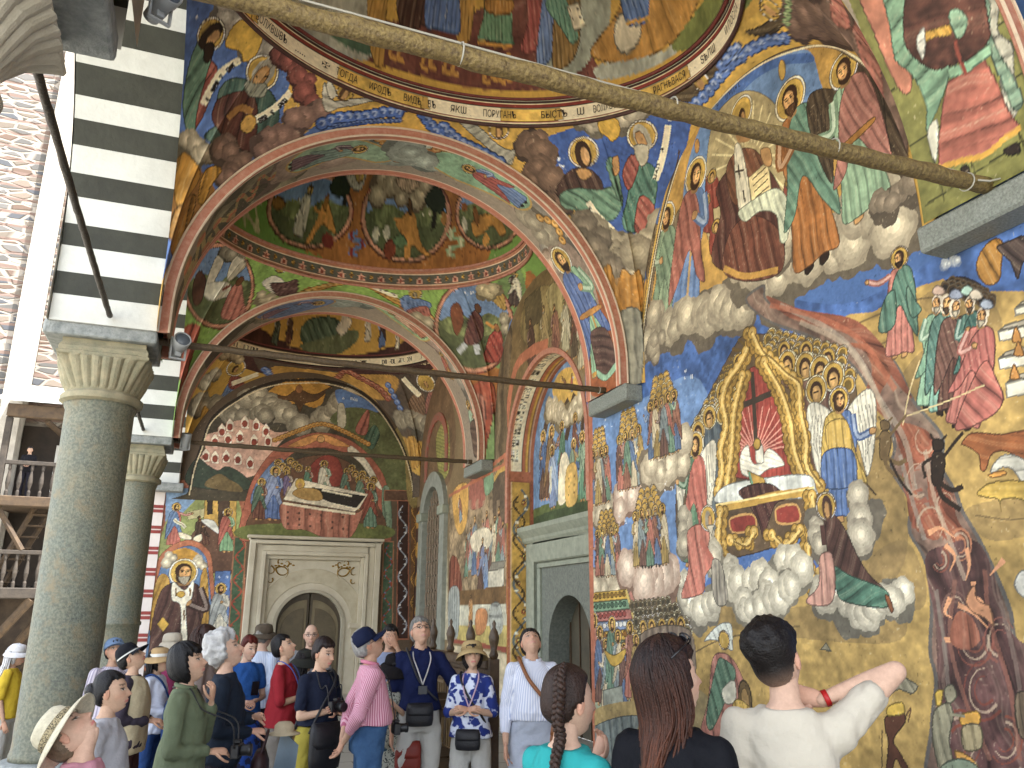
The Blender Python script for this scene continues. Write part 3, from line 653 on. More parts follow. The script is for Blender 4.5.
["wave","1276 559 1256 598 1258 636 1234 680 1241 730 1218 764 1184 782 1157 805 1136 832",0.0847,"bd9440","e6cf8a"],
["line","1276 559 1256 598 1258 636 1234 680 1241 730 1218 764 1184 782 1157 805 1136 832",0.0282,"dfc070"],
["line","1267 556 1247 594 1249 633 1225 676 1232 726 1209 760 1176 778 1149 801 1128 827",0.0187,"7a5a24"],
["wave","1233 557 1209 627 1191 699 1160 756",0.0825,"a07a30","d8b868"],
["wave","1248 559 1224 630 1206 703 1175 760",0.0833,"bd9440","e6cf8a"],
["line","1248 559 1224 630 1206 703 1175 760",0.0278,"dfc070"],
["line","1239 556 1215 627 1197 699 1166 756",0.0184,"7a5a24"],
["wave","1151 836 1132 798 1107 775 1073 740 1041 710 1042 665 1035 612 1041 572 1013 533",0.0854,"a07a30","d8b868"],
["wave","1136 832 1118 793 1093 771 1061 736 1029 706 1031 662 1023 610 1029 570 1002 532",0.0845,"bd9440","e6cf8a"],
["line","1136 832 1118 793 1093 771 1061 736 1029 706 1031 662 1023 610 1029 570 1002 532",0.0282,"dfc070"],
["line","1128 827 1110 789 1086 767 1053 732 1022 703 1024 659 1017 607 1022 567 996 529",0.0187,"7a5a24"],
["wave","1124 772 1088 711 1069 654 1066 601 1048 552",0.0824,"a07a30","d8b868"],
["wave","1110 768 1075 708 1057 651 1054 599 1037 550",0.0816,"bd9440","e6cf8a"],
["line","1110 768 1075 708 1057 651 1054 599 1037 550",0.0272,"dfc070"],
["line","1102 764 1068 704 1050 648 1047 596 1030 547",0.018,"7a5a24"],
["poly","1282 539 1253 567 1147 566 1031 555 1011 530 1023 516 1152 528","c6cfd6",{"fold":[0,1,0.1,0.5]}],
["poly","1198 616 1173 630 1165 598 1143 594 1119 614 1090 595 1082 577 1124 577 1158 568 1197 581","dcdcd6",{"fold":[1,0.4,0.03,0.6]}],
["poly","1154 596 1151 624 1134 624 1133 592","dcdcd6",{}],
["heads",[[5.738,3.135]],0.0534,{"face":0}],
["poly","1181 586 1136 565 1128 543 1172 548","bd9440",{"sm":False}],
["line",[[5.881,2.907],[5.83,2.739]],0.0268,"5d9a80"],
["poly","1212 550 1170 559 1116 551 1084 523 1111 516 1136 484 1150 459 1162 491 1186 525","4d2c2a",{"fold":[0.3,1,0.08,1]}],
["line","1283 529 1180 528 1111 530 1017 526",0.075,"bd9440"],
["line",[[6.411,2.675],[5.08,2.653]],0.0188,"e6cf8a",{"sm":False}],
["poly","1242 506 1177 508 1169 482 1233 477","8f342e",{"olc":"d0b060","ol":2}],
["poly","1111 510 1061 511 1056 481 1110 483","8f342e",{"olc":"d0b060","ol":2}],
["wave","1256 519 1268 469 1260 423 1266 379",0.0827,"a07a30","d8b868"],
["wave","1271 521 1283 470 1276 424 1281 379",0.0835,"bd9440","e6cf8a"],
["line","1271 521 1283 470 1276 424 1281 379",0.0278,"dfc070"],
["line","1262 518 1274 467 1267 421 1272 377",0.0184,"7a5a24"],
["wave","1231 466 1189 454 1189 476",0.0802,"a07a30","d8b868"],
["wave","1246 467 1203 455 1175 475",0.081,"bd9440","e6cf8a"],
["line","1246 467 1203 455 1175 475",0.027,"dfc070"],
["line","1237 464 1195 452 1167 473",0.0179,"7a5a24"],
["wave","1034 520 1034 482 1055 436 1045 374",0.0719,"a07a30","d8b868"],
["wave","1022 519 1023 481 1043 436 1034 374",0.0713,"bd9440","e6cf8a"],
["line","1022 519 1023 481 1043 436 1034 374",0.0238,"dfc070"],
["line","1016 516 1017 479 1037 434 1027 372",0.0158,"7a5a24"],
["wave","1069 469 1109 448 1141 467",0.0724,"a07a30","d8b868"],
["wave","1057 468 1097 447 1128 466",0.0718,"bd9440","e6cf8a"],
["line","1057 468 1097 447 1128 466",0.0239,"dfc070"],
["line","1051 466 1090 445 1120 464",0.0159,"7a5a24"],
["cloud","1238 404 1185 377 1130 392 1078 403",0.1494,"c8c4b8","7d796f",{"seed":21}],
["cloud","1215 361 1159 363 1099 375",0.1196,"c8c4b8","7d796f",{"seed":22}],
["cloud",[[6.577,2.361],[6.527,2.218]],0.1127,"b9b3a6","7d796f",{"seed":23}],
["cloud","1415 382 1355 353 1305 361",0.1258,"c4c0b4","77736a",{"seed":24}],
["cloud",[[6.99,2.592],[6.996,2.344]],0.0997,"a8a294","6c675e",{"seed":25}],
["cloud","919 500 916 470 930 450",0.1096,"bdb7aa","6d675e",{"seed":26}],
["cloud","1000 366 954 358 907 357 874 360",0.1259,"c6c2b6","6d6a62",{"seed":27}],
["cloud",[[5.11,2.364],[5.098,2.208]],0.078,"b0aa9c","6d675e",{"seed":28}],
["poly","1382 497 1339 505 1308 483 1318 450 1294 430 1329 408 1339 377 1388 366 1420 370 1390 420 1388 468","b96a60",{"fold":[0.2,1,0.1,1]}],
["halo",[6.555,2.567],0.1138],
["ell",[6.557,2.549],0.05,0.09,"8a8478",{"ol":0}],
["ell",[6.525,2.536],0.035,0.06,"b98a55",{"ol":1}],
["poly","1319 501 1293 500 1302 477","b0aa9c",{}],
["line","1342 474 1318 450 1300 430",0.0572,"a85a50"],
["poly","1306 434 1276 425 1265 361 1297 351 1312 380","8f8a84",{"fold":[0,1,0.05,1]}],
["poly","1000 486 978 485 957 459 939 421 920 392 897 373 907 357 960 386 994 410 1002 440","503430",{"fold":[-0.4,1,0.1,1]}],
["poly","992 408 959 394 897 373 889 357 901 346 961 352 988 364","47786a",{"fold":[1,-0.3,0.08,1]}],
["poly","1018 425 991 426 990 380 1006 352 1046 350 1059 359 1028 381","c08a82",{"fold":[0,1,0.06,1]}],
["poly","898 365 888 360 884 344 891 341","8a5030",{}],
["halo",[4.968,2.498],0.1003],
["ell",[4.959,2.481],0.055,0.1,"4a302c",{"ol":0}],
["ell",[4.961,2.466],0.035,0.07,"b98a55",{"ol":1}],
["line",[[5.032,2.357],[5.032,2.204]],0.0463,"503430"],
["choir",[8.793,2.833],0.6362,1.1117,4,["8c5a4c","5f8574","b0685c","6a4a44","7d8f9c","a58a4e","c0b39a","4f6a9c"],{"seed":1,"cc":"bdb3a0","cd":"76695a"}],
["choir",[8.038,2.923],0.8285,1.0855,4,["8c5a4c","5f8574","b0685c","6a4a44","7d8f9c","a58a4e","c0b39a","4f6a9c"],{"seed":4,"cc":"c8b6ac","cd":"8a6a5e"}],
["choir",[7.282,3.169],0.8364,1.0618,5,["8c5a4c","5f8574","b0685c","6a4a44","7d8f9c","a58a4e","c0b39a","4f6a9c"],{"seed":7,"cc":"bdb3a0","cd":"76695a"}],
["choir",[8.66,1.989],0.8538,0.9143,5,["8c5a4c","5f8574","b0685c","6a4a44","7d8f9c","a58a4e","c0b39a","4f6a9c"],{"seed":10,"cc":"bdb3a0","cd":"76695a"}],
["choir",[7.667,2.046],0.9893,0.9976,5,["8c5a4c","5f8574","b0685c","6a4a44","7d8f9c","a58a4e","c0b39a","4f6a9c"],{"seed":13,"cc":"c8b6ac","cd":"8a6a5e"}],
["glyphs",[8.643,4.016],[8.405,4.001],0.0506,"c9d2e6",3],
["glyphs",[8.648,3.928],[8.411,3.914],0.0504,"c9d2e6",4],
["glyphs",[7.815,4.021],[7.612,4.007],0.0469,"c9d2e6",3],
["glyphs",[7.821,3.94],[7.618,3.927],0.0467,"c9d2e6",4],
["glyphs",[6.819,4.126],[6.653,4.111],0.0426,"c9d2e6",3],
["glyphs",[6.827,4.052],[6.661,4.038],0.0425,"c9d2e6",4],
["glyphs",[8.359,2.787],[8.141,2.798],0.0463,"c9d2e6",3],
["glyphs",[8.364,2.706],[8.147,2.719],0.0461,"c9d2e6",4],
["glyphs",[7.315,3.024],[7.137,3.03],0.0423,"c9d2e6",3],
["glyphs",[7.322,2.951],[7.144,2.958],0.0421,"c9d2e6",4],
["poly","1840 384 1645 389 1637 367 1841 360","bf9a3c",{"sm":False,"ol":1}],
["ell",[9.089,1.87],0.05,0.035,"7a5a20",{"ol":1}],
["ell",[8.981,1.873],0.05,0.035,"7a5a20",{"ol":1}],
["ell",[8.874,1.876],0.05,0.035,"7a5a20",{"ol":1}],
["ell",[8.77,1.879],0.05,0.035,"7a5a20",{"ol":1}],
["ell",[8.667,1.882],0.05,0.035,"7a5a20",{"ol":1}],
["ell",[8.567,1.885],0.05,0.035,"7a5a20",{"ol":1}],
["ell",[8.468,1.888],0.05,0.035,"7a5a20",{"ol":1}],
["ell",[8.371,1.891],0.05,0.035,"7a5a20",{"ol":1}],
["ell",[8.276,1.894],0.05,0.035,"7a5a20",{"ol":1}],
["poly","1841 360 1637 367 1629 346 1842 336","6d947c",{"sm":False,"ol":1}],
["ell",[9.09,1.752],0.05,0.035,"3d5c4c",{"ol":1}],
["ell",[8.982,1.757],0.05,0.035,"3d5c4c",{"ol":1}],
["ell",[8.875,1.761],0.05,0.035,"3d5c4c",{"ol":1}],
["ell",[8.771,1.765],0.05,0.035,"3d5c4c",{"ol":1}],
["ell",[8.669,1.769],0.05,0.035,"3d5c4c",{"ol":1}],
["ell",[8.569,1.773],0.05,0.035,"3d5c4c",{"ol":1}],
["ell",[8.47,1.777],0.05,0.035,"3d5c4c",{"ol":1}],
["ell",[8.374,1.781],0.05,0.035,"3d5c4c",{"ol":1}],
["ell",[8.279,1.785],0.05,0.035,"3d5c4c",{"ol":1}],
["poly","1842 336 1628 346 1621 324 1843 313","b06a66",{"sm":False,"ol":1}],
["ell",[9.091,1.635],0.05,0.035,"8a3a38",{"ol":1}],
["ell",[8.982,1.641],0.05,0.035,"8a3a38",{"ol":1}],
["ell",[8.877,1.646],0.05,0.035,"8a3a38",{"ol":1}],
["ell",[8.773,1.651],0.05,0.035,"8a3a38",{"ol":1}],
["ell",[8.671,1.657],0.05,0.035,"8a3a38",{"ol":1}],
["ell",[8.571,1.662],0.05,0.035,"8a3a38",{"ol":1}],
["ell",[8.473,1.667],0.05,0.035,"8a3a38",{"ol":1}],
["ell",[8.377,1.671],0.05,0.035,"8a3a38",{"ol":1}],
["ell",[8.282,1.676],0.05,0.035,"8a3a38",{"ol":1}],
["poly","1843 313 1620 324 1612 304 1844 289","6a82b4",{"sm":False,"ol":1}],
["ell",[9.091,1.519],0.05,0.035,"c9ccd4",{"ol":1}],
["ell",[8.983,1.526],0.05,0.035,"c9ccd4",{"ol":1}],
["ell",[8.878,1.532],0.05,0.035,"c9ccd4",{"ol":1}],
["ell",[8.774,1.539],0.05,0.035,"c9ccd4",{"ol":1}],
["ell",[8.673,1.545],0.05,0.035,"c9ccd4",{"ol":1}],
["ell",[8.573,1.551],0.05,0.035,"c9ccd4",{"ol":1}],
["ell",[8.475,1.557],0.05,0.035,"c9ccd4",{"ol":1}],
["ell",[8.379,1.563],0.05,0.035,"c9ccd4",{"ol":1}],
["ell",[8.285,1.569],0.05,0.035,"c9ccd4",{"ol":1}],
["poly","1844 289 1612 304 1604 283 1845 266","bf9a3c",{"sm":False,"ol":1}],
["ell",[9.092,1.404],0.05,0.035,"8a5a20",{"ol":1}],
["ell",[8.984,1.412],0.05,0.035,"8a5a20",{"ol":1}],
["ell",[8.879,1.419],0.05,0.035,"8a5a20",{"ol":1}],
["ell",[8.776,1.427],0.05,0.035,"8a5a20",{"ol":1}],
["ell",[8.675,1.434],0.05,0.035,"8a5a20",{"ol":1}],
["ell",[8.575,1.441],0.05,0.035,"8a5a20",{"ol":1}],
["ell",[8.478,1.448],0.05,0.035,"8a5a20",{"ol":1}],
["ell",[8.382,1.455],0.05,0.035,"8a5a20",{"ol":1}],
["ell",[8.288,1.462],0.05,0.035,"8a5a20",{"ol":1}],
["poly","1845 266 1603 283 1596 263 1846 243","7a9a84",{"sm":False,"ol":1}],
["ell",[9.092,1.289],0.05,0.035,"4d6a58",{"ol":1}],
["ell",[8.985,1.298],0.05,0.035,"4d6a58",{"ol":1}],
["ell",[8.88,1.307],0.05,0.035,"4d6a58",{"ol":1}],
["ell",[8.777,1.315],0.05,0.035,"4d6a58",{"ol":1}],
["ell",[8.676,1.324],0.05,0.035,"4d6a58",{"ol":1}],
["ell",[8.577,1.332],0.05,0.035,"4d6a58",{"ol":1}],
["ell",[8.48,1.34],0.05,0.035,"4d6a58",{"ol":1}],
["ell",[8.385,1.348],0.05,0.035,"4d6a58",{"ol":1}],
["ell",[8.291,1.355],0.05,0.035,"4d6a58",{"ol":1}],
["poly","1846 245 1583 271 1551 155 1854 91","8fa08c",{"sm":False}],
["line","1645 387 1591 281 1548 184",0.0437,"c9b060"],
["line","1627 382 1573 282 1532 185",0.0541,"b07068"],
["scallops","1591 281 1402 302 1470 359 1620 352",8,4,1,"6a6048"],
["heads","1575 308 1538 311 1497 312 1459 314 1425 317",0.0826],
["poly","1590 292 1394 306 1407 178 1565 182","7a6a60",{"fold":[0,1,0.1,1]}],
["fig",[9.097,0.694],[9.044,1.694],"8c5a4c","b0685c",{"w":1.1,"mir":0,"pose":0}],
["fig",[8.943,0.654],[8.893,1.546],"6a4a44","4f6a9c",{"w":1.1,"mir":1,"pose":1}],
["fig",[8.794,0.616],[8.747,1.403],"c0b39a","7d8f9c",{"w":1.1,"mir":0,"pose":2}],
["fig",[8.64,0.737],[8.581,1.65],"5f8574","5f8574",{"w":1.1,"mir":1,"pose":3}],
["fig",[8.499,0.699],[8.445,1.51],"7d8f9c","c0b39a",{"w":1.1,"mir":0,"pose":0}],
["fig",[8.363,0.661],[8.313,1.374],"4f6a9c","6a4a44",{"w":1.1,"mir":1,"pose":1}],
["fig",[8.22,0.777],[8.158,1.611],"b0685c","8c5a4c",{"w":1.1,"mir":0,"pose":2}],
["fig",[8.091,0.739],[8.034,1.476],"a58a4e","a58a4e",{"w":1.1,"mir":1,"pose":3}],
["fig",[7.966,0.703],[7.914,1.347],"8c5a4c","b0685c",{"w":1.1,"mir":0,"pose":0}],
["poly","1761 253 1712 245 1654 262 1675 232 1723 220","bf9a3c",{}],
["poly","1771 165 1678 183 1672 143 1774 117","8d9690",{"sm":False}],
["poly","1610 260 1524 276 1501 188 1561 125 1617 158","b56e66",{"fold":[0.3,1,0.08,1]}],
["poly","1853 102 1518 167 1377 146 1390 25 1861 -62","a08a58",{"ol":0}],
["poly","1844 70 1603 128 1568 48 1797 -9","6f8088",{"fold":[0.2,1,0.12,1]}],
["poly","1603 120 1371 199 1320 86 1571 10","9a8a62",{"ol":0}],
["poly","1349 287 1320 308 1288 321 1260 319 1258 292 1263 273 1292 286 1322 290","c4ced2",{"fold":[0.6,1,0.05,0.8]}],
["poly","1326 255 1293 270 1259 258 1234 227 1215 196 1234 131 1322 70 1381 111 1347 184","b4726a",{"fold":[0.3,1,0.12,1]}],
["poly","1315 245 1294 260 1255 238 1290 189 1340 133 1356 155","58826e",{"fold":[0.4,1,0.08,1]}],
["poly","1301 205 1263 225 1261 192 1291 182","d0d0c4",{}],
["ell",[6.173,0.988],0.1,0.15,"6a5638",{"ol":2}],
["ell",[6.175,0.972],0.06,0.1,"9a7a4a",{"ol":1}],
["halo",[6.424,1.456],0.0786],
["poly","1264 192 1218 177 1247 121 1291 131","c8a44c",{"fold":[0.2,1,0.06,1]}],
["poly","919 223 894 239 871 236 859 247 871 254 889 258 901 239","8b8876",{"fold":[0.6,1,0.04,0.8]}],
["poly","920 204 891 212 887 200 911 175 903 161 887 135 898 127 912 150 928 110 939 108 923 167 926 188","553326",{}],
["poly","915 217 889 225 888 210 917 204","c9a640",{}],
["line",[[4.652,0.923],[4.714,0.536]],0.0099,"4a3a2a"],
["line","885 208 875 219 883 200",0.0096,"553326"],
["poly","819 246 805 254 800 240 815 229","8d8a76",{}],
["poly","839 218 815 232 809 216 820 187 819 155 836 127 844 151 847 186","85836f",{"fold":[0.2,1,0.06,0.9]}],
["poly","833 242 820 246 825 229 834 225","c9a640",{}],
["poly","799 219 773 226 773 211 799 206","c39038",{}],
["poly","799 205 773 210 775 184 801 178","8f8466",{"fold":[0,1,0.05,0.8]}],
["line",[[4.072,1.089],[3.962,1.089]],0.0182,"85836f"],
["poly","814 176 793 172 782 159 792 150 812 163","b8863c",{}],
["poly","841 151 808 168 782 159 788 125 847 113","6e8070",{}],
["poly","1038 285 1023 297 1012 283","8b8876",{}],
["poly","722 243 708 255 690 246 698 203 722 204","6a5a4a",{"fold":[0,1,0.08,0.8]}],
["poly","745 831 725 834 707 823 722 812 741 814","6a6a58",{}],
["poly","678 778 664 794 646 798 637 785 643 766 651 742 668 741 679 759","a8742f",{"fold":[0.3,1,0.07,1]}],
["poly","648 785 629 787 603 781 597 744 616 752 628 733 634 759","4a3a38",{"fold":[0.6,1,0.06,1]}],
["cloud",[[3.617,3.972],[3.541,3.955]],0.0278,"aeb8c8","6a80b0"],
["line","1804 868 1814 661 1824 367 1830 138 1835 -57",0.1473,"b0644c",{"sm":False}],
 ],
 'wb': [
["poly","1243 396 1221 512 1189 626 1108 676 990 661 864 601 874 427 993 561 1109 549 1187 470","75603f",{"ol":0}],
["poly","1152 614 1125 656 1047 652 992 607 1007 565 1109 574","8e7a4c",{"fold":[0,1,0.25,0.8]}],
["poly","1134 660 1067 655 1048 595 1126 605","5f5238",{"sm":False}],
["poly","1043 639 984 635 951 591 1007 581","a09060",{"fold":[0,1,0.2,0.8]}],
["fig",[11.01,5.26],[11.08,6.21],"6a4438","54382f",{"halo":0,"beard":None,"w":1.2}],
["fig",[10.49,5.32],[10.55,6.24],"8c7a54","a08a5c",{"halo":0,"beard":"9a9484","w":1.2}],
["fig",[10.09,5.23],[10.14,6.11],"7a4a40","8a5a4a",{"halo":0,"beard":None,"w":1.2}],
["fig",[9.74,5.2],[9.78,6.06],"a09a80","b8b09a",{"halo":0,"beard":"9a9484","w":1.2}],
["fig",[9.45,5.04],[9.48,5.87],"5a4a3a","6a4438",{"halo":0,"beard":None,"w":1.2}],
["fig",[9.24,4.83],[9.26,5.64],"a8a088","7a6a50",{"halo":0,"beard":"9a9484","w":1.2}],
["line","1214 392 1211 475 1174 551 1109 562 1037 553",0.1878,"b5684e"],
["poly","1284 420 1267 541 1249 646 1189 626 1211 509 1210 421","6b5a44",{"fold":[0,1,0.3,1]}],
["line",[[12.99,4.09],[12.14,4.18]],0.0707,"b5684e",{"sm":False}],
["line","1299 405 1267 559 1238 642",0.2114,"b5684e"],
["poly","1541 389 1205 403 1200 113 1516 117","86745c",{"sm":False,"mot":0.3}],
["poly","1514 396 1423 399 1419 331 1461 307 1502 340","c99a4c",{}],
["fig",[14.56,3.31],[14.73,3.86],"7a90a8","8c5a4c",{"halo":0}],
["poly","1405 400 1359 404 1325 388 1323 348 1402 351","9a5a50",{}],
["poly","1325 392 1283 399 1272 374 1313 362","6f9478",{}],
["poly","1272 387 1214 392 1208 310 1270 316","5d4f42",{}],
["line","1272 384 1243 396 1209 394",0.0859,"c09a4a"],
["line",[[14.03,3.66],[13.97,2.58]],0.179,"a08a72",{"sm":False,"a":0.6}],
["line",[[13.62,3.61],[13.57,2.56]],0.1699,"a08a72",{"sm":False,"a":0.6}],
["line",[[13.23,3.56],[13.19,2.54]],0.1614,"a08a72",{"sm":False,"a":0.6}],
["line",[[12.86,3.52],[12.83,2.52]],0.1536,"a08a72",{"sm":False,"a":0.6}],
["line",[[12.51,3.47],[12.49,2.5]],0.1463,"a08a72",{"sm":False,"a":0.6}],
["fig",[14.18,2.27],[14.18,3.09],"5f8574","8c5a4c",{"w":1.1,"halo":0,"pose":0}],
["fig",[13.95,2.38],[13.95,3.24],"7d8f9c","b0685c",{"w":1.1,"halo":0,"pose":1}],
["fig",[13.72,2.28],[13.72,3.39],"4f6a9c","7d8f9c",{"w":1.1,"halo":0,"pose":2}],
["fig",[13.5,2.38],[13.49,3.11],"b0685c","c0b39a",{"w":1.1,"halo":0,"pose":3}],
["fig",[13.28,2.28],[13.27,3.26],"a58a4e","8c5a4c",{"w":1.1,"halo":0,"pose":0}],
["fig",[13.08,2.38],[13.07,3.4],"8c5a4c","b0685c",{"w":1.1,"halo":0,"pose":1}],
["fig",[12.87,2.28],[12.85,3.13],"6a4a44","7d8f9c",{"w":1.1,"halo":0,"pose":2}],
["fig",[12.68,2.38],[12.65,3.27],"c0b39a","c0b39a",{"w":1.1,"halo":0,"pose":3}],
["fig",[12.48,2.29],[12.46,3.4],"5f8574","8c5a4c",{"w":1.1,"halo":0,"pose":0}],
["fig",[12.29,2.38],[12.26,3.14],"7d8f9c","b0685c",{"w":1.1,"halo":0,"pose":1}],
["poly","1399 293 1365 308 1300 306 1279 284 1309 270 1374 271","c6bfae",{}],
["fig",[13.38,2.01],[13.26,2.96],"5a4038","6a78a8",{"halo":0,"w":1.3}],
["fig",[13.06,1.97],[13.15,2.78],"5a7cb8","7a94c4",{"halo":0,"w":1.1}],
["poly","1297 233 1220 236 1220 208 1296 207","b9b7ae",{"sm":False}],
["poly","1297 233 1278 248 1211 248 1220 236","7c7a74",{"sm":False}],
["poly","1523 265 1470 262 1440 196 1516 190","7d3f30",{"fold":[0,1,0.15,1]}],
["poly","1524 205 1202 208 1201 181 1522 179","6e5232",{"sm":False,"ol":0}],
["poly","1522 179 1201 181 1200 127 1517 128","aeb0a6",{"sm":False,"ol":0}],
["poly","1519 144 1201 148 1200 116 1516 117","b0a05c",{"sm":False,"ol":0}],
["poly","1524 205 1460 207 1460 126 1517 128","8d98a0",{"fold":[0,1,0.1,0.9]}],
["fig",[13.89,1.38],[13.88,2.02],"b0703c","c08a50",{"halo":0}],
["poly","1358 168 1316 175 1295 162 1314 136 1356 132","b4764a",{}],
["poly","1285 178 1237 181 1223 145 1250 132 1284 143","9aa2a6",{"fold":[1,0,0.12,0.9]}],
["line",[[15.41,3.91],[12.05,4.03]],0.0611,"b5684e",{"sm":False}],
["line",[[15.16,1.17],[12.0,1.13]],0.0719,"8f4436",{"sm":False}],
["line",[[12.05,4.03],[12.0,1.13]],0.1396,"a85a44",{"sm":False}],
["poly","1529 110 1200 107 1199 42 1521 29","b3a890",{"sm":False,"ol":0}],
["poly","1203 294 1205 415 1187 478 1156 521 1126 521 1126 290","58443a",{"sm":False}],
["fig",[11.77,3.67],[11.56,4.66],"a8504a","6fa088",{"w":1.5,"pose":1}],
["cloud",[[11.68,3.45],[11.64,3.29]],0.1571,"b8b09c","6d6658"],
["poly","1203 322 1126 323 1126 290 1203 294","b39a4c",{}],
["line",[[12.03,2.92],[11.26,2.9]],0.0629,"b5684e",{"sm":False}],
["line","1194 296 1196 413 1178 476 1147 514",0.1331,"b5684e"],
["poly","1968 386 1764 399 1718 71 1908 61","4a2f26",{"sm":False,"ol":0}],
["vine",[17.37,0.9],[17.75,3.85],0.7441,"b98a3a","",9],
["poly","1836 842 1537 589 1537 423 1775 412","6d5540",{"ol":0}],
["poly","1653 527 1594 559 1554 529 1546 444 1612 438","8a8a48",{"fold":[1,0.3,0.05,0.9]}],
["poly","1607 391 1558 416 1523 117 1571 115","a9a493",{"sm":False,"ol":0}],
 ],
 'nb': [
["poly","1221 313 1220 569 1093 583 958 510 971 288","5f86c0",{"ol":0,"mot":0.15}],
["poly","1123 500 1110 525 1072 531 1023 514 991 475 994 431 1060 461","c9a24c",{"ol":0}],
["poly","1221 326 1101 331 968 326 971 288 1221 297","5a6b3c",{"ol":0}],
["poly","1221 313 1101 319 969 315 971 282 1221 294","3f5236",{"ol":0}],
["line","1173 388 1156 450 1127 485",0.1653,"4d3a2c"],
["line","1144 416 1128 453 1104 479",0.1601,"4d3a2c"],
["line","1076 418 1060 454 1074 480",0.145,"4d3a2c"],
["line","1040 426 1032 462 1052 481",0.1378,"4d3a2c"],
["line","1010 362 1020 422 1005 463",0.1282,"4d3a2c"],
["line",[[11.13,4.41],[10.89,4.65]],0.1543,"4d3a2c"],
["cloud","1139 480 1097 463 1042 460 1005 463",0.1314,"c2b8a4","86785e"],
["fig",[11.66,3.39],[11.64,4.52],"5d4438","3f5f9c",{"w":1.05,"pose":0,"mir":0,"scroll":0}],
["fig",[11.46,3.37],[11.28,4.53],"6a4a3a","8a6a44",{"w":1.05,"pose":1,"mir":1,"scroll":0}],
["fig",[10.96,3.61],[10.9,4.52],"7a3f38","4f7c68",{"w":1.05,"pose":2,"mir":0,"scroll":0}],
["fig",[10.39,3.67],[10.43,4.54],"4a6cb0","7a4a40",{"w":1.05,"pose":3,"mir":1,"scroll":0}],
["fig",[11.27,3.22],[11.29,4.21],"6f86c0","8aa0cc",{"w":1.05,"pose":0,"mir":0,"scroll":1}],
["fig",[10.62,3.26],[10.48,4.16],"a8864c","7d9a8c",{"w":1.05,"pose":1,"mir":1,"scroll":0}],
["fig",[10.22,3.21],[10.2,4.22],"5f9a82","8fb09c",{"w":1.05,"pose":2,"mir":0,"scroll":0}],
["fig",[10.06,3.19],[10.01,4.04],"5f8f7c","6a4a3a",{"w":1.05,"pose":3,"mir":1,"scroll":0}],
["fig",[10.73,5.05],[10.91,5.23],"7a4a3a","8c6a3c",{"w":1.05,"pose":0,"mir":0,"scroll":0}],
["fig",[10.52,4.87],[10.51,5.17],"6f86c0","a8564c",{"w":1.05,"pose":1,"mir":1,"scroll":0}],
["poly","1099 389 1077 400 1063 371 1079 328 1108 329","d9d2be",{}],
["poly","1077 373 1042 376 1041 324 1079 321","cfa85a",{}],
["glyphs",[10.71,3.6],[10.46,3.62],0.0297,"4a3420",4],
["glyphs",[10.71,3.48],[10.47,3.49],0.0296,"4a3420",4],
["glyphs",[10.72,3.36],[10.47,3.38],0.0294,"4a3420",4],
 ],
 'ew': [
["poly","-98 428 70 438 103 72 -93 75","a05f4a",{"sm":False,"ol":0}],
["poly","-84 412 -9 417 -2 350 -78 343","6f94cc",{"sm":False,"ol":0}],
["poly","-78 339 -51 358 -20 395 0 392 59 399 74 240 -72 237","8c9a5c",{"ol":0}],
["poly","-40 365 -3 375 -1 356 -35 349","b9b489",{"sm":False}],
["poly","-8 408 55 416 63 311 -2 313","c09a4a",{"sm":False}],
["poly","19 393 31 402 43 394 51 311 28 310","4a3a30",{"sm":False}],
["poly","-3 400 8 403 12 363 1 361","3d342c",{"sm":False}],
["poly","-41 267 -19 329 13 338 56 301 69 246 9 245","5f4438",{"ol":0}],
["fig",[-0.58,2.95],[-0.6,3.83],"b8625a","5a7cb8",{"pose":4,"w":1.2,"scroll":2}],
["fig",[0.02,2.97],[-0.15,3.6],"5f3c30","4a3428",{"halo":0,"w":1.3}],
["poly","-10 350 16 349 30 322 9 334","c4c8cc",{}],
["fig",[0.46,2.86],[0.41,3.77],"6fa07c","a8564e",{"pose":0,"w":1.2}],
["poly","-49 324 -26 316 -27 308 -46 312","d9d2be",{}],
["poly","-21 312 -7 321 -4 309 -16 300","d9d2be",{}],
["poly","-85 56 -89 159 -89 227 -77 280 -34 308 4 295 24 249 44 54","b0684c",{}],
["poly","-78 56 -81 159 -80 227 -68 273 -33 296 -1 285 17 239 36 54","5578b0",{}],
["poly","-67 257 -62 281 -33 292 -4 278 4 259 -28 248","c79236",{"ol":0}],
["cloud",[[-0.65,2.63],[-0.57,2.71]],0.0798,"c4bca8","8a8478"],
["cloud",[[-0.07,2.66],[0.02,2.56]],0.0808,"c4bca8","8a8478"],
["poly","-85 188 -76 237 -56 227 -53 165 -57 74 -75 75","bd8f3a",{"fold":[0.3,1,0.12,0.8]}],
["poly","1 228 15 239 32 73 10 73","bd8f3a",{"fold":[0.3,1,0.12,0.8]}],
["fig",[-0.14,0.18],[-0.34,2.68],"4a302c","563834",{"w":1.5,"beard":"a8a294","pose":3,"foldp":0.1}],
["poly","-50 224 -27 208 -11 228 -11 193 -20 177 -11 112 -22 112 -31 177 -48 189","dcdad0",{}],
["line",[[-0.43,2.12],[-0.41,1.96]],0.0296,"7a5a24",{"sm":False}],
["line",[[-0.16,2.12],[-0.15,1.97]],0.0297,"7a5a24",{"sm":False}],
["line",[[-0.23,1.69],[-0.21,1.5]],0.0293,"7a5a24",{"sm":False}],
["poly","-70 142 -61 156 -48 142 -57 127","c9a03e",{"sm":False,"ol":1}],
["ell",[-0.32,2.0],0.08,0.07,"c9a03e",{"ol":1}],
["poly","28 247 59 248 67 111 36 111","4a6cb4",{"sm":False}],
["fig",[0.49,1.11],[0.42,2.23],"c4c4be","9aa4b0",{"w":1.2,"pose":3}],
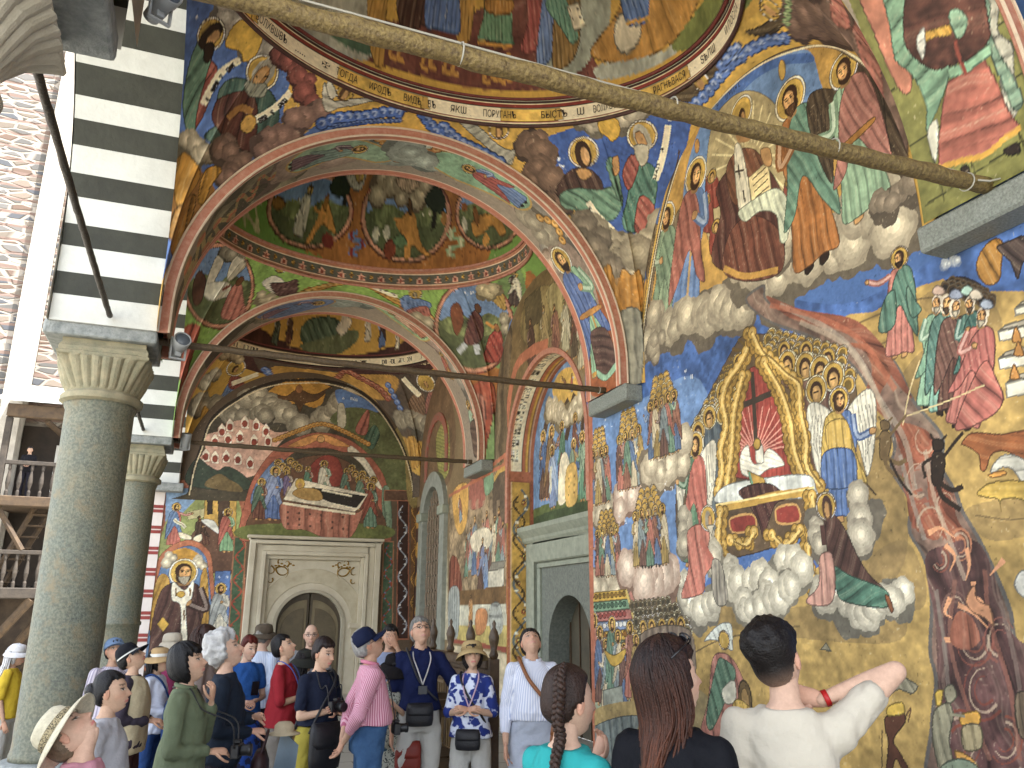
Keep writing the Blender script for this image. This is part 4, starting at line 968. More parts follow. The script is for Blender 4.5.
["glyphs",[0.35,2.33],[0.55,2.33],0.0403,"c9d2e6",4],
["poly","58 319 84 320 92 91 66 92","3f5a44",{"sm":False,"olc":"b0684c","ol":3}],
["vine",[0.77,1.01],[0.73,3.12],0.1743,"9c3f30","",9],
["poly","-38 411 -24 508 -13 559 33 612 93 653 167 672 246 676 316 652 383 581 436 460 442 415 -35 390","484236",{"ol":0}],
["poly","87 599 108 647 167 677 235 665 272 624 217 602 171 617","c08a34",{}],
["poly","105 638 138 632 158 648 173 650 203 643 240 666 210 630 182 618 173 598 158 620 128 622","5a3f28",{}],
["ell",[1.67,6.51],0.08,0.1,"8a5a34",{"ol":1}],
["cloud","46 587 74 616 97 628 108 597 141 586 185 581 229 589 249 622 270 647 286 661",0.2021,"a0998a","544e44",{"seed":4}],
["cloud","16 577 47 569 92 586",0.1559,"8d8678","4a443a",{"seed":5}],
["poly","247 652 270 659 329 636 353 615 273 612","4f74bc",{"ol":0}],
["glyphs",[2.64,6.37],[3.01,6.36],0.0593,"d5dcea",6],
["poly","240 586 272 617 342 614 391 563 436 460 438 414 362 433 324 511 275 565","5c6440",{"ol":0}],
["poly","256 622 270 624 277 577 259 571","a39f92",{}],
["poly","298 567 321 616 330 605 324 558","a0564c",{"fold":[0.3,1,0.1,1]}],
["poly","320 546 341 583 356 560 339 524","3f5f50",{"fold":[0.3,1,0.1,1]}],
["poly","-32 453 -17 497 -20 528 13 543 31 563 78 571 123 548 155 551 128 513 103 462 59 442","c59a8c",{"ol":0}],
["poly","6 528 4 547 11 559 20 549 22 529","d8cfc4",{"sm":False,"olc":"8a3f30"}],
["ell",[0.13,5.39],0.06,0.08,"8c3a2c",{"ol":0}],
["poly","21 540 19 560 26 571 36 561 37 541","d8cfc4",{"sm":False,"olc":"8a3f30"}],
["ell",[0.28,5.51],0.06,0.08,"8c3a2c",{"ol":0}],
["poly","51 549 49 569 57 581 66 570 68 550","d8cfc4",{"sm":False,"olc":"8a3f30"}],
["ell",[0.58,5.61],0.06,0.08,"8c3a2c",{"ol":0}],
["poly","74 546 73 566 80 578 89 568 91 548","d8cfc4",{"sm":False,"olc":"8a3f30"}],
["ell",[0.82,5.58],0.06,0.08,"8c3a2c",{"ol":0}],
["poly","96 535 95 555 102 567 111 556 113 536","d8cfc4",{"sm":False,"olc":"8a3f30"}],
["ell",[1.04,5.47],0.06,0.08,"8c3a2c",{"ol":0}],
["poly","-6 505 -8 524 -1 536 8 525 10 506","d8cfc4",{"sm":False,"olc":"8a3f30"}],
["ell",[0.01,5.16],0.06,0.08,"8c3a2c",{"ol":0}],
["poly","20 511 18 531 25 542 34 532 36 512","d8cfc4",{"sm":False,"olc":"8a3f30"}],
["ell",[0.27,5.23],0.06,0.08,"8c3a2c",{"ol":0}],
["poly","44 517 42 537 49 549 58 538 60 519","d8cfc4",{"sm":False,"olc":"8a3f30"}],
["ell",[0.51,5.29],0.06,0.08,"8c3a2c",{"ol":0}],
["poly","73 511 72 531 79 542 88 532 90 512","d8cfc4",{"sm":False,"olc":"8a3f30"}],
["ell",[0.81,5.22],0.06,0.08,"8c3a2c",{"ol":0}],
["poly","102 513 101 533 108 545 118 534 119 514","d8cfc4",{"sm":False,"olc":"8a3f30"}],
["ell",[1.1,5.25],0.06,0.08,"8c3a2c",{"ol":0}],
["poly","-20 471 -22 491 -16 502 -6 492 -5 472","d8cfc4",{"sm":False,"olc":"8a3f30"}],
["ell",[-0.14,4.83],0.06,0.08,"8c3a2c",{"ol":0}],
["poly","-2 468 -4 488 3 499 12 489 14 469","d8cfc4",{"sm":False,"olc":"8a3f30"}],
["ell",[0.05,4.8],0.06,0.08,"8c3a2c",{"ol":0}],
["poly","20 472 18 491 25 503 34 492 36 473","d8cfc4",{"sm":False,"olc":"8a3f30"}],
["ell",[0.27,4.83],0.06,0.08,"8c3a2c",{"ol":0}],
["poly","44 469 42 489 50 500 59 490 61 470","d8cfc4",{"sm":False,"olc":"8a3f30"}],
["ell",[0.51,4.81],0.06,0.08,"8c3a2c",{"ol":0}],
["poly","69 462 68 482 75 493 84 483 86 463","d8cfc4",{"sm":False,"olc":"8a3f30"}],
["ell",[0.77,4.74],0.06,0.08,"8c3a2c",{"ol":0}],
["poly","-43 421 -33 479 -8 466 13 456 32 466 69 447 82 418","39463c",{}],
["poly","-9 421 14 448 39 437 61 425 62 412","6d5c3c",{"ol":0}],
["poly","67 318 74 396 89 450 120 503 167 538 224 556 288 543 340 505 378 446 395 329 368 328 353 433 318 488 272 514 222 520 171 507 130 464 107 415 97 319","a35a48",{}],
["poly","84 396 96 440 128 486 147 483 117 437 97 386","5f7ab0",{}],
["poly","293 530 332 495 367 438 353 442 318 488 285 515","c9c4b8",{}],
["poly","153 519 220 552 289 529 255 527 221 538 189 522","c98a4c",{}],
["ell",[2.23,5.4],0.09,0.09,"b98a55",{"ol":2}],
["poly","367 433 385 435 394 345 376 344","6f8c78",{"fold":[0,1,0.1,0.8]}],
["wave","124 530 176 557 223 575 276 561 330 537",0.0784,"b07a34","d8b878"],
["poly","99 319 100 397 121 446 160 484 224 504 280 496 320 465 354 410 365 328","6a4a38",{"ol":1}],
["poly","200 468 220 497 246 505 269 491 276 440 207 436","8c3a32",{}],
["poly","92 344 366 355 370 322 91 312","66703c",{"ol":0}],
["heads","135 480 144 473 154 466 161 486 171 479 180 472 296 479 305 466 314 453 321 467 330 454 339 441 347 455",0.0885,{"face":1}],
["fig",[1.32,3.56],[1.31,4.73],"4f6cb4","7a8cc0",{"w":1.15,"beard":"9a9484"}],
["fig",[1.66,4.0],[1.55,4.66],"a8968a","6a5a8c",{"w":1.15,"beard":"9a9484"}],
["fig",[2.08,4.14],[1.99,4.77],"9c6a5c","4f7a68",{"w":1.15,"beard":"9a9484"}],
["fig",[2.43,4.04],[2.33,4.93],"86a490","c9c4b8",{"w":1.15,"beard":"9a9484"}],
["fig",[2.85,4.07],[2.85,4.79],"b06a4c","5f7f70",{"w":1.15,"beard":"9a9484"}],
["fig",[3.2,3.86],[3.2,4.67],"7d3f34","5f8070",{"w":1.15,"beard":"9a9484"}],
["fig",[3.44,3.47],[3.41,4.5],"5f8474","8c4438",{"w":1.15,"beard":"9a9484"}],
["fig",[1.04,3.55],[1.04,4.45],"6a3f34","4f6a5c",{"w":1.15,"beard":"9a9484"}],
["poly","152 400 175 449 250 436 336 423 319 390 307 381 231 391","d4ccbc",{"sm":False}],
["poly","211 431 300 421 331 418 311 390 252 400 219 412","2f2a26",{"sm":False}],
["ell",[1.85,4.37],0.11,0.12,"c9a347",{"ol":1}],
["ell",[1.85,4.34],0.05,0.06,"b98a55",{"ol":0}],
["poly","170 414 186 428 225 426 235 404 198 402","b08a4c",{}],
["line",[[2.33,4.26],[3.0,4.16]],0.0443,"d9d2be",{"sm":False}],
["poly","150 393 232 386 309 379 328 391 305 328 258 318 203 337 159 340","b06a5a",{"fold":[0,1,0.22,1]}],
["line","152 393 232 384 309 377",0.0541,"d9d0bc",{"sm":False}],
["ell",[1.64,3.74],0.025,0.03,"5a3a34",{"ol":0}],
["ell",[1.89,3.6],0.025,0.03,"5a3a34",{"ol":0}],
["ell",[2.13,3.46],0.025,0.03,"5a3a34",{"ol":0}],
["ell",[2.35,3.71],0.025,0.03,"5a3a34",{"ol":0}],
["ell",[2.6,3.57],0.025,0.03,"5a3a34",{"ol":0}],
["ell",[2.85,3.43],0.025,0.03,"5a3a34",{"ol":0}],
["ell",[1.65,3.62],0.025,0.03,"5a3a34",{"ol":0}],
["ell",[1.9,3.48],0.025,0.03,"5a3a34",{"ol":0}],
["ell",[2.11,3.72],0.025,0.03,"5a3a34",{"ol":0}],
["ell",[2.36,3.58],0.025,0.03,"5a3a34",{"ol":0}],
["ell",[2.61,3.44],0.025,0.03,"5a3a34",{"ol":0}],
["ell",[2.83,3.69],0.025,0.03,"5a3a34",{"ol":0}],
["ell",[1.66,3.49],0.025,0.03,"5a3a34",{"ol":0}],
["ell",[1.88,3.73],0.025,0.03,"5a3a34",{"ol":0}],
["poly","375 320 400 320 407 108 379 109","44604a",{"sm":False,"olc":"b0684c","ol":3}],
["vine",[3.91,1.17],[3.89,3.11],0.1764,"9c3f30","",8,{"hi":"5a78b0"}],
["poly","403 413 431 414 443 108 414 108","3c241e",{"sm":False,"olc":"b0684c","ol":3}],
["vine",[4.27,1.21],[4.17,4.0],0.2013,"8791a8","",8,{"hi":"c9cdd6"}],
["poly","435 414 456 415 468 87 446 87","6b4a2c",{"sm":False,"ol":0}],
["vine",[4.52,0.98],[4.43,4.03],0.1126,"b98a3a","",12],
["poly","372 434 456 438 456 413 373 409","5f4436",{"sm":False,"olc":"b0684c","ol":2}],
["poly","391 575 445 604 452 415 428 414 414 529","8a7a48",{"ol":0}],
["line","-39 407 -33 464 -24 508 -13 559 8 590 33 612 62 636 93 653 128 666 167 672 207 677 246 675 281 668 316 652 353 622 385 580 411 534 430 483 442 426",0.0629,"2e2620"],
["line","-38 400 -33 458 -23 501 -13 552 9 583 33 606 63 629 93 646 129 659 168 665 208 670 246 668 281 660 317 645 353 615 385 573 412 527 430 476 442 419",0.0251,"c9bda0"],
 ],
 's1': [
["cloud","674 103 639 72 601 61 567 62",0.3174,"8d8a74","5a5548",{"seed":60}],
["cloud","565 40 539 26 504 22",0.2701,"a08a80","6f5f5a",{"seed":61}],
["cloud","426 33 408 24 387 23",0.2411,"94a09c","66706e",{"seed":62}],
["cloud","303 9 262 20 224 21",0.1987,"a8908a","74605a",{"seed":63}],
["cloud","274 11 216 44 179 54",0.1908,"8f8a84","66605c",{"seed":64}],
["cloud","183 64 139 57 84 53",0.1747,"b09a8c","86705f",{"seed":65}],
["poly","189 39 162 18 69 7 0 -4 5 72 52 77 123 88","97512f",{"ol":0}],
["poly","209 46 177 13 99 22 74 63 162 77","8e7a70",{"ol":0}],
["cloud","218 40 235 40 247 40",0.1484,"9c9484","6d6458"],
["wave","234 27 216 13 196 23",0.0833,"c08a3c","e6c98a"],
["fig",[0.24,0.41],[1.96,0.51],"7fae92","4a66b0",{"w":1.35,"pose":3,"beard":"2c1c12","trim":"b98a3c","c3":"b07a3c","foldp":0.07}],
["poly","80 60 75 20 30 10 19 39 31 57","5a3e3a",{"fold":[0.4,1,0.08,1]}],
["poly","34 56 22 34 30 10 22 6 14 34 24 55","86b49c",{}],
["poly","400 21 378 11 332 1 277 3 251 19 259 43 299 54 345 60 381 47","7aa488",{"olc":"c08a3c","ol":4}],
["fig",[2.59,0.29],[3.46,0.27],"5a78b8","a04a48",{"w":1.25,"pose":3,"foldp":0.08}],
["wave","392 29 374 5 333 -2 300 -2",0.084,"b8763a","e0c08a"],
["poly","557 31 536 7 490 2 447 21 423 47 444 61 489 45 536 56","86a890",{"olc":"c08a3c","ol":4}],
["fig",[5.51,0.34],[4.59,0.29],"6a5060","6f8f8c",{"w":1.15,"pose":3,"mir":1,"foldp":0.08}],
["wave","490 2 460 2 432 26 419 50",0.0865,"b07a34","e0c08a"],
["cloud",[[4.16,0.27],[4.04,0.29]],0.1713,"94a09c","6d7470"],
["poly","756 55 707 48 657 43 603 36 577 52 614 81 663 129 709 181 752 189","4d4a40",{"ol":0}],
["vine",[7.03,0.5],[6.65,0.53],0.6376,"9a8a5c","",3,{"hi":"b56a4c"}],
["vine",[6.65,0.66],[6.29,0.5],0.4714,"9a8a5c","",3,{"hi":"b56a4c"}],
["vine",[6.35,0.5],[5.95,0.45],0.3604,"9a8a5c","",3,{"hi":"b56a4c"}],
["vine",[7.3,0.64],[6.96,0.64],0.8794,"9a8a5c","",3,{"hi":"b56a4c"}],
["vine",[6.03,0.36],[5.7,0.29],0.2795,"9a8a5c","",3,{"hi":"b56a4c"}],
 ],
 's2': [
["cloud","641 -6 587 7 539 13",0.3963,"8d8a74","5a5548",{"seed":70}],
["cloud","428 16 397 -6 368 -14",0.3398,"94a09c","66706e",{"seed":71}],
["cloud","268 -10 219 -3 183 3",0.2505,"a8908a","74605a",{"seed":72}],
["cloud","175 -1 118 9 55 11",0.1946,"8f8a84","66605c",{"seed":73}],
["fig",[0.16,0.1],[1.13,0.26],"a06a54","8fae9a",{"w":1.2,"pose":3}],
["poly","70 39 67 -16 14 -17 11 26","5c463e",{"fold":[0.3,1,0.1,1]}],
["fig",[1.59,0.47],[2.11,0.18],"a8783c","a8564c",{"w":1.2}],
["poly","373 -15 316 -38 244 -4 251 42 318 32","8cae84",{"olc":"c08a3c","ol":3}],
["fig",[2.47,0.21],[3.27,0.07],"a8624c","c49a84",{"w":1.2,"pose":3}],
["wave","390 -14 366 -39 324 -33",0.1332,"b8763a","e0c08a"],
["poly","557 19 496 5 419 15 439 56 506 78","5a70a0",{"olc":"c08a3c","ol":3}],
["fig",[5.43,0.39],[4.34,0.31],"7c5a70","5a78b0",{"w":1.1,"mir":1}],
["poly","667 9 641 -6 586 13 566 26 615 73 651 114","4f4a42",{"ol":0}],
 ],
 's0': [
["poly","-5 85 58 89 112 89 150 85 186 78 177 32 120 -33 -17 7","77783f",{"sm":False,"ol":0}],
["line",[[0.12,0.82],[0.19,-0.0]],0.009,"3f3f22",{"sm":False}],
["line",[[0.58,0.89],[0.58,-0.09]],0.0089,"3f3f22",{"sm":False}],
["line",[[-0.15,0.79],[-0.08,0.05]],0.009,"3f3f22",{"sm":False}],
["line",[[1.01,0.9],[0.91,-0.2]],0.0087,"3f3f22",{"sm":False}],
["line",[[0.64,0.5],[0.02,0.42]],0.0082,"3f3f22",{"sm":False}],
["line",[[0.57,0.17],[0.04,0.09]],0.0078,"3f3f22",{"sm":False}],
["line",[[0.47,0.71],[0.08,0.67]],0.0087,"3f3f22",{"sm":False}],
["line",[[0.81,0.02],[0.43,0.01]],0.0074,"3f3f22",{"sm":False}],
["poly","167 75 181 72 167 47 124 61 95 69 95 78 122 80","b5705c",{"ol":1}],
["poly","165 54 147 24 124 61 93 41 110 32 83 45 63 66 62 70 78 65 101 67 117 73 136 67","6f9c84",{"fold":[0.3,-1,0.09,1]}],
["poly","122 1 106 -1 91 6 77 2 60 6 44 7 35 14 56 16 87 11 116 11","a9aaa2",{"fold":[0.2,1,0.08,1]}],
["poly","126 6 110 4 90 11 72 9 43 5 40 12 62 15 90 15","6f9080",{"fold":[0.2,1,0.08,1]}],
["poly","82 46 81 33 80 19 64 17 42 15 27 10 26 21 23 35 29 52 32 68 50 64 71 54","ad5f54",{"fold":[0.15,1,0.16,1],"sm":False}],
["poly","145 49 149 34 126 6 100 9 89 13 86 28 90 41 94 51 106 59 123 62","5d372f",{"fold":[0.5,1,0.2,0.6],"mot":0.35}],
["poly","90 43 86 29 87 13 80 14 79 32 83 45","7fae92",{"sm":False}],
["line","102 32 89 34 78 33",0.0239,"8c3f34"],
["poly","119 29 118 22 108 20 101 27 105 31","7fa892",{"fold":[0.3,1,0.08,1]}],
["poly","120 49 117 40 113 31 107 33 112 42 114 50","c9983a",{"fold":[1,0.2,0.05,0.6]}],
["poly","118 55 123 46 112 50 105 56","d3d6d8",{"fold":[0.2,1,0.05,0.8]}],
["line","32 68 28 51 23 35 26 21 27 10",0.0405,"c9983a"],
["poly","23 53 23 47 13 46 13 52","2c221c",{}],
["poly","20 23 19 14 12 13 14 21","2c221c",{}],
["poly","61 69 63 60 38 68 47 71","c9ccc4",{}],
 ],
 'v0': [
["poly","912 227 821 262 766 260 703 267 637 274 606 224 679 170 706 128 723 59 881 -87","4a6cba",{"ol":0}],
["poly","647 32 741 70 762 133 708 132 704 86","9a6a34",{"ol":0}],
["poly","702 266 637 274 537 286 413 285 311 276 269 249 333 223 408 252 475 244 620 239 654 196","c59b42",{"ol":0}],
["cloud","808 244 794 245 821 250",0.0974,"aea8a0","6d6660",{"k":1.45}],
["cloud",[[7.53,2.56],[7.43,2.55]],0.083,"aea8a0","6d6660",{"seed":2,"k":1.52}],
["poly","789 230 798 252 766 260 753 244 759 233 770 236","d0a43c",{}],
["poly","781 169 808 200 815 216 796 219 777 201 760 173 761 157","58806e",{"fold":[0.15,1,0.1,1]}],
["poly","760 165 780 199 788 214 772 210 760 182","9c5048",{"fold":[0.2,1,0.08,1]}],
["halo",[8.1,2.26],0.1172,{"k":1.37}],
["ell",[8.09,2.25],0.1,0.13,"2c1c12",{"ol":0}],
["ell",[8.05,2.26],0.06,0.08,"b98a55",{"ol":1}],
["poly","807 218 799 224 789 214 794 208","2c1c12",{}],
["poly","746 162 742 184 754 191 762 207 751 222 715 232 683 220 677 196 686 180","3f5e58",{"fold":[0.5,1,0.12,1]}],
["poly","743 176 756 190 752 203 733 220 710 212 692 189 696 175","5c332c",{"fold":[0.5,1,0.14,1]}],
["halo",[7.33,2.38],0.136,{"k":1.43}],
["ell",[7.32,2.38],0.13,0.14,"9a968c",{"ol":0}],
["ell",[7.32,2.35],0.085,0.11,"b8864c",{"ol":1}],
["ell",[7.33,2.34],0.05,0.08,"cfa066",{"ol":0}],
["poly","743 224 732 228 719 234 713 224 727 216 741 218","9aa094",{"fold":[0,1,0.05,0.8]}],
["line",[[7.39,2.32],[7.35,2.33]],0.0134,"2a180e",{"sm":False,"kx":1.4}],
["line",[[7.29,2.37],[7.24,2.39]],0.0137,"2a180e",{"sm":False,"kx":1.42}],
["line","737 189 730 203 714 207",0.0626,"a8763c",{"kx":1.24}],
["line","766 184 769 198 771 214 764 232",0.0678,"ded6c0",{"kx":1.22}],
["glyphs",[7.67,1.88],[7.7,2.06],0.0423,"2a2018",6,{"k":1.23}],
["glyphs",[7.71,2.1],[7.68,2.26],0.042,"2a2018",6,{"k":1.31}],
["line","715 193 701 209 691 228 689 242",0.0731,"ded6c0",{"kx":1.25}],
["glyphs",[7.09,1.98],[6.98,2.13],0.0457,"2a2018",6,{"k":1.27}],
["glyphs",[6.96,2.17],[6.9,2.35],0.0458,"2a2018",6,{"k":1.33}],
["ell",[7.1,1.97],0.09,0.09,"cf9f4a",{"ol":1}],
["glyphs",[8.4,2.24],[8.3,2.26],0.0351,"c9d2e6",3,{"k":1.36}],
["glyphs",[6.76,2.39],[6.69,2.43],0.0367,"c9d2e6",3,{"k":1.43}],
["glyphs",[6.73,2.34],[6.63,2.39],0.037,"c9d2e6",4,{"k":1.41}],
["cloud","727 264 702 261 678 255 658 248",0.0728,"94504a","54302e",{"seed":7,"k":1.57}],
["cloud","643 243 657 226 664 208 677 186",0.0952,"8a6a62","5c4844",{"seed":8,"k":1.45}],
["cloud","760 151 744 155 722 162",0.0939,"aba08c","66604f",{"seed":9,"k":1.14}],
["cloud","718 166 695 163 702 149",0.0832,"86685c","54443c",{"seed":10,"k":1.18}],
["poly","745 100 759 130 758 143 746 142 730 133 734 115","b8812c",{"fold":[0.1,1,0.1,1]}],
["poly","721 116 728 139 719 150 710 149 713 133 713 115","c08a30",{"fold":[0.3,1,0.08,1]}],
["poly","743 69 744 101 725 119 719 93 724 63","9c6a28",{"fold":[0.2,1,0.1,1]}],
["poly","633 264 642 249 654 266 653 272","b9b6ac",{}],
["poly","634 258 658 268 650 256 632 245 618 255 604 262 580 275 549 286 584 279 607 270","b0aea6",{"fold":[1,-0.2,0.06,0.9],"olc":"3a342c"}],
["halo",[6.24,2.7],0.0757,{"k":1.61}],
["ell",[6.24,2.7],0.07,0.09,"5a3a24",{"ol":0}],
["ell",[6.22,2.68],0.045,0.06,"b98a55",{"ol":1}],
["poly","445 289 417 286 388 275 369 263 343 255 332 270 344 239 362 246 387 259 407 269","a4a59c",{"fold":[0.9,-0.5,0.06,0.9],"olc":"3a342c"}],
["halo",[3.63,2.76],0.0932,{"k":1.65}],
["ell",[3.63,2.75],0.07,0.09,"5a3a24",{"ol":0}],
["ell",[3.63,2.73],0.045,0.06,"b98a55",{"ol":1}],
["wave","628 234 610 247 578 259 554 271 531 276 501 285 253 147 451 268 424 260 395 253 362 242",0.088,"4062b8","c3cfe8",{"k":1.41}],
["wave","610 238 567 256 526 268",0.0397,"2f4a90","9cb0dc",{"k":1.43}],
["poly","318 254 289 264 215 268 137 262 58 255 99 215 145 170 176 138 210 155 246 169 279 209","3658b0",{"ol":0}],
["glyphs",[2.82,2.46],[2.7,2.42],0.0407,"c9d2e6",4,{"k":1.46}],
["glyphs",[2.85,2.39],[2.66,2.33],0.041,"c9d2e6",5,{"k":1.43}],
["cloud",[[2.22,2.71],[2.08,2.63]],0.0764,"b0a898","6d665a",{"seed":12,"k":1.62}],
["cloud",[[1.67,2.61],[1.47,2.63]],0.0841,"b0a898","6d665a",{"seed":13,"k":1.55}],
["poly","203 266 186 268 174 260 179 247 193 243 198 250 205 256","d0a43c",{}],
["cloud","316 264 291 254 310 238 294 216 281 194",0.1122,"7a5f50","4d3d34",{"seed":14,"k":1.57}],
["poly","285 205 273 221 253 229 230 223 219 206 231 180 262 192","4d332c",{"fold":[0.2,1,0.1,1]}],
["poly","280 204 258 209 225 202 201 202 201 181 220 168 256 184 277 190","5f8c78",{"fold":[0.8,0.6,0.08,1]}],
["poly","209 224 197 228 198 196 204 187","5f8c78",{"fold":[0.1,1,0.06,1]}],
["halo",[2.36,2.42],0.1396,{"k":1.45}],
["ell",[2.37,2.4],0.12,0.14,"3a2416",{"ol":0}],
["ell",[2.35,2.38],0.065,0.1,"b98a55",{"ol":1}],
["ell",[2.32,2.38],0.035,0.07,"d0a06a",{"ol":0}],
["poly","252 226 237 226 231 218 246 215","b0824c",{}],
["poly","200 227 191 229 194 215 202 211","b98a55",{}],
["poly","206 162 191 194 185 218 166 217 151 203 166 171 189 150","4f8478",{"fold":[0.1,1,0.08,1]}],
["poly","194 159 179 185 166 171 174 156 190 147","a8564e",{"fold":[0.3,1,0.08,1]}],
["poly","193 210 176 225 166 217 189 193","a0504a",{"fold":[0.3,1,0.06,1]}],
["halo",[1.51,2.38],0.1325,{"k":1.42}],
["ell",[1.52,2.36],0.11,0.14,"a8a498",{"ol":0}],
["ell",[1.55,2.34],0.07,0.1,"b98a55",{"ol":1}],
["poly","167 232 149 227 158 213 168 212","b0ac9c",{}],
["line","244 192 235 177 222 162 212 147",0.0624,"ded6c0",{"kx":1.25}],
["glyphs",[2.42,1.88],[2.31,1.69],0.0417,"2a2018",5,{"k":1.23}],
["glyphs",[2.29,1.67],[2.15,1.5],0.0429,"2a2018",5,{"k":1.18}],
["line","113 236 132 217 156 194",0.0654,"ded6c0",{"kx":1.42}],
["glyphs",[1.31,2.19],[1.56,1.94],0.0284,"2a2018",6,{"k":1.34}],
["glyphs",[1.11,2.4],[0.92,2.46],0.028,"c9d2e6",4,{"k":1.44}],
["cloud","235 159 213 144 193 136 181 140",0.1483,"aea48e","6d6454",{"seed":15,"k":1.16}],
["cloud","249 153 227 126 202 122",0.1492,"9c927e","635a4c",{"seed":16,"k":1.15}],
["cloud","262 171 251 143 237 114",0.1273,"7d7264","524a40",{"seed":17,"k":1.19}],
["poly","246 88 240 118 229 124 225 101 215 118 205 109 197 112 196 81 213 64 234 67","bd812e",{"fold":[0,1,0.09,1]}],
["poly","246 105 198 102 202 62 235 63","b07428",{"fold":[0,1,0.08,1],"ol":0,"a":0.6}],
["poly","236 67 200 68 207 -22 225 -24 235 38","8c8c80",{"fold":[0,1,0.1,1]}],
["line","200 50 189 100 163 155 114 211",0.0194,"4a3a30",{"kx":1.01}],
["poly","58 255 -7 260 -105 249 -208 210 -108 209 -9 234 63 227","c9a043",{"ol":0}],
["poly","93 259 58 255 32 257 14 256 1 261 -7 253 34 242 58 240 78 246","54442e",{"fold":[1,0.4,0.06,1]}],
["halo",[0.42,2.52],0.0732,{"k":1.5}],
["ell",[0.44,2.5],0.055,0.08,"b98a55",{"ol":1}],
["poly","-58 253 -83 244 -123 233 -154 231 -134 226 -99 228 -73 238","54442e",{"fold":[1,0.5,0.06,1]}],
["halo",[-1.16,2.41],0.0944,{"k":1.44}],
["ell",[-1.14,2.41],0.055,0.08,"b98a55",{"ol":1}],
["wave","75 239 42 241 10 245 -27 244 -69 234 -95 221",0.0741,"4f70c0","c3cfe8",{"k":1.43}],
["wave","3 250 -32 252 -28 242",0.0647,"4f70c0","c3cfe8",{"k":1.49}],
["poly","-122 223 -186 214 -241 177 -214 168 -150 196","4a6cb4",{"ol":0}],
["cloud","-121 217 -154 204 -175 185 -197 162 -190 149 -190 129 -191 102 -189 75",0.1397,"7d6258","4f3c36",{"seed":18,"k":1.34}],
["poly","-210 178 -234 172 0 0 -239 134 -206 154 -192 174","b46a60",{"fold":[0.3,1,0.08,1]}],
["poly","0 0 -213 162 0 0 -162 109 -1 1","b5705c",{"ol":1}],
["wave",[[-1.16,2.25],[-1.57,2.28]],0.0526,"7f9a6c","c9d0a8",{"k":1.37}],
["poly","786 299 720 288 642 297 508 308 361 306 257 300 191 297 210 321 231 368","6a3a34",{"ol":0,"fold":[1,0,0.3,0.5]}],
["poly","828 273 766 276 716 285 666 291 596 306 630 351","9aa09a",{"ol":0}],
["poly","707 300 659 313 601 317 596 306 652 299","4a6a58",{"ol":0}],
["poly","630 351 595 358 574 307 596 305","b98a3c",{"fold":[0,1,0.05,0.7]}],
["poly","445 375 413 376 419 335 446 335","b98a3c",{"fold":[0,1,0.05,0.7]}],
["poly","278 362 164 348 163 325 205 309 240 305 282 313","8d968e",{"ol":0}],
["poly","204 312 160 324 97 334 -5 307 32 293 76 290 141 295","b8843c",{"ol":1,"fold":[0.5,1,0.2,0.5]}],
["poly","193 304 124 294 70 288 21 293 -3 292 14 285 66 282 126 286 191 295","9aa09a",{"ol":0}],
["poly","70 288 7 295 -55 296 -160 254 -99 259 -18 272 40 278","6e7a40",{"ol":0}],
["ell",[1.38,3.13],0.24,0.13,"c4bca8",{"ol":2}],
["poly","133 342 89 332 101 312 116 312 138 318","4f70b4",{"fold":[0.1,1,0.06,1]}],
["line",[[1.38,3.18],[1.01,3.12]],0.0204,"c9983a",{"sm":False,"kx":2.05}],
["poly","574 356 527 363 503 339 553 330","4a2f28",{"fold":[0,1,0.08,1]}],
["poly","511 365 462 369 439 338 482 336 508 337","4f70b8",{"fold":[0.1,1,0.06,1]}],
["poly","402 371 340 371 339 339 339 331 381 334 404 335 394 350","5c8a6c",{"fold":[0.1,1,0.05,1]}],
["line","404 334 373 332 339 330",0.0202,"c0883a",{"kx":2.26}],
["poly","391 357 338 356 342 348 386 349","b07a34",{"fold":[0,1,0.05,0.9]}],
["poly","309 369 255 366 276 341 298 325 325 328 308 343","9c4a48",{"fold":[0.2,1,0.07,1]}],
["poly","265 366 234 363 268 320 296 321","5a78b8",{"fold":[0.1,1,0.05,1]}],
["poly","244 365 205 360 218 323 242 311 269 316","8a6a38",{"fold":[0,1,0.05,1]}],
["poly","273 349 241 353 219 328 232 322 247 332","5f9482",{"fold":[0.3,1,0.05,1]}],
["poly","234 344 212 343 205 329 226 329","dcd4bc",{"sm":False}],
["glyphs",[2.3,3.41],[2.12,3.4],0.0129,"3a3020",4,{"k":2.38}],
["glyphs",[2.28,3.37],[2.09,3.35],0.0131,"3a3020",4,{"k":2.31}],
["line","565 325 564 315 564 311 553 311",0.0271,"b8843c",{"kx":2.14}],
["line","550 327 549 316 550 312 539 312",0.0271,"b8843c",{"kx":2.16}],
["line","504 328 504 317 505 314 494 313",0.0272,"b8843c",{"kx":2.18}],
["line","489 330 490 319 491 315 480 315",0.0272,"b8843c",{"kx":2.2}],
["line","462 330 463 319 465 315 453 314",0.0273,"b8843c",{"kx":2.2}],
["line","447 330 448 319 450 315 438 314",0.0273,"b8843c",{"kx":2.2}],
["line","386 327 389 316 390 312 379 311",0.0276,"b8843c",{"kx":2.16}],
["line","371 328 374 317 376 314 365 312",0.0274,"b8843c",{"kx":2.18}],
["line","356 326 360 315 361 312 351 310",0.0276,"b8843c",{"kx":2.15}],
["line","345 327 349 316 351 313 340 311",0.0274,"b8843c",{"kx":2.17}],
 ],
 'v1': [
["poly","4 1 491 414 437 310 796 227","a8662e",{"ol":0,"sm":False}],
["poly","850 374 48 419 250 319 675 297","a8662e",{"ol":0,"sm":False}],
["poly","481 406 0 0 16 244 435 300","a8662e",{"ol":0,"sm":False}],
["poly","650 389 -13 371 141 274 551 290","a8662e",{"ol":0,"sm":False}],
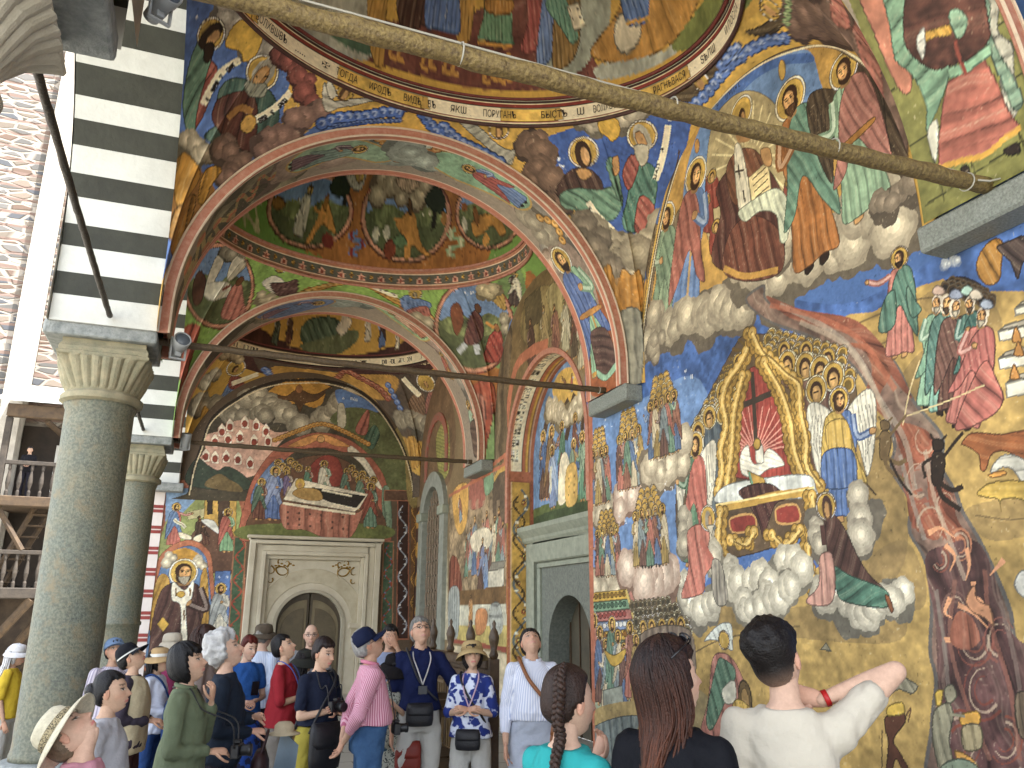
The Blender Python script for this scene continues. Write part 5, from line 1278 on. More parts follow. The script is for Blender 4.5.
["poly","494 348 494 341 500 333 512 326 529 320 549 314 573 308 598 304 623 300 647 298 669 297 688 298 704 301 716 305 723 310 727 317 726 324 720 332 709 340 694 348 674 355 649 361 620 365 590 367 561 366 535 364 515 360 501 354","8a3a30",{"sm":False,"ol":1}],
["poly","497 347 497 340 503 334 515 327 531 320 551 314 574 309 598 305 622 301 646 299 667 298 686 299 701 302 713 305 720 311 724 317 723 324 717 332 707 340 691 348 672 355 647 360 620 364 591 366 563 366 538 363 518 359 504 354","c98a70",{"sm":False,"ol":1}],
["poly","508 347 507 340 513 334 523 328 538 322 556 316 577 311 599 307 621 304 643 302 663 302 680 302 694 305 705 308 712 313 715 319 714 325 708 333 698 340 684 347 666 353 644 358 619 361 593 363 567 363 545 361 527 357 514 352","58623f",{"sm":False}],
["poly","710 317 712 317 713 323 710 328 704 334 696 340 684 346 669 351 651 356 632 359 610 362 589 363 568 362 549 361 533 358 521 354 513 350 566 346 616 335 661 332","6a8cc8",{"sm":False,"ol":0}],
["poly","706 317 663 333 617 336 579 348 517 346 558 336 671 317","6f7a4c",{"ol":0,"mot":0.3}],
["poly","211 334 218 325 229 318 245 313 265 309 288 306 313 305 340 306 368 308 394 311 419 315 440 321 457 328 469 335 475 343 475 352 468 360 454 368 433 374 404 379 369 382 332 383 296 380 264 375 240 368 223 360 212 351 209 342","8a3a30",{"sm":False,"ol":1}],
["poly","214 334 221 326 232 319 248 314 267 310 289 307 314 306 340 307 367 309 393 312 417 316 437 322 454 328 465 336 471 343 471 352 465 360 451 367 430 374 402 379 368 381 332 381 297 379 267 374 243 368 226 360 216 351 212 343","c98a70",{"sm":False,"ol":1}],
["poly","225 335 231 328 241 322 255 317 273 313 294 310 317 309 341 310 365 312 389 315 411 319 430 324 445 330 455 337 460 344 460 351 454 359 441 366 421 371 396 376 366 378 334 378 302 376 275 372 253 366 237 359 227 351 223 343","58623f",{"sm":False}],
["poly","456 348 458 349 455 355 447 361 434 367 417 371 396 375 372 377 345 378 319 377 294 374 272 370 255 365 241 360 232 353 227 347 226 340 278 348 341 346 391 354","6a8cc8",{"sm":False,"ol":0}],
["poly","452 348 391 356 341 348 289 352 234 336 283 334 413 338","6f7a4c",{"ol":0,"mot":0.3}],
["poly","-38 297 -20 293 3 289 26 287 50 286 74 286 98 288 121 291 142 295 161 301 177 307 190 314 199 322 203 329 201 336 194 342 182 347 164 351 141 353 116 353 89 352 62 348 37 343 14 336 -7 328 -24 320 -38 311 -46 304","8a3a30",{"sm":False,"ol":1}],
["poly","-29 299 -13 294 7 291 29 288 53 287 76 287 99 289 120 292 141 296 160 302 176 308 188 315 197 322 200 329 199 335 192 342 179 347 162 350 140 352 116 353 90 351 64 347 39 342 17 336 -2 328 -18 320 -31 312 -35 305","c98a70",{"sm":False,"ol":1}],
["poly","-9 302 3 297 19 294 38 291 58 290 79 290 100 292 120 294 139 298 156 303 170 309 182 315 189 322 193 328 191 334 185 340 173 345 157 348 138 350 115 350 92 348 69 345 47 341 27 335 10 328 -3 321 -11 314 -14 307","58623f",{"sm":False}],
["poly","184 337 185 338 177 342 166 346 152 348 135 349 117 349 97 348 78 346 59 343 42 338 26 333 13 328 2 322 -6 316 -10 310 -9 305 50 317 104 322 135 334","6a8cc8",{"sm":False,"ol":0}],
["poly","182 336 133 335 103 324 57 322 5 304 61 307 162 324","6f7a4c",{"ol":0,"mot":0.3}],
["fig",[6.35,3.08],[6.28,3.52],"b9b4aa","cfcac0",{"w":1.2,"halo":1,"mir":0,"pose":2,"k":1.94}],
["poly","586 342 571 346 553 338 536 326 552 325 576 327 600 309 612 307 593 327","c9873a",{}],
["ell",[5.76,3.45],0.07,0.08,"9a6428",{"ol":1}],
["line",[[6.05,3.37],[5.87,3.36]],0.029,"c9873a",{"kx":2.3}],
["line",[[5.22,3.49],[5.4,3.68]],0.0466,"241c14",{"kx":2.53}],
["poly","578 359 559 372 522 370 518 357 559 353","24301e",{}],
["poly","716 320 700 328 678 325 699 316","9a6a2c",{}],
["ell",[5.54,3.17],0.16,0.06,"7a2c24",{"ol":0}],
["cloud","406 373 363 367 310 361 265 366",0.0747,"b8a890","6d5c4a",{"seed":2,"k":3.12}],
["poly","372 375 327 377 290 369 332 363","c9a890",{"fold":[0.5,1,0.05,1]}],
["poly","347 346 331 351 315 345 308 332 298 319 272 308 291 309 325 320 330 310 346 311 347 326 370 339","c9873a",{}],
["ell",[3.28,3.52],0.07,0.08,"5a3a1c",{"ol":1}],
["line",[[3.5,3.41],[3.76,3.44]],0.0296,"c9873a",{"kx":2.37}],
["ell",[4.25,3.31],0.1,0.07,"b8b4a4",{"ol":1}],
["ell",[3.85,3.19],0.16,0.09,"8a3c26",{"ol":1}],
["ell",[3.95,3.33],0.1,0.06,"c4c0b0",{"ol":0}],
["poly","377 327 353 331 336 322 363 320","5a7a54",{}],
["line",[[2.46,3.6],[2.67,3.29]],0.0457,"241c14",{"kx":2.77}],
["poly","284 355 240 364 219 349 243 340","24301e",{}],
["ell",[2.34,3.35],0.08,0.06,"9a6a34",{"ol":0}],
["glyphs",[2.94,3.45],[2.68,3.44],0.0197,"d0c8b0",4,{"k":2.45}],
["poly","159 322 120 323 80 314 63 297 84 297 104 309 143 307 159 310","c08338",{}],
["ell",[1.44,3.25],0.08,0.09,"8a5424",{"ol":1}],
["ell",[1.79,3.23],0.07,0.06,"c4c0b0",{"ol":0}],
["ell",[1.27,3.01],0.1,0.05,"c4883c",{"ol":0}],
["ell",[1.72,3.37],0.09,0.04,"9a5a2c",{"ol":0}],
["poly","547 377 499 375 470 384 479 366 497 363 518 365","b0aaa0",{"fold":[0.4,1,0.05,0.9]}],
["halo",[4.92,3.75],0.0462,{"k":3.17}],
["ell",[4.91,3.74],0.04,0.06,"b98a55",{"ol":1}],
["vine",[4.73,3.12],[4.78,3.31],0.2462,"5a78b8","",3,{"hi":"8c2c28","k":1.98}],
["vine",[2.13,3.01],[2.05,3.22],0.2605,"8fae84","",3,{"hi":"c9c8a4","k":1.86}],
["vine",[7.64,2.84],[7.36,3.11],0.2645,"b0a880","",3,{"k":1.71}],
["poly","767 131 778 171 832 255 735 267 586 279 596 229 673 180 712 127","86b052",{"ol":0}],
["poly","611 278 458 283 256 273 100 266 7 263 162 187 285 189 361 250 358 189","86b052",{"ol":0}],
["poly","281 206 108 255 33 261 192 83 208 -26 1 0","6f8f54",{"ol":0}],
["wave","589 238 557 257 519 276 480 287 433 283 371 258 338 248 297 226",0.0831,"b8863a","e2c488",{"k":1.43}],
["halo",[6.57,2.71],0.0747,{"k":1.62}],
["poly","671 238 663 255 641 258 609 245 625 230","d8d4cc",{}],
["poly","656 243 629 254 605 265 589 238 619 228","5c3c3c",{"fold":[0.4,1,0.06,1]}],
["cloud","652 216 623 218 596 222",0.0946,"b4a890","7a6e58",{"seed":5,"k":1.33}],
["glyphs",[6.04,2.75],[5.36,2.84],0.033,"2f4020",9,{"k":1.64}],
["line","435 285 383 269 363 266",0.0629,"ded6c0",{"kx":1.72}],
["glyphs",[4.3,2.85],[3.67,2.7],0.0314,"5a3a2c",8,{"k":1.72}],
["poly","359 259 338 268 302 257 286 248 309 234 345 231","5a78b8",{"fold":[0.3,1,0.05,1]}],
["poly","353 238 301 247 297 226 340 214","a85a50",{"fold":[0.3,1,0.05,1]}],
["halo",[3.2,2.7],0.0977,{"k":1.61}],
["ell",[3.21,2.67],0.05,0.06,"9a8a70",{"ol":1}],
["cloud",[[3.19,2.27],[2.96,2.13]],0.0995,"b4a890","7a6e58",{"seed":6,"k":1.38}],
["fig",[1.14,2.13],[0.58,2.57],"4a3a38","c9c4b4",{"halo":1,"beard":"c0bcae","k":1.32}],
["poly","681 231 671 218 665 204 664 190 668 178 676 167 687 159 700 153 715 151 733 150 749 152 764 157 779 163 794 171 809 180 822 190 832 201 837 211 837 222 832 233 823 243 811 251 794 257 773 260 755 261 734 258 714 252 696 243","8a3a30",{"sm":False,"ol":1}],
["poly","683 230 673 217 667 204 667 191 670 179 677 169 688 161 701 155 715 152 734 152 749 154 763 158 778 164 793 172 807 181 819 191 829 201 834 212 834 222 829 232 821 242 809 250 793 256 774 259 755 260 735 257 715 251 697 242","c98a70",{"sm":False,"ol":1}],
["poly","688 229 679 217 674 204 673 192 676 182 683 172 692 165 704 160 717 157 735 157 749 158 762 162 775 168 789 175 801 183 812 192 820 202 825 212 825 222 821 231 813 239 802 247 788 252 772 255 754 255 736 253 717 247 701 239","58623f",{"sm":False}],
["poly","805 189 808 190 815 198 821 206 823 214 823 222 819 230 814 237 805 243 795 249 782 252 768 254 753 254 738 252 723 248 709 242 696 234 727 228 749 209 780 208","6a8cc8",{"sm":False,"ol":0}],
["poly","802 189 783 210 751 211 740 230 693 227 707 208 769 184","6f7a4c",{"ol":0,"mot":0.3}],
["poly","131 186 141 171 154 158 168 147 182 138 196 132 211 129 229 129 246 133 262 140 275 150 286 163 293 178 296 195 294 213 286 230 274 246 257 260 235 269 215 273 193 274 171 271 148 266 130 257 121 245 117 231 118 216 123 201","8a3a30",{"sm":False,"ol":1}],
["poly","133 186 143 172 155 159 169 148 183 140 197 134 211 131 229 131 246 135 261 142 274 152 284 165 291 179 293 196 291 213 284 230 272 245 255 258 235 268 214 272 193 272 171 270 149 265 133 256 124 244 120 230 121 216 125 201","c98a70",{"sm":False,"ol":1}],
["poly","140 188 149 175 160 163 172 153 185 145 198 140 211 137 228 137 243 141 257 147 269 156 278 168 284 182 286 197 284 212 277 228 266 242 251 254 232 262 212 267 192 268 172 266 154 260 141 252 133 241 129 228 129 215 133 201","58623f",{"sm":False}],
["poly","278 221 278 223 270 235 260 246 246 255 230 262 213 266 196 267 179 266 163 262 151 257 141 249 134 240 131 230 130 219 132 207 137 196 167 208 205 207 232 225","6a8cc8",{"sm":False,"ol":0}],
["poly","276 219 230 228 204 211 170 216 145 189 179 183 258 196","6f7a4c",{"ol":0,"mot":0.3}],
["cloud",[[7.81,2.51],[7.48,2.53]],0.0867,"8d8678","4a443a",{"seed":7,"k":1.49}],
["poly","785 224 790 238 769 236 759 208 764 193","c9c2b4",{}],
["poly","755 238 755 254 725 249 737 218","c9c2b4",{}],
["poly","772 197 737 218 712 205 749 184","c4c2ba",{}],
["poly","717 195 721 218 708 225 685 206 662 183 705 170","b5685e",{"fold":[0.3,1,0.08,1]}],
["ell",[7.15,2.27],0.07,0.08,"6a3f24",{"ol":1}],
["line",[[7.38,2.05],[7.27,2.15]],0.0491,"8a3a2a",{"kx":1.29}],
["poly","793 191 799 209 774 204 758 179 766 168","5c3a30",{}],
["poly","155 250 117 247 133 212 148 224","c9a04a",{"fold":[0,1,0.05,0.9]}],
["cloud",[[1.64,2.49],[1.28,2.47]],0.0951,"c4b490","86785a",{"seed":8,"k":1.48}],
["poly","215 215 195 227 188 212 195 186 213 174 237 182","5f302c",{"fold":[0.2,1,0.08,1]}],
["ell",[1.88,2.28],0.07,0.08,"6a3f24",{"ol":1}],
["line",[[2.34,1.78],[2.53,1.67]],0.087,"b0b8c8",{"kx":1.21}],
["line",[[2.12,1.76],[2.13,1.6]],0.0855,"b0b8c8",{"kx":1.2}],
["poly","201 161 184 184 162 187 168 156 184 141 201 145","a83f36",{"fold":[0.3,1,0.08,1]}],
["ell",[1.67,1.91],0.06,0.07,"8a5a34",{"ol":1}],
["line",[[1.83,2.04],[1.72,1.92]],0.0464,"c9873a",{"kx":1.29}],
["poly","249 235 225 245 223 219 250 193","7a4228",{}],
["glyphs",[2.03,2.58],[1.8,2.54],0.0381,"c9d2e6",5,{"k":1.53}],
["cloud",[[1.45,1.98],[1.43,1.74]],0.0957,"a8a08c","6d6454",{"seed":9,"k":1.27}],
["poly","147 183 115 191 163 124 187 82","4a6cb4",{"ol":0}],
["poly","173 142 154 161 146 152 179 89","4d5a44",{"ol":0}],
["poly","247 90 219 119 199 113 197 76 213 22 224 -12","a4452f",{"fold":[0.1,1,0.1,1]}],
["poly","243 90 219 95 216 55 229 40","c47a6a",{"fold":[0.1,1,0.08,1]}],
["poly","752 86 764 132 743 149 726 116 726 51","a04434",{"fold":[0.2,1,0.1,1]}],
 ],
 'v2': [
["poly","801 310 -468 285 39 239 743 240","4a2c28",{"ol":0,"sm":False}],
["poly","6 1 689 275 130 243 -163 173 2 0 228 49 265 158 333 227 506 248 652 177 698 82 1091 -91","57493f",{"ol":0}],
["poly","594 265 419 271 212 251 267 203 377 230 476 245 552 227","b8893c",{"ol":0}],
["poly","536 324 499 340 412 343 372 324 424 314 513 310","4a6450",{"fold":[1,0.5,0.1,1]}],
["poly","530 309 355 329 325 317 422 301","5f6a4a",{"ol":0}],
["poly","406 332 370 344 347 337 383 323","c4beb0",{}],
["ell",[3.78,3.41],0.1,0.1,"b8b0a0",{"ol":0}],
["fig",[6.19,2.98],[6.15,3.31],"4a5c4c","3f4a40",{"halo":0,"w":1.4,"k":1.83}],
["fig",[5.72,3.05],[5.76,3.39],"6a3f34","4f3a30",{"halo":0,"w":1.4,"k":1.9}],
["fig",[2.93,3.12],[2.86,3.42],"c9c4b8","b9b4a8",{"halo":0,"w":1.4,"k":1.98}],
["fig",[2.4,3.01],[2.4,3.38],"4f70b8","4a3028",{"halo":0,"w":1.4,"k":1.86}],
["fig",[1.86,2.92],[1.84,3.14],"d8d2c4","c4beb0",{"halo":0,"w":1.4,"k":1.78}],
["fig",[1.21,2.87],[1.09,3.17],"a8564c","b87a6c",{"halo":0,"w":1.4,"k":1.74}],
["fig",[0.42,2.74],[0.05,3.04],"5a78b8","7a5a50",{"halo":0,"w":1.4,"k":1.64}],
["glyphs",[2.84,2.86],[0.7,2.53],0.0325,"c9b890",14,{"k":1.72}],
["wave","474 238 408 248 370 275 325 257 278 231 257 206",0.0979,"9a4f3c","d8a890",{"k":1.43}],
["wave","603 247 570 231 2 1",0.0914,"4f70c0","c3cfe8",{"k":1.47}],
["wave","245 234 238 209 230 182",0.0897,"4f70c0","c3cfe8",{"k":1.41}],
["poly","689 175 686 209 640 206 625 186 668 153 686 155","5a78b8",{"fold":[0.3,1,0.05,1]}],
["poly","688 198 693 217 663 220 643 201 671 191","8a4038",{"fold":[0.3,1,0.05,1]}],
["halo",[6.97,2.35],0.1701,{"k":1.41}],
["ell",[6.97,2.32],0.07,0.09,"4a2f1c",{"ol":0}],
["ell",[6.93,2.31],0.05,0.07,"b98a55",{"ol":1}],
["line","680 202 648 223 627 237",0.1084,"ded6c0",{"kx":1.28}],
["cloud",[[7.52,1.87],[7.41,2.07]],0.0957,"a8a294","6a6458",{"k":1.23}],
["cloud",[[7.34,1.45],[6.9,1.48]],0.1661,"9c9484","5c564c",{"k":1.13}],
["poly","714 118 718 147 687 128 694 99","bd8a34",{"fold":[0,1,0.05,1]}],
["cloud",[[7.59,2.52],[7.11,2.59]],0.1031,"9c8c70","6d5c44",{"k":1.5}],
["poly","170 171 129 206 100 196 97 174 125 154 161 153","a0605a",{"fold":[0.3,1,0.05,1]}],
["poly","202 192 174 207 156 197 179 148 202 158","7a5a44",{"fold":[0.3,1,0.05,1]}],
["halo",[1.31,2.2],0.1889,{"k":1.35}],
["ell",[1.34,2.16],0.06,0.08,"b98a55",{"ol":1}],
["line","192 242 183 222 168 197",0.1085,"ded6c0",{"kx":1.45}],
["ell",[0.0,0.01],0.12,0.1,"c9983a",{"ol":1}],
["cloud","238 156 180 137 0 0",0.137,"9c9484","5c564c",{"k":1.15}],
["poly","241 50 243 103 212 122 198 99 200 58","bd8a34",{"fold":[0,1,0.05,1]}],
 ],
 'nj': [
 ],
}
# ---------------------------------------------------------------- the place: measures in metres
XW, XN = 4.5, 4.95                # painted church wall, back of the portal niche
XC, RA, RO, ZC, ZS = 1.88, 2.40, 2.49, 4.43, 4.20   # transverse arches: centre, inner and outer radius, centre height, springing
YA = [2.7, 7.8, 12.9, 18.0]; TH = .85            # near faces of the arches, thickness
COLX, COLY = -1.03, [3.10, 8.2, 13.3]
XI, XO = -.6, -1.5                 # inner and outer edge of the arcade
N0, N1, NC, NR, NZ = 9.15, 12.06, 10.605, 1.455, 3.95   # portal niche
EX0 = -.84
# ---------------------------------------------------------------- materials
M_fres = mat('fresco_paint', None, .62, .1, 3, .12, 60, attr='paint', spec=.25)
M_granite = mat('granite_dark', '#6f746c', .7, .5, 55, .35, 90, col2='#3f443f')
def granite_nodes():
    m = mat('column_granite', '#757361', .6, .3, 3, .3, 90, col2='#616860'); n, l = m.node_tree.nodes, m.node_tree.links
    p = n['Principled BSDF']; src = p.inputs['Base Color'].links[0].from_socket
    tc = n.new('ShaderNodeTexCoord'); v = n.new('ShaderNodeTexVoronoi'); v.inputs['Scale'].default_value = 38; v.feature = 'F1'
    nz = n.new('ShaderNodeTexNoise'); nz.inputs['Scale'].default_value = 46; nz.inputs['Detail'].default_value = 8
    l.new(tc.outputs['Object'], v.inputs['Vector']); l.new(tc.outputs['Object'], nz.inputs['Vector'])
    r = n.new('ShaderNodeValToRGB'); r.color_ramp.elements[0].position = .38; r.color_ramp.elements[0].color = (.58, .59, .57, 1); r.color_ramp.elements[1].position = .62; r.color_ramp.elements[1].color = (1.15, 1.13, 1.06, 1)
    l.new(nz.outputs['Fac'], r.inputs['Fac']); mx = n.new('ShaderNodeMix'); mx.data_type = 'RGBA'; mx.blend_type = 'MULTIPLY'; mx.inputs[0].default_value = .8
    l.new(src, mx.inputs[6]); l.new(r.outputs['Color'], mx.inputs[7])
    nz2 = n.new('ShaderNodeTexNoise'); nz2.inputs['Scale'].default_value = 5; nz2.inputs['Detail'].default_value = 9; nz2.inputs['Roughness'].default_value = .75; l.new(tc.outputs['Object'], nz2.inputs['Vector'])
    r2 = n.new('ShaderNodeValToRGB'); r2.color_ramp.elements[0].position = .52; r2.color_ramp.elements[1].position = .66; l.new(nz2.outputs['Fac'], r2.inputs['Fac'])
    m2 = n.new('ShaderNodeMix'); m2.data_type = 'RGBA'; l.new(r2.outputs['Color'], m2.inputs[0]); l.new(mx.outputs[2], m2.inputs[6]); m2.inputs[7].default_value = H('#756b54')
    l.new(m2.outputs[2], p.inputs['Base Color']); return m
M_col = granite_nodes()
M_cap = mat('capital_stone', '#9b9176', .8, .45, 9, .4, 70, col2='#76755f')
M_abac = mat('abacus_stone', '#9da09c', .8, .5, 14, .5, 60, col2='#6c716f')
M_white = mat('lime_white', '#d6d7cf', .75, .2, 1.6, .25, 18)
M_black = mat('arch_dark_paint', '#3b3c33', .7, .35, 3, .25, 18)
M_salmon = mat('salmon_moulding', '#b98a74', .65, .3, 16, .15, 40, col2='#a3624c')
M_iron = mat('rusty_iron', '#6a5a40', .6, .5, 30, .6, 60, col2='#3a2f22')
M_rod = mat('gilded_beam', '#8a7748', .6, .5, 42, .8, 50, col2='#4c3c26')
M_marble = mat('marble_cream', '#c3bba6', .5, .18, 2.5, .06, 40, col2='#b0a690')
M_pstone = mat('portal_greenstone', '#989c8b', .6, .3, 9, .15, 60, col2='#7d8375')
M_pdark = mat('portal_darkstone', '#7a7e74', .6, .3, 24, .3, 60, col2='#575c56')
M_wood = mat('old_wood', '#5d4a36', .6, .45, 8, .3, 40, col2='#37291c')
M_plaster = mat('inner_plaster', '#b3a88f', .8, .2, 3)
M_floor = None
# ---------------------------------------------------------------- ground
def slab_mat(name, c1, c2, sx, sy, mort):
    m = bpy.data.materials.new(name); m.use_nodes = True; n, l = m.node_tree.nodes, m.node_tree.links; p = n['Principled BSDF']
    tc = n.new('ShaderNodeTexCoord'); b = n.new('ShaderNodeTexBrick'); l.new(tc.outputs['Object'], b.inputs['Vector'])
    nz = n.new('ShaderNodeTexNoise'); nz.inputs['Scale'].default_value = 1.2; nz.inputs['Detail'].default_value = 8; l.new(tc.outputs['Object'], nz.inputs['Vector'])
    mp = n.new('ShaderNodeMix'); mp.data_type = 'RGBA'; mp.inputs[0].default_value = .06; l.new(tc.outputs['Object'], mp.inputs[6]); l.new(nz.outputs['Color'], mp.inputs[7]); l.new(mp.outputs[2], b.inputs['Vector'])
    b.inputs['Scale'].default_value = 1; b.inputs['Brick Width'].default_value = sx; b.inputs['Row Height'].default_value = sy; b.inputs['Mortar Size'].default_value = .012
    b.inputs['Color1'].default_value = H(c1); b.inputs['Color2'].default_value = H(c2); b.inputs['Mortar'].default_value = H(mort); b.inputs['Bias'].default_value = -.1
    mx = n.new('ShaderNodeMix'); mx.data_type = 'RGBA'; mx.blend_type = 'MULTIPLY'; mx.inputs[0].default_value = .6; l.new(b.outputs['Color'], mx.inputs[6]); l.new(nz.outputs['Fac'], mx.inputs[7]); l.new(mx.outputs[2], p.inputs['Base Color'])
    p.inputs['Roughness'].default_value = .55; bp = n.new('ShaderNodeBump'); bp.inputs['Strength'].default_value = .4; l.new(b.outputs['Fac'], bp.inputs['Height']); bp.invert = True; l.new(bp.outputs['Normal'], p.inputs['Normal'])
    return m
M_floor = slab_mat('porch_slabs', '#c2beb3', '#aeaa9f', .9, .6, '#6d685e')
M_court = slab_mat('courtyard_cobble', '#c4c0b4', '#aeaaa0', .5, .35, '#6a665f')
g = MB().add([(-900, -900, -.35), (900, -900, -.35), (900, 900, -.35), (-900, 900, -.35)], [(0, 1, 2, 3)]).build('ground', M_court); tag(g, kind='structure')
pf = MB().box((-1.75, -6, -.5), (5.2, 18.05, 0)).build('porch_floor', M_floor); tag(pf, kind='structure')
# ---------------------------------------------------------------- canvases for the frescoes
CV = {}
def canvas(key, *a, seed=1):
    C = Canvas(*a, seed=seed); paint(C, PAINT.get(key, []), 200 if key == 'wa' else 100); C.weather(); CV[key] = C; return C
canvas('wa', 1.9, 9.2, 0, 7.1, .005, '3f66b4', seed=3)
canvas('wb', 9.1, 18.05, 0, 7.1, .009, '7d6a4e', seed=5)
canvas('nb', 9.0, 12.2, 0, 5.6, .008, '4a6ba8', seed=8)
canvas('ew', EX0-.05, 4.6, 0, 7.1, .009, '5a4a3c', seed=12)
for k, s_ in ((0, 21), (1, 25), (2, 29)):
    canvas('s%d' % k, 0, 8.1, 0, TH, .008 if k < 2 else .011, '8f8378', seed=s_)
    if k: C_ = CV['s%d' % k]; [C_.line([(0, v), (4, v), (8.1, v)], w, col, sm=False) for v, w, col in ((.04, .08, 'b9785f'), (.085, .012, 'e0cdb4'), (.81, .08, 'b9785f'), (.765, .012, 'e0cdb4'))]
VC = [(1.95, 5.6, 4.3), (1.95, 10.7, 4.3), (1.95, 15.8, 4.3)]
for k in range(3): canvas('v%d' % k, -3.0, 12.6, -.4, 4.75, .010 if k == 0 else .012, 'c2983f' if k != 1 else '6d9a44', seed=40+k*4)
# ---------------------------------------------------------------- painted walls as fine sheets with their plaster thickness behind
def sheet(name, P, nu, nv, C, U, V, parent, keep=None, flip=False):
    """P(u,v) arrays -> xyz; colours from canvas C at (U,V)"""
    u, v = np.meshgrid(np.linspace(0, 1, nu), np.linspace(0, 1, nv), indexing='ij')
    X = P(u, v); Vt = np.stack(X, -1).reshape(-1, 3); cu, cv = U(u, v).ravel(), V(u, v).ravel()
    F = gridfaces(nu, nv)
    if flip: F = F[:, ::-1]
    if keep is not None:
        kf = keep(Vt[F].mean(1)); F = F[kf]; used = np.unique(F); mp = -np.ones(len(Vt), int); mp[used] = np.arange(len(used)); Vt = Vt[used]; F = mp[F]; cu, cv = cu[used], cv[used]
    return link(name, npmesh(name, Vt, F, C.sample(cu, cv)), M_fres, parent, True)
church = empty('church_wall', (XW, 0, 0), label='tall frescoed church wall of judgement scenes with stone doorway and barred window', cat='wall', kind='thing')
def pw(o): o.matrix_parent_inverse = church.matrix_world.inverted(); return o
church.location = (XW, 0, 0); bpy.context.view_layer.update()
def wallx(name, y0, y1, z0, z1, du, C, X=XW, keep=None, label=None):
    o = sheet(name, lambda u, v: (u*0+X, y0+(y1-y0)*u, z0+(z1-z0)*v), int((y1-y0)/du), int((z1-z0)/du), C, lambda u, v: y0+(y1-y0)*u, lambda u, v: z0+(z1-z0)*v, church, keep, flip=True)
    o.matrix_parent_inverse = church.matrix_world.inverted(); 
    if label: o['label'] = label
    return o
_q = math.log(N0/1.95); _y = lambda u: 1.95*np.exp(_q*u)
o = sheet('fresco', lambda u, v: (u*0+XW, _y(u), 7.05*v), 800, 880, CV['wa'], lambda u, v: _y(u), lambda u, v: 7.05*v, church, flip=True); pw(o); o['label'] = 'fresco with blue sky, golden throne and red river of fire'
def keep_b(c):
    y, z = c[:, 1], c[:, 2]; inn = (y < N1) & ((z < NZ) | ((y-NC)**2+(z-NZ)**2 < NR**2)); win = (abs(y-16.45) < .88) & ((z < 3.55) | ((y-16.45)**2+(z-3.55)**2 < .88**2)) & (z > .9)
    return ~inn & ~win
wallx('fresco', N0, 18.0, 0, 7.05, .021, CV['wb'], keep=keep_b, label='brown fresco of a banquet beside the barred window')
wallx('lunette', N0, N1, 2.9, 5.5, .016, CV['nb'], X=XN, label='arched fresco of saints above the grey stone doorway')
# masonry behind
b = MB().box((XW+.02, -6, 0), (6.5, N0-.02, 9.74)).box((XN+.02, N0-.02, 2.45), (6.5, N1+.02, 9.74)).box((XN+.35, N0-.02, 0), (6.5, N1+.02, 2.45)).box((XN+.02, N0-.02, 0), (XN+.35, NC-1.0, 2.45)).box((XN+.02, NC+1.0, 0), (XN+.35, N1+.02, 2.45)).box((XW+.02, N1+.02, 0), (6.5, 15.55, 9.74)).box((XW+.02, 17.35, 0), (6.5, 18.6, 9.74)).box((XW+.02, 15.55, 4.6), (6.5, 17.35, 9.74)).box((XW+.02, 15.55, 0), (6.5, 17.35, .9)).box((XW+.02, N0-.02, 5.6), (XN+.02, N1+.02, 9.74)).box((XW+.5, 15.55, .9), (6.5, 17.35, 4.6))
o = b.build('masonry', M_plaster, church); pw(o)
b = MB().box((XW-.004, -6, 0), (XW+.02, 1.95, 7.05)).build('rear_fresco', mat('fresco_blue', '#4d6a9c', .7, .3, 1.5, col2='#8a7448'), church); pw(b)
# niche reveal: jambs and the arch band with writing
def niche_path(n=90):
    P = [(N1, z) for z in np.linspace(0, NZ, 80)] + [(NC+NR*math.cos(a), NZ+NR*math.sin(a)) for a in np.linspace(0, math.pi, n)] + [(N0, z) for z in np.linspace(NZ, 0, 80)]
    return np.array(P)
NP = niche_path(); NS = np.r_[0, np.cumsum(np.hypot(*np.diff(NP, axis=0).T))]
CJ = Canvas(0, NS[-1], 0, .45, .008, 'c9973f', seed=33); CV['nj'] = CJ
_s0, _s1, _sm = NZ, NZ+math.pi*NR, .0
CJ.poly([(0, .07), (3.75, .07), (3.75, .40), (0, .40)], 'c49a44', sm=False, ol=0); CJ.vine((.2, .235), (3.6, .235), .26, '5d6b78', '', 8, hi='e0dcd0', fl='a04434'); CJ.vine((.4, .2), (3.5, .2), .2, '4a3a2a', '', 11)
for v, w, col in ((.03, .06, 'b5684e'), (.068, .014, 'e0c8a8'), (.42, .06, 'a85a44'), (.39, .012, '5a3024')): CJ.line([(0, v), (3.9, v)], w, col, sm=False)
CJ.poly([(3.72, 0), (3.9, 0), (3.9, .45), (3.72, .45)], 'b5684e', sm=False)
for v, w, col in ((.03, .06, 'c07c62'), (.065, .01, 'ead8c0'), (.155, .16, 'e0d9c6'), (.243, .014, '6a3a2c'), (.275, .05, 'b5684e'), (.305, .014, '6a3024'), (.335, .045, 'cfa24a'), (.365, .014, '6a3024'), (.41, .08, 'b5684e'), (.38, .008, 'ead8c0')): CJ.line([(_s0-.05, v), ((_s0+_s1)/2, v), (_s1+.05, v)], w, col, sm=False)
for q in range(20):
    for v in (.105, .175):
        u = _s0+.1+q*(math.pi*NR-.2)/20; CJ.glyphs((u+.19, v), (u, v), .05, '3f382c', 4, seed=q*3+int(v*100))
for q in range(2): CJ.line([(_s1+.1, .03+.39*q), (NS[-1], .03+.39*q)], .06, 'b5684e', sm=False)
CJ.weather()
def njP(u, v):
    q = u*NS[-1]; return (XW+v*.45, np.interp(q, NS, NP[:, 0]), np.interp(q, NS, NP[:, 1]))
o = sheet('reveal', njP, 560, 30, CV['nj'], lambda u, v: u*NS[-1], lambda u, v: v*.45, church, flip=False); pw(o)
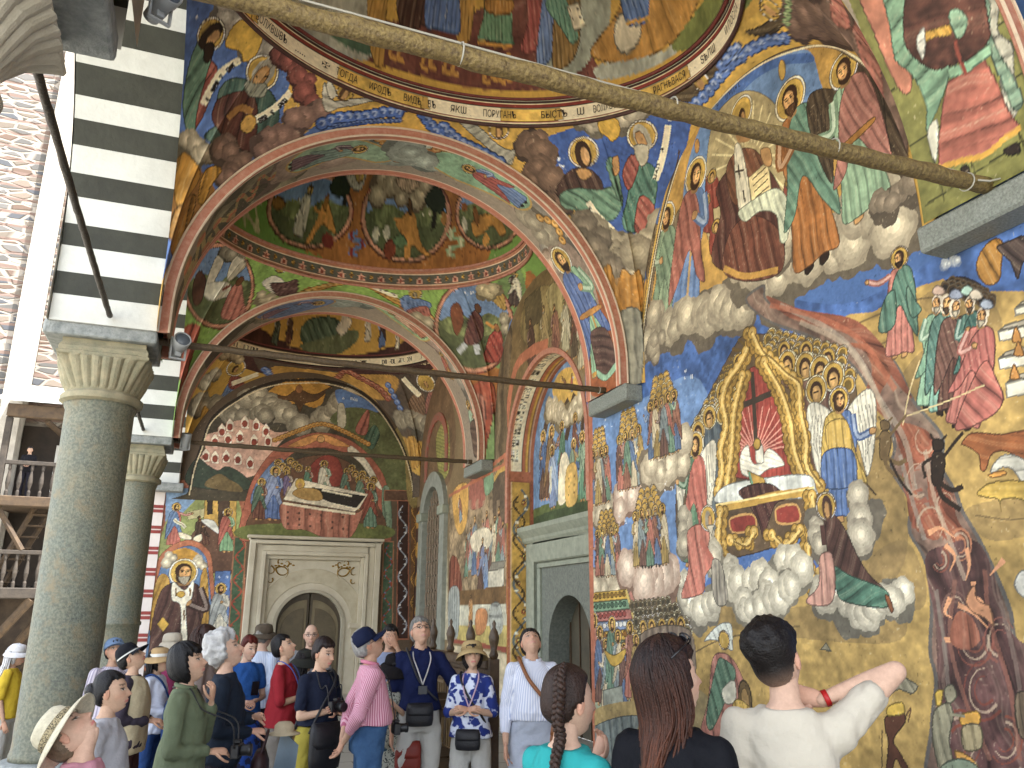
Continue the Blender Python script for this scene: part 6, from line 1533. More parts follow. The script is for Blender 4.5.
def arch_band(name, yc, zc, r0, r1, x0, x1, z_low, m, parent, n=64):
    """a raised moulding following an arch on the X wall"""
    path = lambda r: [(yc+r, z_low)] + [(yc+r*math.cos(a), zc+r*math.sin(a)) for a in np.linspace(0, math.pi, n)] + [(yc-r, z_low)]
    A, B = path(r0), path(r1); k = len(A); V = [(x0, y, z) for y, z in A]+[(x0, y, z) for y, z in B]+[(x1, y, z) for y, z in A]+[(x1, y, z) for y, z in B]
    F = []
    for i in range(k-1): F += [(i, i+1, k+i+1, k+i), (2*k+i, 3*k+i, 3*k+i+1, 2*k+i+1), (k+i, k+i+1, 3*k+i+1, 3*k+i), (i, 2*k+i, 2*k+i+1, i+1)]
    F += [(0, k, 3*k, 2*k), (k-1, 3*k-1, 4*k-1, 2*k-1)]
    o = MB().add(V, F).build(name, m, parent, bevel=.006); o.matrix_parent_inverse = parent.matrix_world.inverted(); return o
arch_band('niche_moulding', NC, NZ, NR-.01, NR+.075, XW-.02, XW+.02, NZ-.9, M_salmon, church)
# grey stone portal in the niche
pt = MB(); PY0, PY1 = NC-1.36, NC+1.40
pt.box((XN-.16, PY0, 0), (XN+.02, PY0+.32, 2.72)); pt.box((XN-.16, PY1-.32, 0), (XN+.02, PY1, 2.72)); pt.box((XN-.16, PY0+.32, 2.42), (XN+.02, PY1-.32, 2.72))
pt.box((XN-.11, PY0+.322, 0), (XN+.02, PY0+.42, 2.34)); pt.box((XN-.11, PY1-.42, 0), (XN+.02, PY1-.322, 2.34)); pt.box((XN-.11, PY0+.322, 2.34), (XN+.02, PY1-.322, 2.418))
portal = pt.build('portal', M_pstone, church, bevel=.02); pw(portal)
c_ = MB(); prof = [(.17, 2.722), (.20, 2.76), (.21, 2.80), (.26, 2.86), (.29, 2.90), (.29, 2.97), (.0, 2.99)]
yy = [PY0-.05, PY1+.05]; V = []; 
for y in yy: V += [(XN+.03-.03, y, 2.722)]+[(XN-dx, y, z) for dx, z in prof]
k = len(prof)+1; F = [(i, i+1, k+i+1, k+i) for i in range(k-1)]+[(k-1, 0, k, 2*k-1), tuple(range(k-1, -1, -1)), tuple(range(k, 2*k))]
o = c_.add(V, F).build('cornice', M_pstone, portal); o.matrix_parent_inverse = portal.matrix_world.inverted()
# inner panel with round opening
def panel_arch(x0, x1, y0, y1, z1, yc, r, zc, mb, n=40):
    A = [(yc+r, 0)]+[(yc+r*math.cos(a), zc+r*math.sin(a)) for a in np.linspace(0, math.pi, n)]+[(yc-r, 0)]
    B = [(y1, 0)]+[(max(min(yc+(y1-yc)*1.6*math.cos(a), y1), y0), min(zc+(z1-zc)*1.6*math.sin(a), z1)) for a in np.linspace(0, math.pi, n)]+[(y0, 0)]
    k = len(A); V = [(x0, *p) for p in A]+[(x0, *p) for p in B]+[(x1, *p) for p in A]+[(x1, *p) for p in B]; F = []
    for i in range(k-1): F += [(i, k+i, k+i+1, i+1), (i, i+1, 2*k+i+1, 2*k+i), (2*k+i, 2*k+i+1, 3*k+i+1, 3*k+i), (k+i, 3*k+i, 3*k+i+1, k+i+1)]
    F += [(0, 2*k, 3*k, k), (k-1, 2*k-1, 4*k-1, 3*k-1)]
    return mb.add(V, F)
o = panel_arch(XN-.06, XN+.27, PY0+.42, PY1-.42, 2.34, NC+.02, .72, 1.2, MB()).build('arched_panel', M_pdark, portal); o.matrix_parent_inverse = portal.matrix_world.inverted()
o = MB().box((XN+.272, PY0+.42, 0), (XN+.3, PY1-.42, 2.34)).build('dark_opening', mat('door_dark', '#3c382d', .7, .4, 4, col2='#524b3b'), portal); o.matrix_parent_inverse = portal.matrix_world.inverted()
b = MB()
for y in np.linspace(NC-.62, NC+.66, 5): b.box((XN+.25, y-.01, 0), (XN+.27, y+.012, 1.85))
o = b.build('door_leaf', M_wood, portal); o.matrix_parent_inverse = portal.matrix_world.inverted()
# window with grille
wy, wz, wr = 16.45, 3.55, .88
win = arch_band('window', wy, wz, wr-.2, wr+.12, XW-.09, XW+.12, .95, mat('window_stone', '#8c8f84', .7, .3, 8, .2, 50), church)
for s_ in (-1, 1):
    for q in (MB().box((XW-.14, wy+s_*(wr-.04)-.2, wz+.02), (XW+.1, wy+s_*(wr-.04)+.2, wz+.2)).build('impost', M_pstone, win, bevel=.015), MB().box((XW-.12, wy+s_*(wr-.04)-.16, .85), (XW+.1, wy+s_*(wr-.04)+.16, 1.0)).build('sill_block', M_pstone, win, bevel=.015)): q.matrix_parent_inverse = win.matrix_world.inverted()
b = MB()
for i in range(7):
    for j in range(11):
        y = wy-.62+i*.2; z = 1.05+j*.3
        if z > wz and (y-wy)**2+(z-wz)**2 > .4: continue
        b.tube([(XW+.03, y+.1*math.cos(t), z+.15*math.sin(t)) for t in np.linspace(0, 6.28, 13)], .011, 5, caps=False)
for y in np.linspace(wy-.6, wy+.6, 7): b.tube([(XW+.03, y, .95), (XW+.03, y, wz+math.sqrt(max(.01, .66**2-(y-wy)**2)))], .013, 6)
o = b.build('grille', mat('wrought_iron', '#8b7a66', .55, .4, 20, metal=.2), win); o.matrix_parent_inverse = win.matrix_world.inverted()
o = MB().box((XW+.25, wy-.9, .9), (XW+.27, wy+.9, 4.5)).build('pane', mat('dark_glass', '#1d1712', .25, .2, 3), win); o.matrix_parent_inverse = win.matrix_world.inverted()
arch_band('window_hood', wy, 4.95, .72, .9, XW-.03, XW+.02, 4.45, mat('wine_scroll_moulding', '#9c4a3e', .65, .4, 12, col2='#7d6a58'), church)
# impost brackets
for k in range(3):
    y1 = [3.70, 8.63, 13.73][k]-.08*(k == 0); o = MB().box((4.27, y1-.956, 4.0), (XW+.01, y1, 4.195)).build('bracket', mat('bracket_granite', '#92968e', .7, .5, 60, .4, 90, col2='#62675f'), church, bevel=.02)
    pw(o); roughen(o, .01, 9)
# ---------------------------------------------------------------- end wall
endw = empty('end_wall', (1.9, 18, 0), label='far end wall of the porch with pale marble portal and funeral lunette', cat='wall', kind='thing'); bpy.context.view_layer.update()
def pe(o, p=None): o.matrix_parent_inverse = (p or endw).matrix_world.inverted(); return o
keep_e = lambda c: ~((abs(c[:, 0]-2.28) < 1.2) & (c[:, 2] < 3.05))
o = sheet('fresco', lambda u, v: (EX0+(XW-EX0)*u, u*0+18.0, 7.0*v), 345, 450, CV['ew'], lambda u, v: EX0+(XW-EX0)*u, lambda u, v: 7.0*v, endw, keep_e); pe(o)
o = MB().box((-2.5, 18.02, -.2), (1.0, 18.8, 9.74)).box((3.6, 18.02, -.2), (6.4, 18.8, 9.74)).box((1.0, 18.02, 3.1), (3.6, 18.8, 9.74)).box((1.0, 18.5, -.2), (3.6, 18.8, 3.1)).build('masonry', M_plaster, endw); pe(o)
# red and white striped plaster left of the frescoes
o = MB().box((-2.5, 17.97, 0), (EX0, 18.018, 4.05)).build('pink_plaster', mat('pink_white', '#d9cfc8', .75, .1, 5), endw); pe(o)
b = MB()
for i in range(9):
    z = .25+i*.42
    for q in (0, .09): b.box((-2.5, 17.962, z+q), (EX0-.002, 17.968, z+q+.065))
o = b.build('red_stripe', mat('red_stripe_paint', '#8f3f3a', .75, .25, 8), endw); pe(o)
o = MB().box((-1.2, 17.7, 4.03), (-.5, 17.99, 4.2)).build('impost', M_abac, endw, bevel=.015); pe(o)
# marble portal
DX, DW, DZ = 2.26, .68, 1.38
b = MB(); L_, R_x, TZ = .91, 3.68, 3.16
for d, a0, a1, t0, t1 in ((.20, 0, .12, 0, .12), (.13, .12, .26, .12, .26), (.17, .26, .34, .26, .34), (.09, .34, .42, .34, .42)):
    b.box((L_+a0, 18-d, 0), (L_+a1, 18.1, TZ-t0)); b.box((R_x-a1, 18-d, 0), (R_x-a0, 18.1, TZ-t0)); b.box((L_+a1, 18-d, TZ-t1), (R_x-a1, 18.1, TZ-t0))
b.box((L_-.06, 17.78, TZ+.002), (R_x+.06, 18.05, TZ+.06)); b.box((L_-.03, 17.80, TZ-.05), (R_x+.03, 17.86, TZ))
mp = b.build('marble_portal', M_marble, endw, bevel=.012); pe(mp)
def panel_arch_y(y0, y1, x0, x1, z1, xc, r, zc, mb, n=40):
    A = [(xc+r, 0)]+[(xc+r*math.cos(a), zc+r*math.sin(a)) for a in np.linspace(0, math.pi, n)]+[(xc-r, 0)]
    B = [(x1, 0)]+[(max(min(xc+(x1-xc)*1.6*math.cos(a), x1), x0), min(zc+(z1-zc)*1.6*math.sin(a), z1)) for a in np.linspace(0, math.pi, n)]+[(x0, 0)]
    k = len(A); V = [(p[0], y0, p[1]) for p in A]+[(p[0], y0, p[1]) for p in B]+[(p[0], y1, p[1]) for p in A]+[(p[0], y1, p[1]) for p in B]; F = []
    for i in range(k-1): F += [(i, k+i, k+i+1, i+1), (i, i+1, 2*k+i+1, 2*k+i), (2*k+i, 2*k+i+1, 3*k+i+1, 3*k+i), (k+i, 3*k+i, 3*k+i+1, k+i+1)]
    F += [(0, 2*k, 3*k, k), (k-1, 2*k-1, 4*k-1, 3*k-1)]
    return mb.add(V, F)
pa = panel_arch_y(17.985, 18.3, L_+.42, R_x-.42, TZ-.42, DX, DW, DZ, MB()).build('arched_panel', M_marble, mp, bevel=.01); pe(pa, mp)
def door_ring(r0, r1, y0, y1, zb, m, name, parent):
    path = lambda r: [(DX+r, zb)]+[(DX+r*math.cos(a), DZ+r*math.sin(a)) for a in np.linspace(0, math.pi, 36)]+[(DX-r, zb)]
    A, B = path(r0), path(r1); k = len(A); V = [(x, y, z) for y in (y0, y1) for q in (A, B) for x, z in q]; F = []
    for i in range(k-1): F += [(i, i+1, k+i+1, k+i), (2*k+i, 3*k+i, 3*k+i+1, 2*k+i+1), (k+i, k+i+1, 3*k+i+1, 3*k+i), (i, 2*k+i, 2*k+i+1, i+1)]
    F += [(0, k, 3*k, 2*k), (k-1, 3*k-1, 4*k-1, 2*k-1)]
    o = MB().add(V, F).build(name, m, parent, bevel=.006); return pe(o, parent)
door_ring(DW, DW+.07, 17.96, 18.02, 0, mat('marble_grey', '#a29a86', .5, .2, 4), 'arch_moulding', mp)
door_ring(DW+.2, DW+.5, 17.972, 17.99, .9, mat('marble_stained', '#bdb49c', .5, .3, 3, col2='#a0957c'), 'arch_stones', mp)
for s_ in (-1, 1): pe(MB().box((DX+s_*1.0-.18, 17.9, DZ-.05), (DX+s_*1.0+.18, 17.99, DZ+.06)).build('impost_block', M_marble, mp, bevel=.01), mp)
dl = []
for s_ in (-1, 1):
    P = [(DX+s_*.012, 0)]+[(DX+s_*.012, DZ+DW-.005)]+[(DX+s_*DW*math.cos(a), DZ+DW*math.sin(a)) for a in np.linspace(1.5, 0, 14)]+[(DX+s_*DW, 0)]
    k = len(P); V = [(x, 18.14, z) for x, z in P]+[(x, 18.2, z) for x, z in P]
    d_ = MB().add(V, [tuple(range(k)), tuple(range(2*k-1, k-1, -1))]+[(i, (i+1) % k, k+(i+1) % k, k+i) for i in range(k)]).build('door_leaf', mat('brown_door', '#4d4230', .5, .4, 6, .2, 30, col2='#3a3023'), mp, bevel=.004); pe(d_, mp)
    for f, yy0, mm in ((.86, 18.12, 1), (.7, 18.1, 0)):
        cx, cz = DX+s_*.34, 1.0; Q = [(cx+(x-cx)*f, cz+(z-cz)*f) for x, z in P]; V = [(x, yy0, z) for x, z in Q]+[(x, 18.139, z) for x, z in Q]
        d2 = MB().add(V, [tuple(range(k)), tuple(range(2*k-1, k-1, -1))]+[(i, (i+1) % k, k+(i+1) % k, k+i) for i in range(k)]).build('door_panel', mat('door_panel_light', '#75694f', .5, .3, 6, .2, 30) if mm else mat('door_panel_dark', '#5a4f3a', .5, .3, 6, .2, 30), mp, bevel=.004); pe(d2, mp)
# gilded corner ornaments on the marble
for s_ in (-1, 1):
    b = MB()
    for (x0, z0, L, an, tw) in ((.0, 0, .55, 150, 1), (.0, 0, .5, 255, -1), (.1, .05, .3, 200, 1), (-.05, .1, .2, 60, 1), (.05, -.2, .2, 240, 1), (-.25, .06, .18, 130, -1)):
        pts = []; a = R(an); x, z = x0, z0
        for i in range(16):
            pts.append((DX+s_*(.78+x), 17.978, 2.55+z)); x += L/16*math.cos(a); z += L/16*math.sin(a); a += tw*.16*(1+i*.09)
        b.tube(pts, [.02*(1-i/20) for i in range(16)], 6)
    for q in range(7): b.ball((DX+s_*(.78-.36+.06*q), 17.98, 2.62+.03*math.sin(q*2)), (.03, .008, .018), 8, 5)
    pe(b.build('gilded_ornament', mat('gilt', '#8a6a26', .45, .3, 20, metal=.4), mp), mp)
# ---------------------------------------------------------------- transverse arches
def arch_path(r, n=150):
    st = [(XC+r, z) for z in np.linspace(ZS, ZC, 14)[:-1]]; P = st+[(XC+r*math.cos(a), ZC+r*math.sin(a)) for a in np.linspace(0, math.pi, n)]+[(2*XC-x, z) for x, z in st[::-1]]
    return np.array(P)
AP = arch_path(RA, 200); AS = np.r_[0, np.cumsum(np.hypot(*np.diff(AP, axis=0).T))]
lab = ['nearest overhead painted arch with a saint in a red robe on its underside', 'middle broad painted arch of saints between first and second domes', 'far painted arch framing the end bay of the porch']
for k in range(3):
    y0 = YA[k]; t = empty('painted_arch', (XC, y0, ZS), label=lab[k], cat='arch', group='painted arches across the porch'); bpy.context.view_layer.update()
    sp = lambda u, v, y0=y0: (np.interp(u*AS[-1], AS, AP[:, 0]), y0+v*TH, np.interp(u*AS[-1], AS, AP[:, 1]))
    n = 620 if k < 2 else 400
    o = sheet('soffit', sp, n, int(n*TH/AS[-1]*1.2), CV['s%d' % k], lambda u, v: u*AS[-1], lambda u, v: v*TH, t, flip=True); pe(o, t)
    for (yy0, yy1) in ((y0-.025, y0+.012), (y0+TH-.012, y0+TH+.025))[:1 if k == 0 else 2]:
        A, B = arch_path(RA-.012, 96), arch_path(RO-.0, 96); m = len(A); V = [(x, y, z) for y in (yy0, yy1) for q in (A, B) for x, z in q]; F = []
        for i in range(m-1): F += [(i, i+1, m+i+1, m+i), (2*m+i, 3*m+i, 3*m+i+1, 2*m+i+1), (m+i, m+i+1, 3*m+i+1, 3*m+i), (i, 2*m+i, 2*m+i+1, i+1)]
        F += [(0, m, 3*m, 2*m), (m-1, 3*m-1, 4*m-1, 2*m-1)]
        o = MB().add(V, F).build('edge_moulding', M_salmon, t, bevel=.01); pe(o, t)
        for r_ in (RA-.015, RO-.004):
            if yy0 < y0: o = MB().tube([(x, yy0-.004, z) for x, z in arch_path(r_, 96)], .012, 6).build('edge_bead', mat('pale_bead', '#cdb9a0', .7, .2, 20), t); pe(o, t)
    A, B = arch_path(RA+.015, 96), arch_path(RA+.5, 96); m = len(A)
# ---------------------------------------------------------------- domes on pendentives
RZ, RAX, RBY = 7.0, 2.42, 1.88
def boundary(k):
    """closed curve where the vault meets the four arches, counter clockwise from the east-south corner; xyz"""
    y0, y1 = YA[k]+TH, YA[k+1]; yc = (y0+y1)/2; P = []
    re = 1.93; ze = 4.86
    def side_x(X, sg):
        a = np.linspace(0, math.pi, 150); yv = yc-sg*re*np.cos(a); zv = ze+re*np.sin(a)
        z1 = np.linspace(ZS, ze, 24)[:-1]
        return np.concatenate([np.stack([np.full(23, X), np.full(23, yv[0]), z1], 1), np.stack([np.full(150, X), yv, zv], 1), np.stack([np.full(23, X), np.full(23, yv[-1]), z1[::-1]], 1)])
    def side_y(Y, sg):
        a = np.linspace(0, math.pi, 170); xv = XC+sg*RO*np.cos(a); zv = ZC+RO*np.sin(a); z1 = np.linspace(ZS, ZC, 8)[:-1]
        return np.concatenate([np.stack([np.full(7, xv[0]), np.full(7, Y), z1], 1), np.stack([xv, np.full(170, Y), zv], 1), np.stack([np.full(7, xv[-1]), np.full(7, Y), z1[::-1]], 1)])
    e = side_x(XW-.004, 1); nn = side_y(y1+.01, 1); w = side_x(XI, -1); s_ = side_y(y0-.01, -1)
    segs = [e, nn, w, s_]; out = []
    for i, q in enumerate(segs):
        out.append(q); nx = segs[(i+1) % 4]; f = np.linspace(0, 1, 8)[1:-1, None]; out.append(q[-1]*(1-f)+nx[0]*f)
    return np.concatenate(out), (y0+y1)/2
def thps(k, P):
    c = np.array(VC[k]); d = P-c; th = np.arctan2(d[..., 1], d[..., 0]); th = np.where(th < -1.0, th+2*math.pi, th)
    return th*3, np.arcsin(d[..., 2]/np.linalg.norm(d, axis=-1))*3
def vault_pts(k, nt=120):
    B, yc = boundary(k); cx = XC
    ang = np.arctan2((B[:, 1]-yc)/RBY, (B[:, 0]-cx)/RAX); G = np.stack([cx+RAX*np.cos(ang), yc+RBY*np.sin(ang), np.full(len(B), RZ)], 1)
    t = np.linspace(0, 1, nt)[None, :, None]; P = B[:, None]*(1-t)+G[:, None]*t
    ch = np.linalg.norm(G-B, axis=1)[:, None, None]; mid = B*.5+G*.5; c = np.array([cx, yc, ZS+.2]); nrm = mid-c; nrm[:, 2] = np.abs(nrm[:, 2])*.6; nrm /= np.linalg.norm(nrm, axis=1)[:, None]
    amp = .31*np.clip(ch/2.95, 0, 1.05)**2
    return P+nrm[:, None]*amp*4*t*(1-t), yc
def ringpt(yc, a, f, z): return (XC+RAX*f*np.cos(a), yc+RBY*f*np.sin(a), z)
def ring_canvas(k):
    L = 2*math.pi*2.2; C = Canvas(0, L, 0, .3, .006 if k == 0 else .009, ['e0d7c0', 'b87c66', 'd6cdb6'][k], seed=70+k); full = lambda v, w, col: C.line([(0, v), (L*.33, v), (L*.66, v), (L, v)], w, col, sm=False)
    if k == 0:
        for (a0, a1) in ((2.50, 2.68), (1.60, 2.03), (.95, 1.24), (.2, .5), (3.0, 3.4), (4, 4.6), (5.2, 5.7)):
            C.poly([(a0*2.2, .05), (a1*2.2, .05), (a1*2.2, .2), (a0*2.2, .2)], 'dcb350', sm=False, ol=1)
            C.poly([(a0*2.2-.05, .06), (a0*2.2+.05, .055), (a0*2.2+.03, .2), (a0*2.2-.03, .2)], 'c9a04a', sm=False, ol=1)
        for v, w, col in ((.012, .024, '46302a'), (.042, .014, '8f3a30'), (.032, .005, 'd9cdb0'), (.212, .012, '3d2a22'), (.238, .036, '8a3029'), (.262, .008, 'd9cdb0'), (.283, .03, '46302a')): full(v, w, col)
    elif k == 1:
        full(.02, .05, 'c27c62'); full(.28, .06, 'c27c62'); full(.15, .16, '5f5d54'); full(.055, .008, 'e0c8b4'); full(.24, .008, 'e0c8b4')
        for i in range(90):
            u = (i+.5)*L/90
            if i % 2:
                C.poly([(u-.06, .075), (u+.06, .075), (u+.05, .13), (u+.075, .17), (u+.03, .17), (u, .225), (u-.03, .17), (u-.075, .17), (u-.05, .13)], 'd29a88'); C.ell((u, .12), .025, .035, '9c4436', ol=0)
            else: C.poly([(u, .09), (u+.035, .15), (u, .21), (u-.035, .15)], 'c9983f', sm=False); C.ell((u, .15), .012, .03, '7a4a1c', ol=0)
    else:
        for v, w, col in ((.02, .05, '2f231e'), (.27, .06, '3a241e'), (.24, .012, 'b8a888')): full(v, w, col)
        for i in range(60):
            if i % 5 != 4: C.glyphs((i*L/60, .1), (i*L/60+.16, .1), .1, '3a2c22', 3, seed=i)
    C.weather(); return C
dl = ['nearest painted dome with a lettered ring and standing figures', 'second painted dome with round creation scenes', 'farthest painted dome dark with small figures']
DOMES = []
for k in range(3):
    t = empty('painted_dome', (XC, VC[k][1], RZ), label=dl[k], cat='dome', group='painted domes over the porch bays'); bpy.context.view_layer.update(); DOMES.append(t)
    P, yc = vault_pts(k, 150 if k == 0 else 90); nb, nt = P.shape[:2]; C = CV['v%d' % k]
    # split in four pendentives at the arch crowns
    e0 = 23+75; cuts = []; L1, L2 = 196, 184
    cr = [98, 196+6+7+85, 196+6+184+6+98, 196+6+184+6+196+6+7+85]
    for q in range(4):
        a, b_ = cr[q], cr[(q+1) % 4]; idx = np.arange(a, b_+1) if b_ > a else np.r_[np.arange(a, nb), np.arange(0, b_+1)]
        if k == 0 and q in (0, 1): # finer across
            f = np.linspace(0, len(idx)-1, len(idx)*2-1); S = P[idx]; S = np.stack([np.stack([np.interp(f, np.arange(len(idx)), S[:, j, m_]) for j in range(nt)], 1) for m_ in range(3)], -1)
        else: S = P[idx]
        if k == 0: S[..., 2] = np.where((S[..., 0] < -.3) & (S[..., 1] < 4.0), np.maximum(S[..., 2], 5.3), S[..., 2])
        U, V = thps(k, S); o = link('pendentive', npmesh('pendentive', S.reshape(-1, 3), gridfaces(S.shape[0], nt), C.sample(U.ravel(), V.ravel())), M_fres, t, True); pe(o, t)
    # ring band and shell
    n = 900 if k == 0 else 560; a = np.linspace(0, 2*math.pi, n+1)
    rings = [(1.0, RZ), (.985, RZ+.30)]; m = 40; tt = np.linspace(0, 1, m)
    S = np.stack([np.stack(ringpt(yc, a, 1-.02*q, RZ+.30*q*np.ones_like(a)), -1) for q in tt], 1)
    RC = ring_canvas(k); A_, T_ = np.meshgrid(a, tt, indexing='ij')
    o = link('ring_band', npmesh('ring_band', S.reshape(-1, 3), gridfaces(n+1, m), RC.sample((A_*2.2).ravel(), (T_*.3).ravel())), M_fres, t, True); pe(o, t)
    m = 110 if k == 0 else 80; el = np.linspace(0, math.pi/2, m)
    S = np.stack([np.stack(ringpt(yc, a, .955*math.cos(q), np.full_like(a, RZ+.31+2.35*math.sin(q))), -1) for q in el], 1)
    U, V = thps(k, S); o = link('dome_shell', npmesh('dome_shell', S.reshape(-1, 3), gridfaces(n+1, m), C.sample(U.ravel(), V.ravel())), M_fres, t, True); pe(o, t)
    # thin raised mouldings of the ring
    for f, z, rr, mm in ((.996, RZ-.008, .022, mat('dark_moulding', '#4a2f28', .6, .4, 20)), (.968, RZ+.312, .022, mat('wine_moulding', '#6d3028', .6, .4, 20))) if k != 1 else ((.996, RZ-.008, .03, M_salmon), (.968, RZ+.312, .028, M_salmon)):
        o = MB().tube([ringpt(yc, q, f, z) for q in np.linspace(0, 2*math.pi, 97)], rr, 8, caps=False).build('ring_moulding', mm, t, True); pe(o, t)
# ---------------------------------------------------------------- striped arcade arches on the court side
la = ['nearest black and white striped arch springing from the first granite column', 'second black and white striped arch seen behind the first capital', 'far black and white striped arch reaching the end wall']
for k in range(3):
    y0, y1 = YA[k]+TH+.02, YA[k+1]-.02; yc, r = (y0+y1)/2, (y1-y0)/2-.02; ze = 4.86
    ar = math.pi*r; n_v = 24; V = []; F = []; MI = []; b = MB()
    prof = [(yc-r, ZS), (yc-r, ZS+.34), (yc-r, ze-.0)] ; P = [(yc-r, ZS)]; cols = []
    fine = []
    stilt = ze-ZS
    tot = 2*stilt+ar; nst = int(tot/.235/2)*2+1; e = np.linspace(0, tot, nst+1); e[1:-1] += np.random.default_rng(k+9).normal(0, .012, nst-1)
    def at(q):
        if q < stilt: return (yc-r, ZS+q)
        if q > stilt+ar: return (yc+r, ZS+(tot-q))
        a = math.pi-(q-stilt)/r; return (yc+r*math.cos(a), ze+r*math.sin(a))
    for i in range(nst):
        qs = np.linspace(e[i], e[i+1], 4); pp = [at(q) for q in qs]
        for j in range(3):
            (ya, za), (yb, zb) = pp[j], pp[j+1]; b.add([(XI+.01, ya, za), (XO, ya, za), (XO, yb, zb), (XI+.01, yb, zb)], [(0, 1, 2, 3)], i % 2)
            # outer face voussoirs
            f = 1.2; oa = (yc+(ya-yc)*f, max(za, ze+(za-ze)*f) if za > ze else za); ob = (yc+(yb-yc)*f, ze+(zb-ze)*f if zb > ze else zb)
            b.add([(XO, ya, za), (XO, oa[0], oa[1]), (XO, ob[0], ob[1]), (XO, yb, zb)], [(0, 1, 2, 3)], i % 2)
    o = b.build('striped_arch', [M_white, M_black]); tag(o, la[k], 'arch', 'striped arches of the arcade')
    # wall above the arch, towards the court
    b = MB(); N = 40
    q = [(at(s_)[0], at(s_)[1]) for s_ in np.linspace(0, tot, N)]; ext = [(YA[k]-.0 if i == 0 else p[0], p[1]) for i, p in enumerate(q)]
    V = [(XO-.012, yc+(p[0]-yc)*1.0, p[1]) for p in q]+[(XO-.012, p[0], 9.75) for p in q]
    b.add(V, [(i, i+1, N+i+1, N+i) for i in range(N-1)]); b.add([(XO-.012, YA[k]-.1, ZS), (XO-.012, y0+.02, ZS), (XO-.012, y0+.02, 9.75), (XO-.012, YA[k]-.1, 9.75)], [(0, 1, 2, 3)])
    b.add([(XO, YA[k]-.02, ZS), (XI, YA[k]-.02, ZS), (XI, YA[k]-.02, 9.75), (XO, YA[k]-.02, 9.75)], [(0, 1, 2, 3)])
    ow = b.build('spandrel', M_white, o); pe(ow, o)
# roof over the porch and rear bay so that no sky leaks in
rf = MB().box((-1.9, -6, 9.75), (6.6, 18.9, 9.9)).box((-1.6, -6, 6.9), (4.6, 2.6, 7.1)).build('porch_roof', mat('roof_plaster', '#a8946c', .8, .3, 2, col2='#7d7a88')); tag(rf, 'roof slab and plain ceiling over the porch', 'roof')
# church body above, which keeps the sun off the porch

# ---------------------------------------------------------------- columns
colab = ['near column of which only the pale fluted capital and abacus show overhead', 'nearest full granite column with weathered fluted capital', 'slimmer second granite column behind the first']
for k in range(3):
    cy_ = COLY[k]; COLK = COLX-.12*(k == 0); t = empty('stone_column', (COLK, cy_, 0), label=colab[k], cat='column', group='granite columns of the arcade')
    rb, rt = ((.19, .17), (.29, .293), (.285, .268))[k]
    prof = [(rb+.012, .5), (rb+.015, .54), (rb+.004, .58), (rb, .62)]+[(rb+(rt-rb)*q, .64+2.83*q) for q in np.linspace(.05, .95, 12)]+[(rt, 3.47), (rt+.015, 3.5), (rt+.02, 3.53)]
    if k == 2: prof = prof[:8]+[(rt+.03, prof[7][1]+.01), (rt+.03, prof[7][1]+.05), (rt+.012, prof[7][1]+.06)]+prof[8:]
    o = MB().lathe(prof, n=56).build('shaft', M_col, t, True); roughen(o, .006, 6)
    M_ = M_cap if k else mat('capital_pale', '#bdb6a3', .75, .3, 7, .3, 60, col2='#a29a86')
    cp = [(rt+.02, 3.53), (rt+.06, 3.55), (rt+.06, 3.60), (rt+.025, 3.63), (rt+.04, 3.66), (rt+.075, 3.74), (rt+.105, 3.84), (rt+.125, 3.91), (rt+.105, 3.925), (rt+.105, 3.95), (rt+.085, 3.96), (rt+.085, 4.0), (rt+.06, 4.035), (rt+.06, 4.08)]
    sq = [0, 0, 0, 0, 0, .1, .3, .5, .85, .9, .95, .95, .95, .95]
    if k == 0: cp = [(r+.12+(.06 if 2 < i < 5 else 0)*.3, z) for i, (r, z) in enumerate(cp)]; cp[0] = (.17, 3.44); cp[1] = (.25, 3.48); cp[2] = (.275, 3.54); cp[3] = (.24, 3.62); cp[4] = (.25, 3.67); cp[5] = (.29, 3.75); cp[6] = (.34, 3.84)
    n = 168; o = MB().lathe(cp, n=n, flute=28, fl=(3.65, 3.915), sq=sq).build('capital', M_, t, False); roughen(o, .008, 9, k)
    o = MB().box((-.505+.12*(k == 0), -.42, 4.082), (.435+.12*(k == 0), .42, 4.215)).build('abacus', M_abac, t, bevel=.018, seg=2); roughen(o, .014, 7, k+3)
    o = MB().box((-.45, -.45, -.1), (.45, .45, .42)).lathe([(rb+.1, .421), (rb+.12, .45), (rb+.1, .49), (rb+.03, .5)], n=40).build('plinth', M_abac, t, bevel=.015); roughen(o, .01, 5, k)
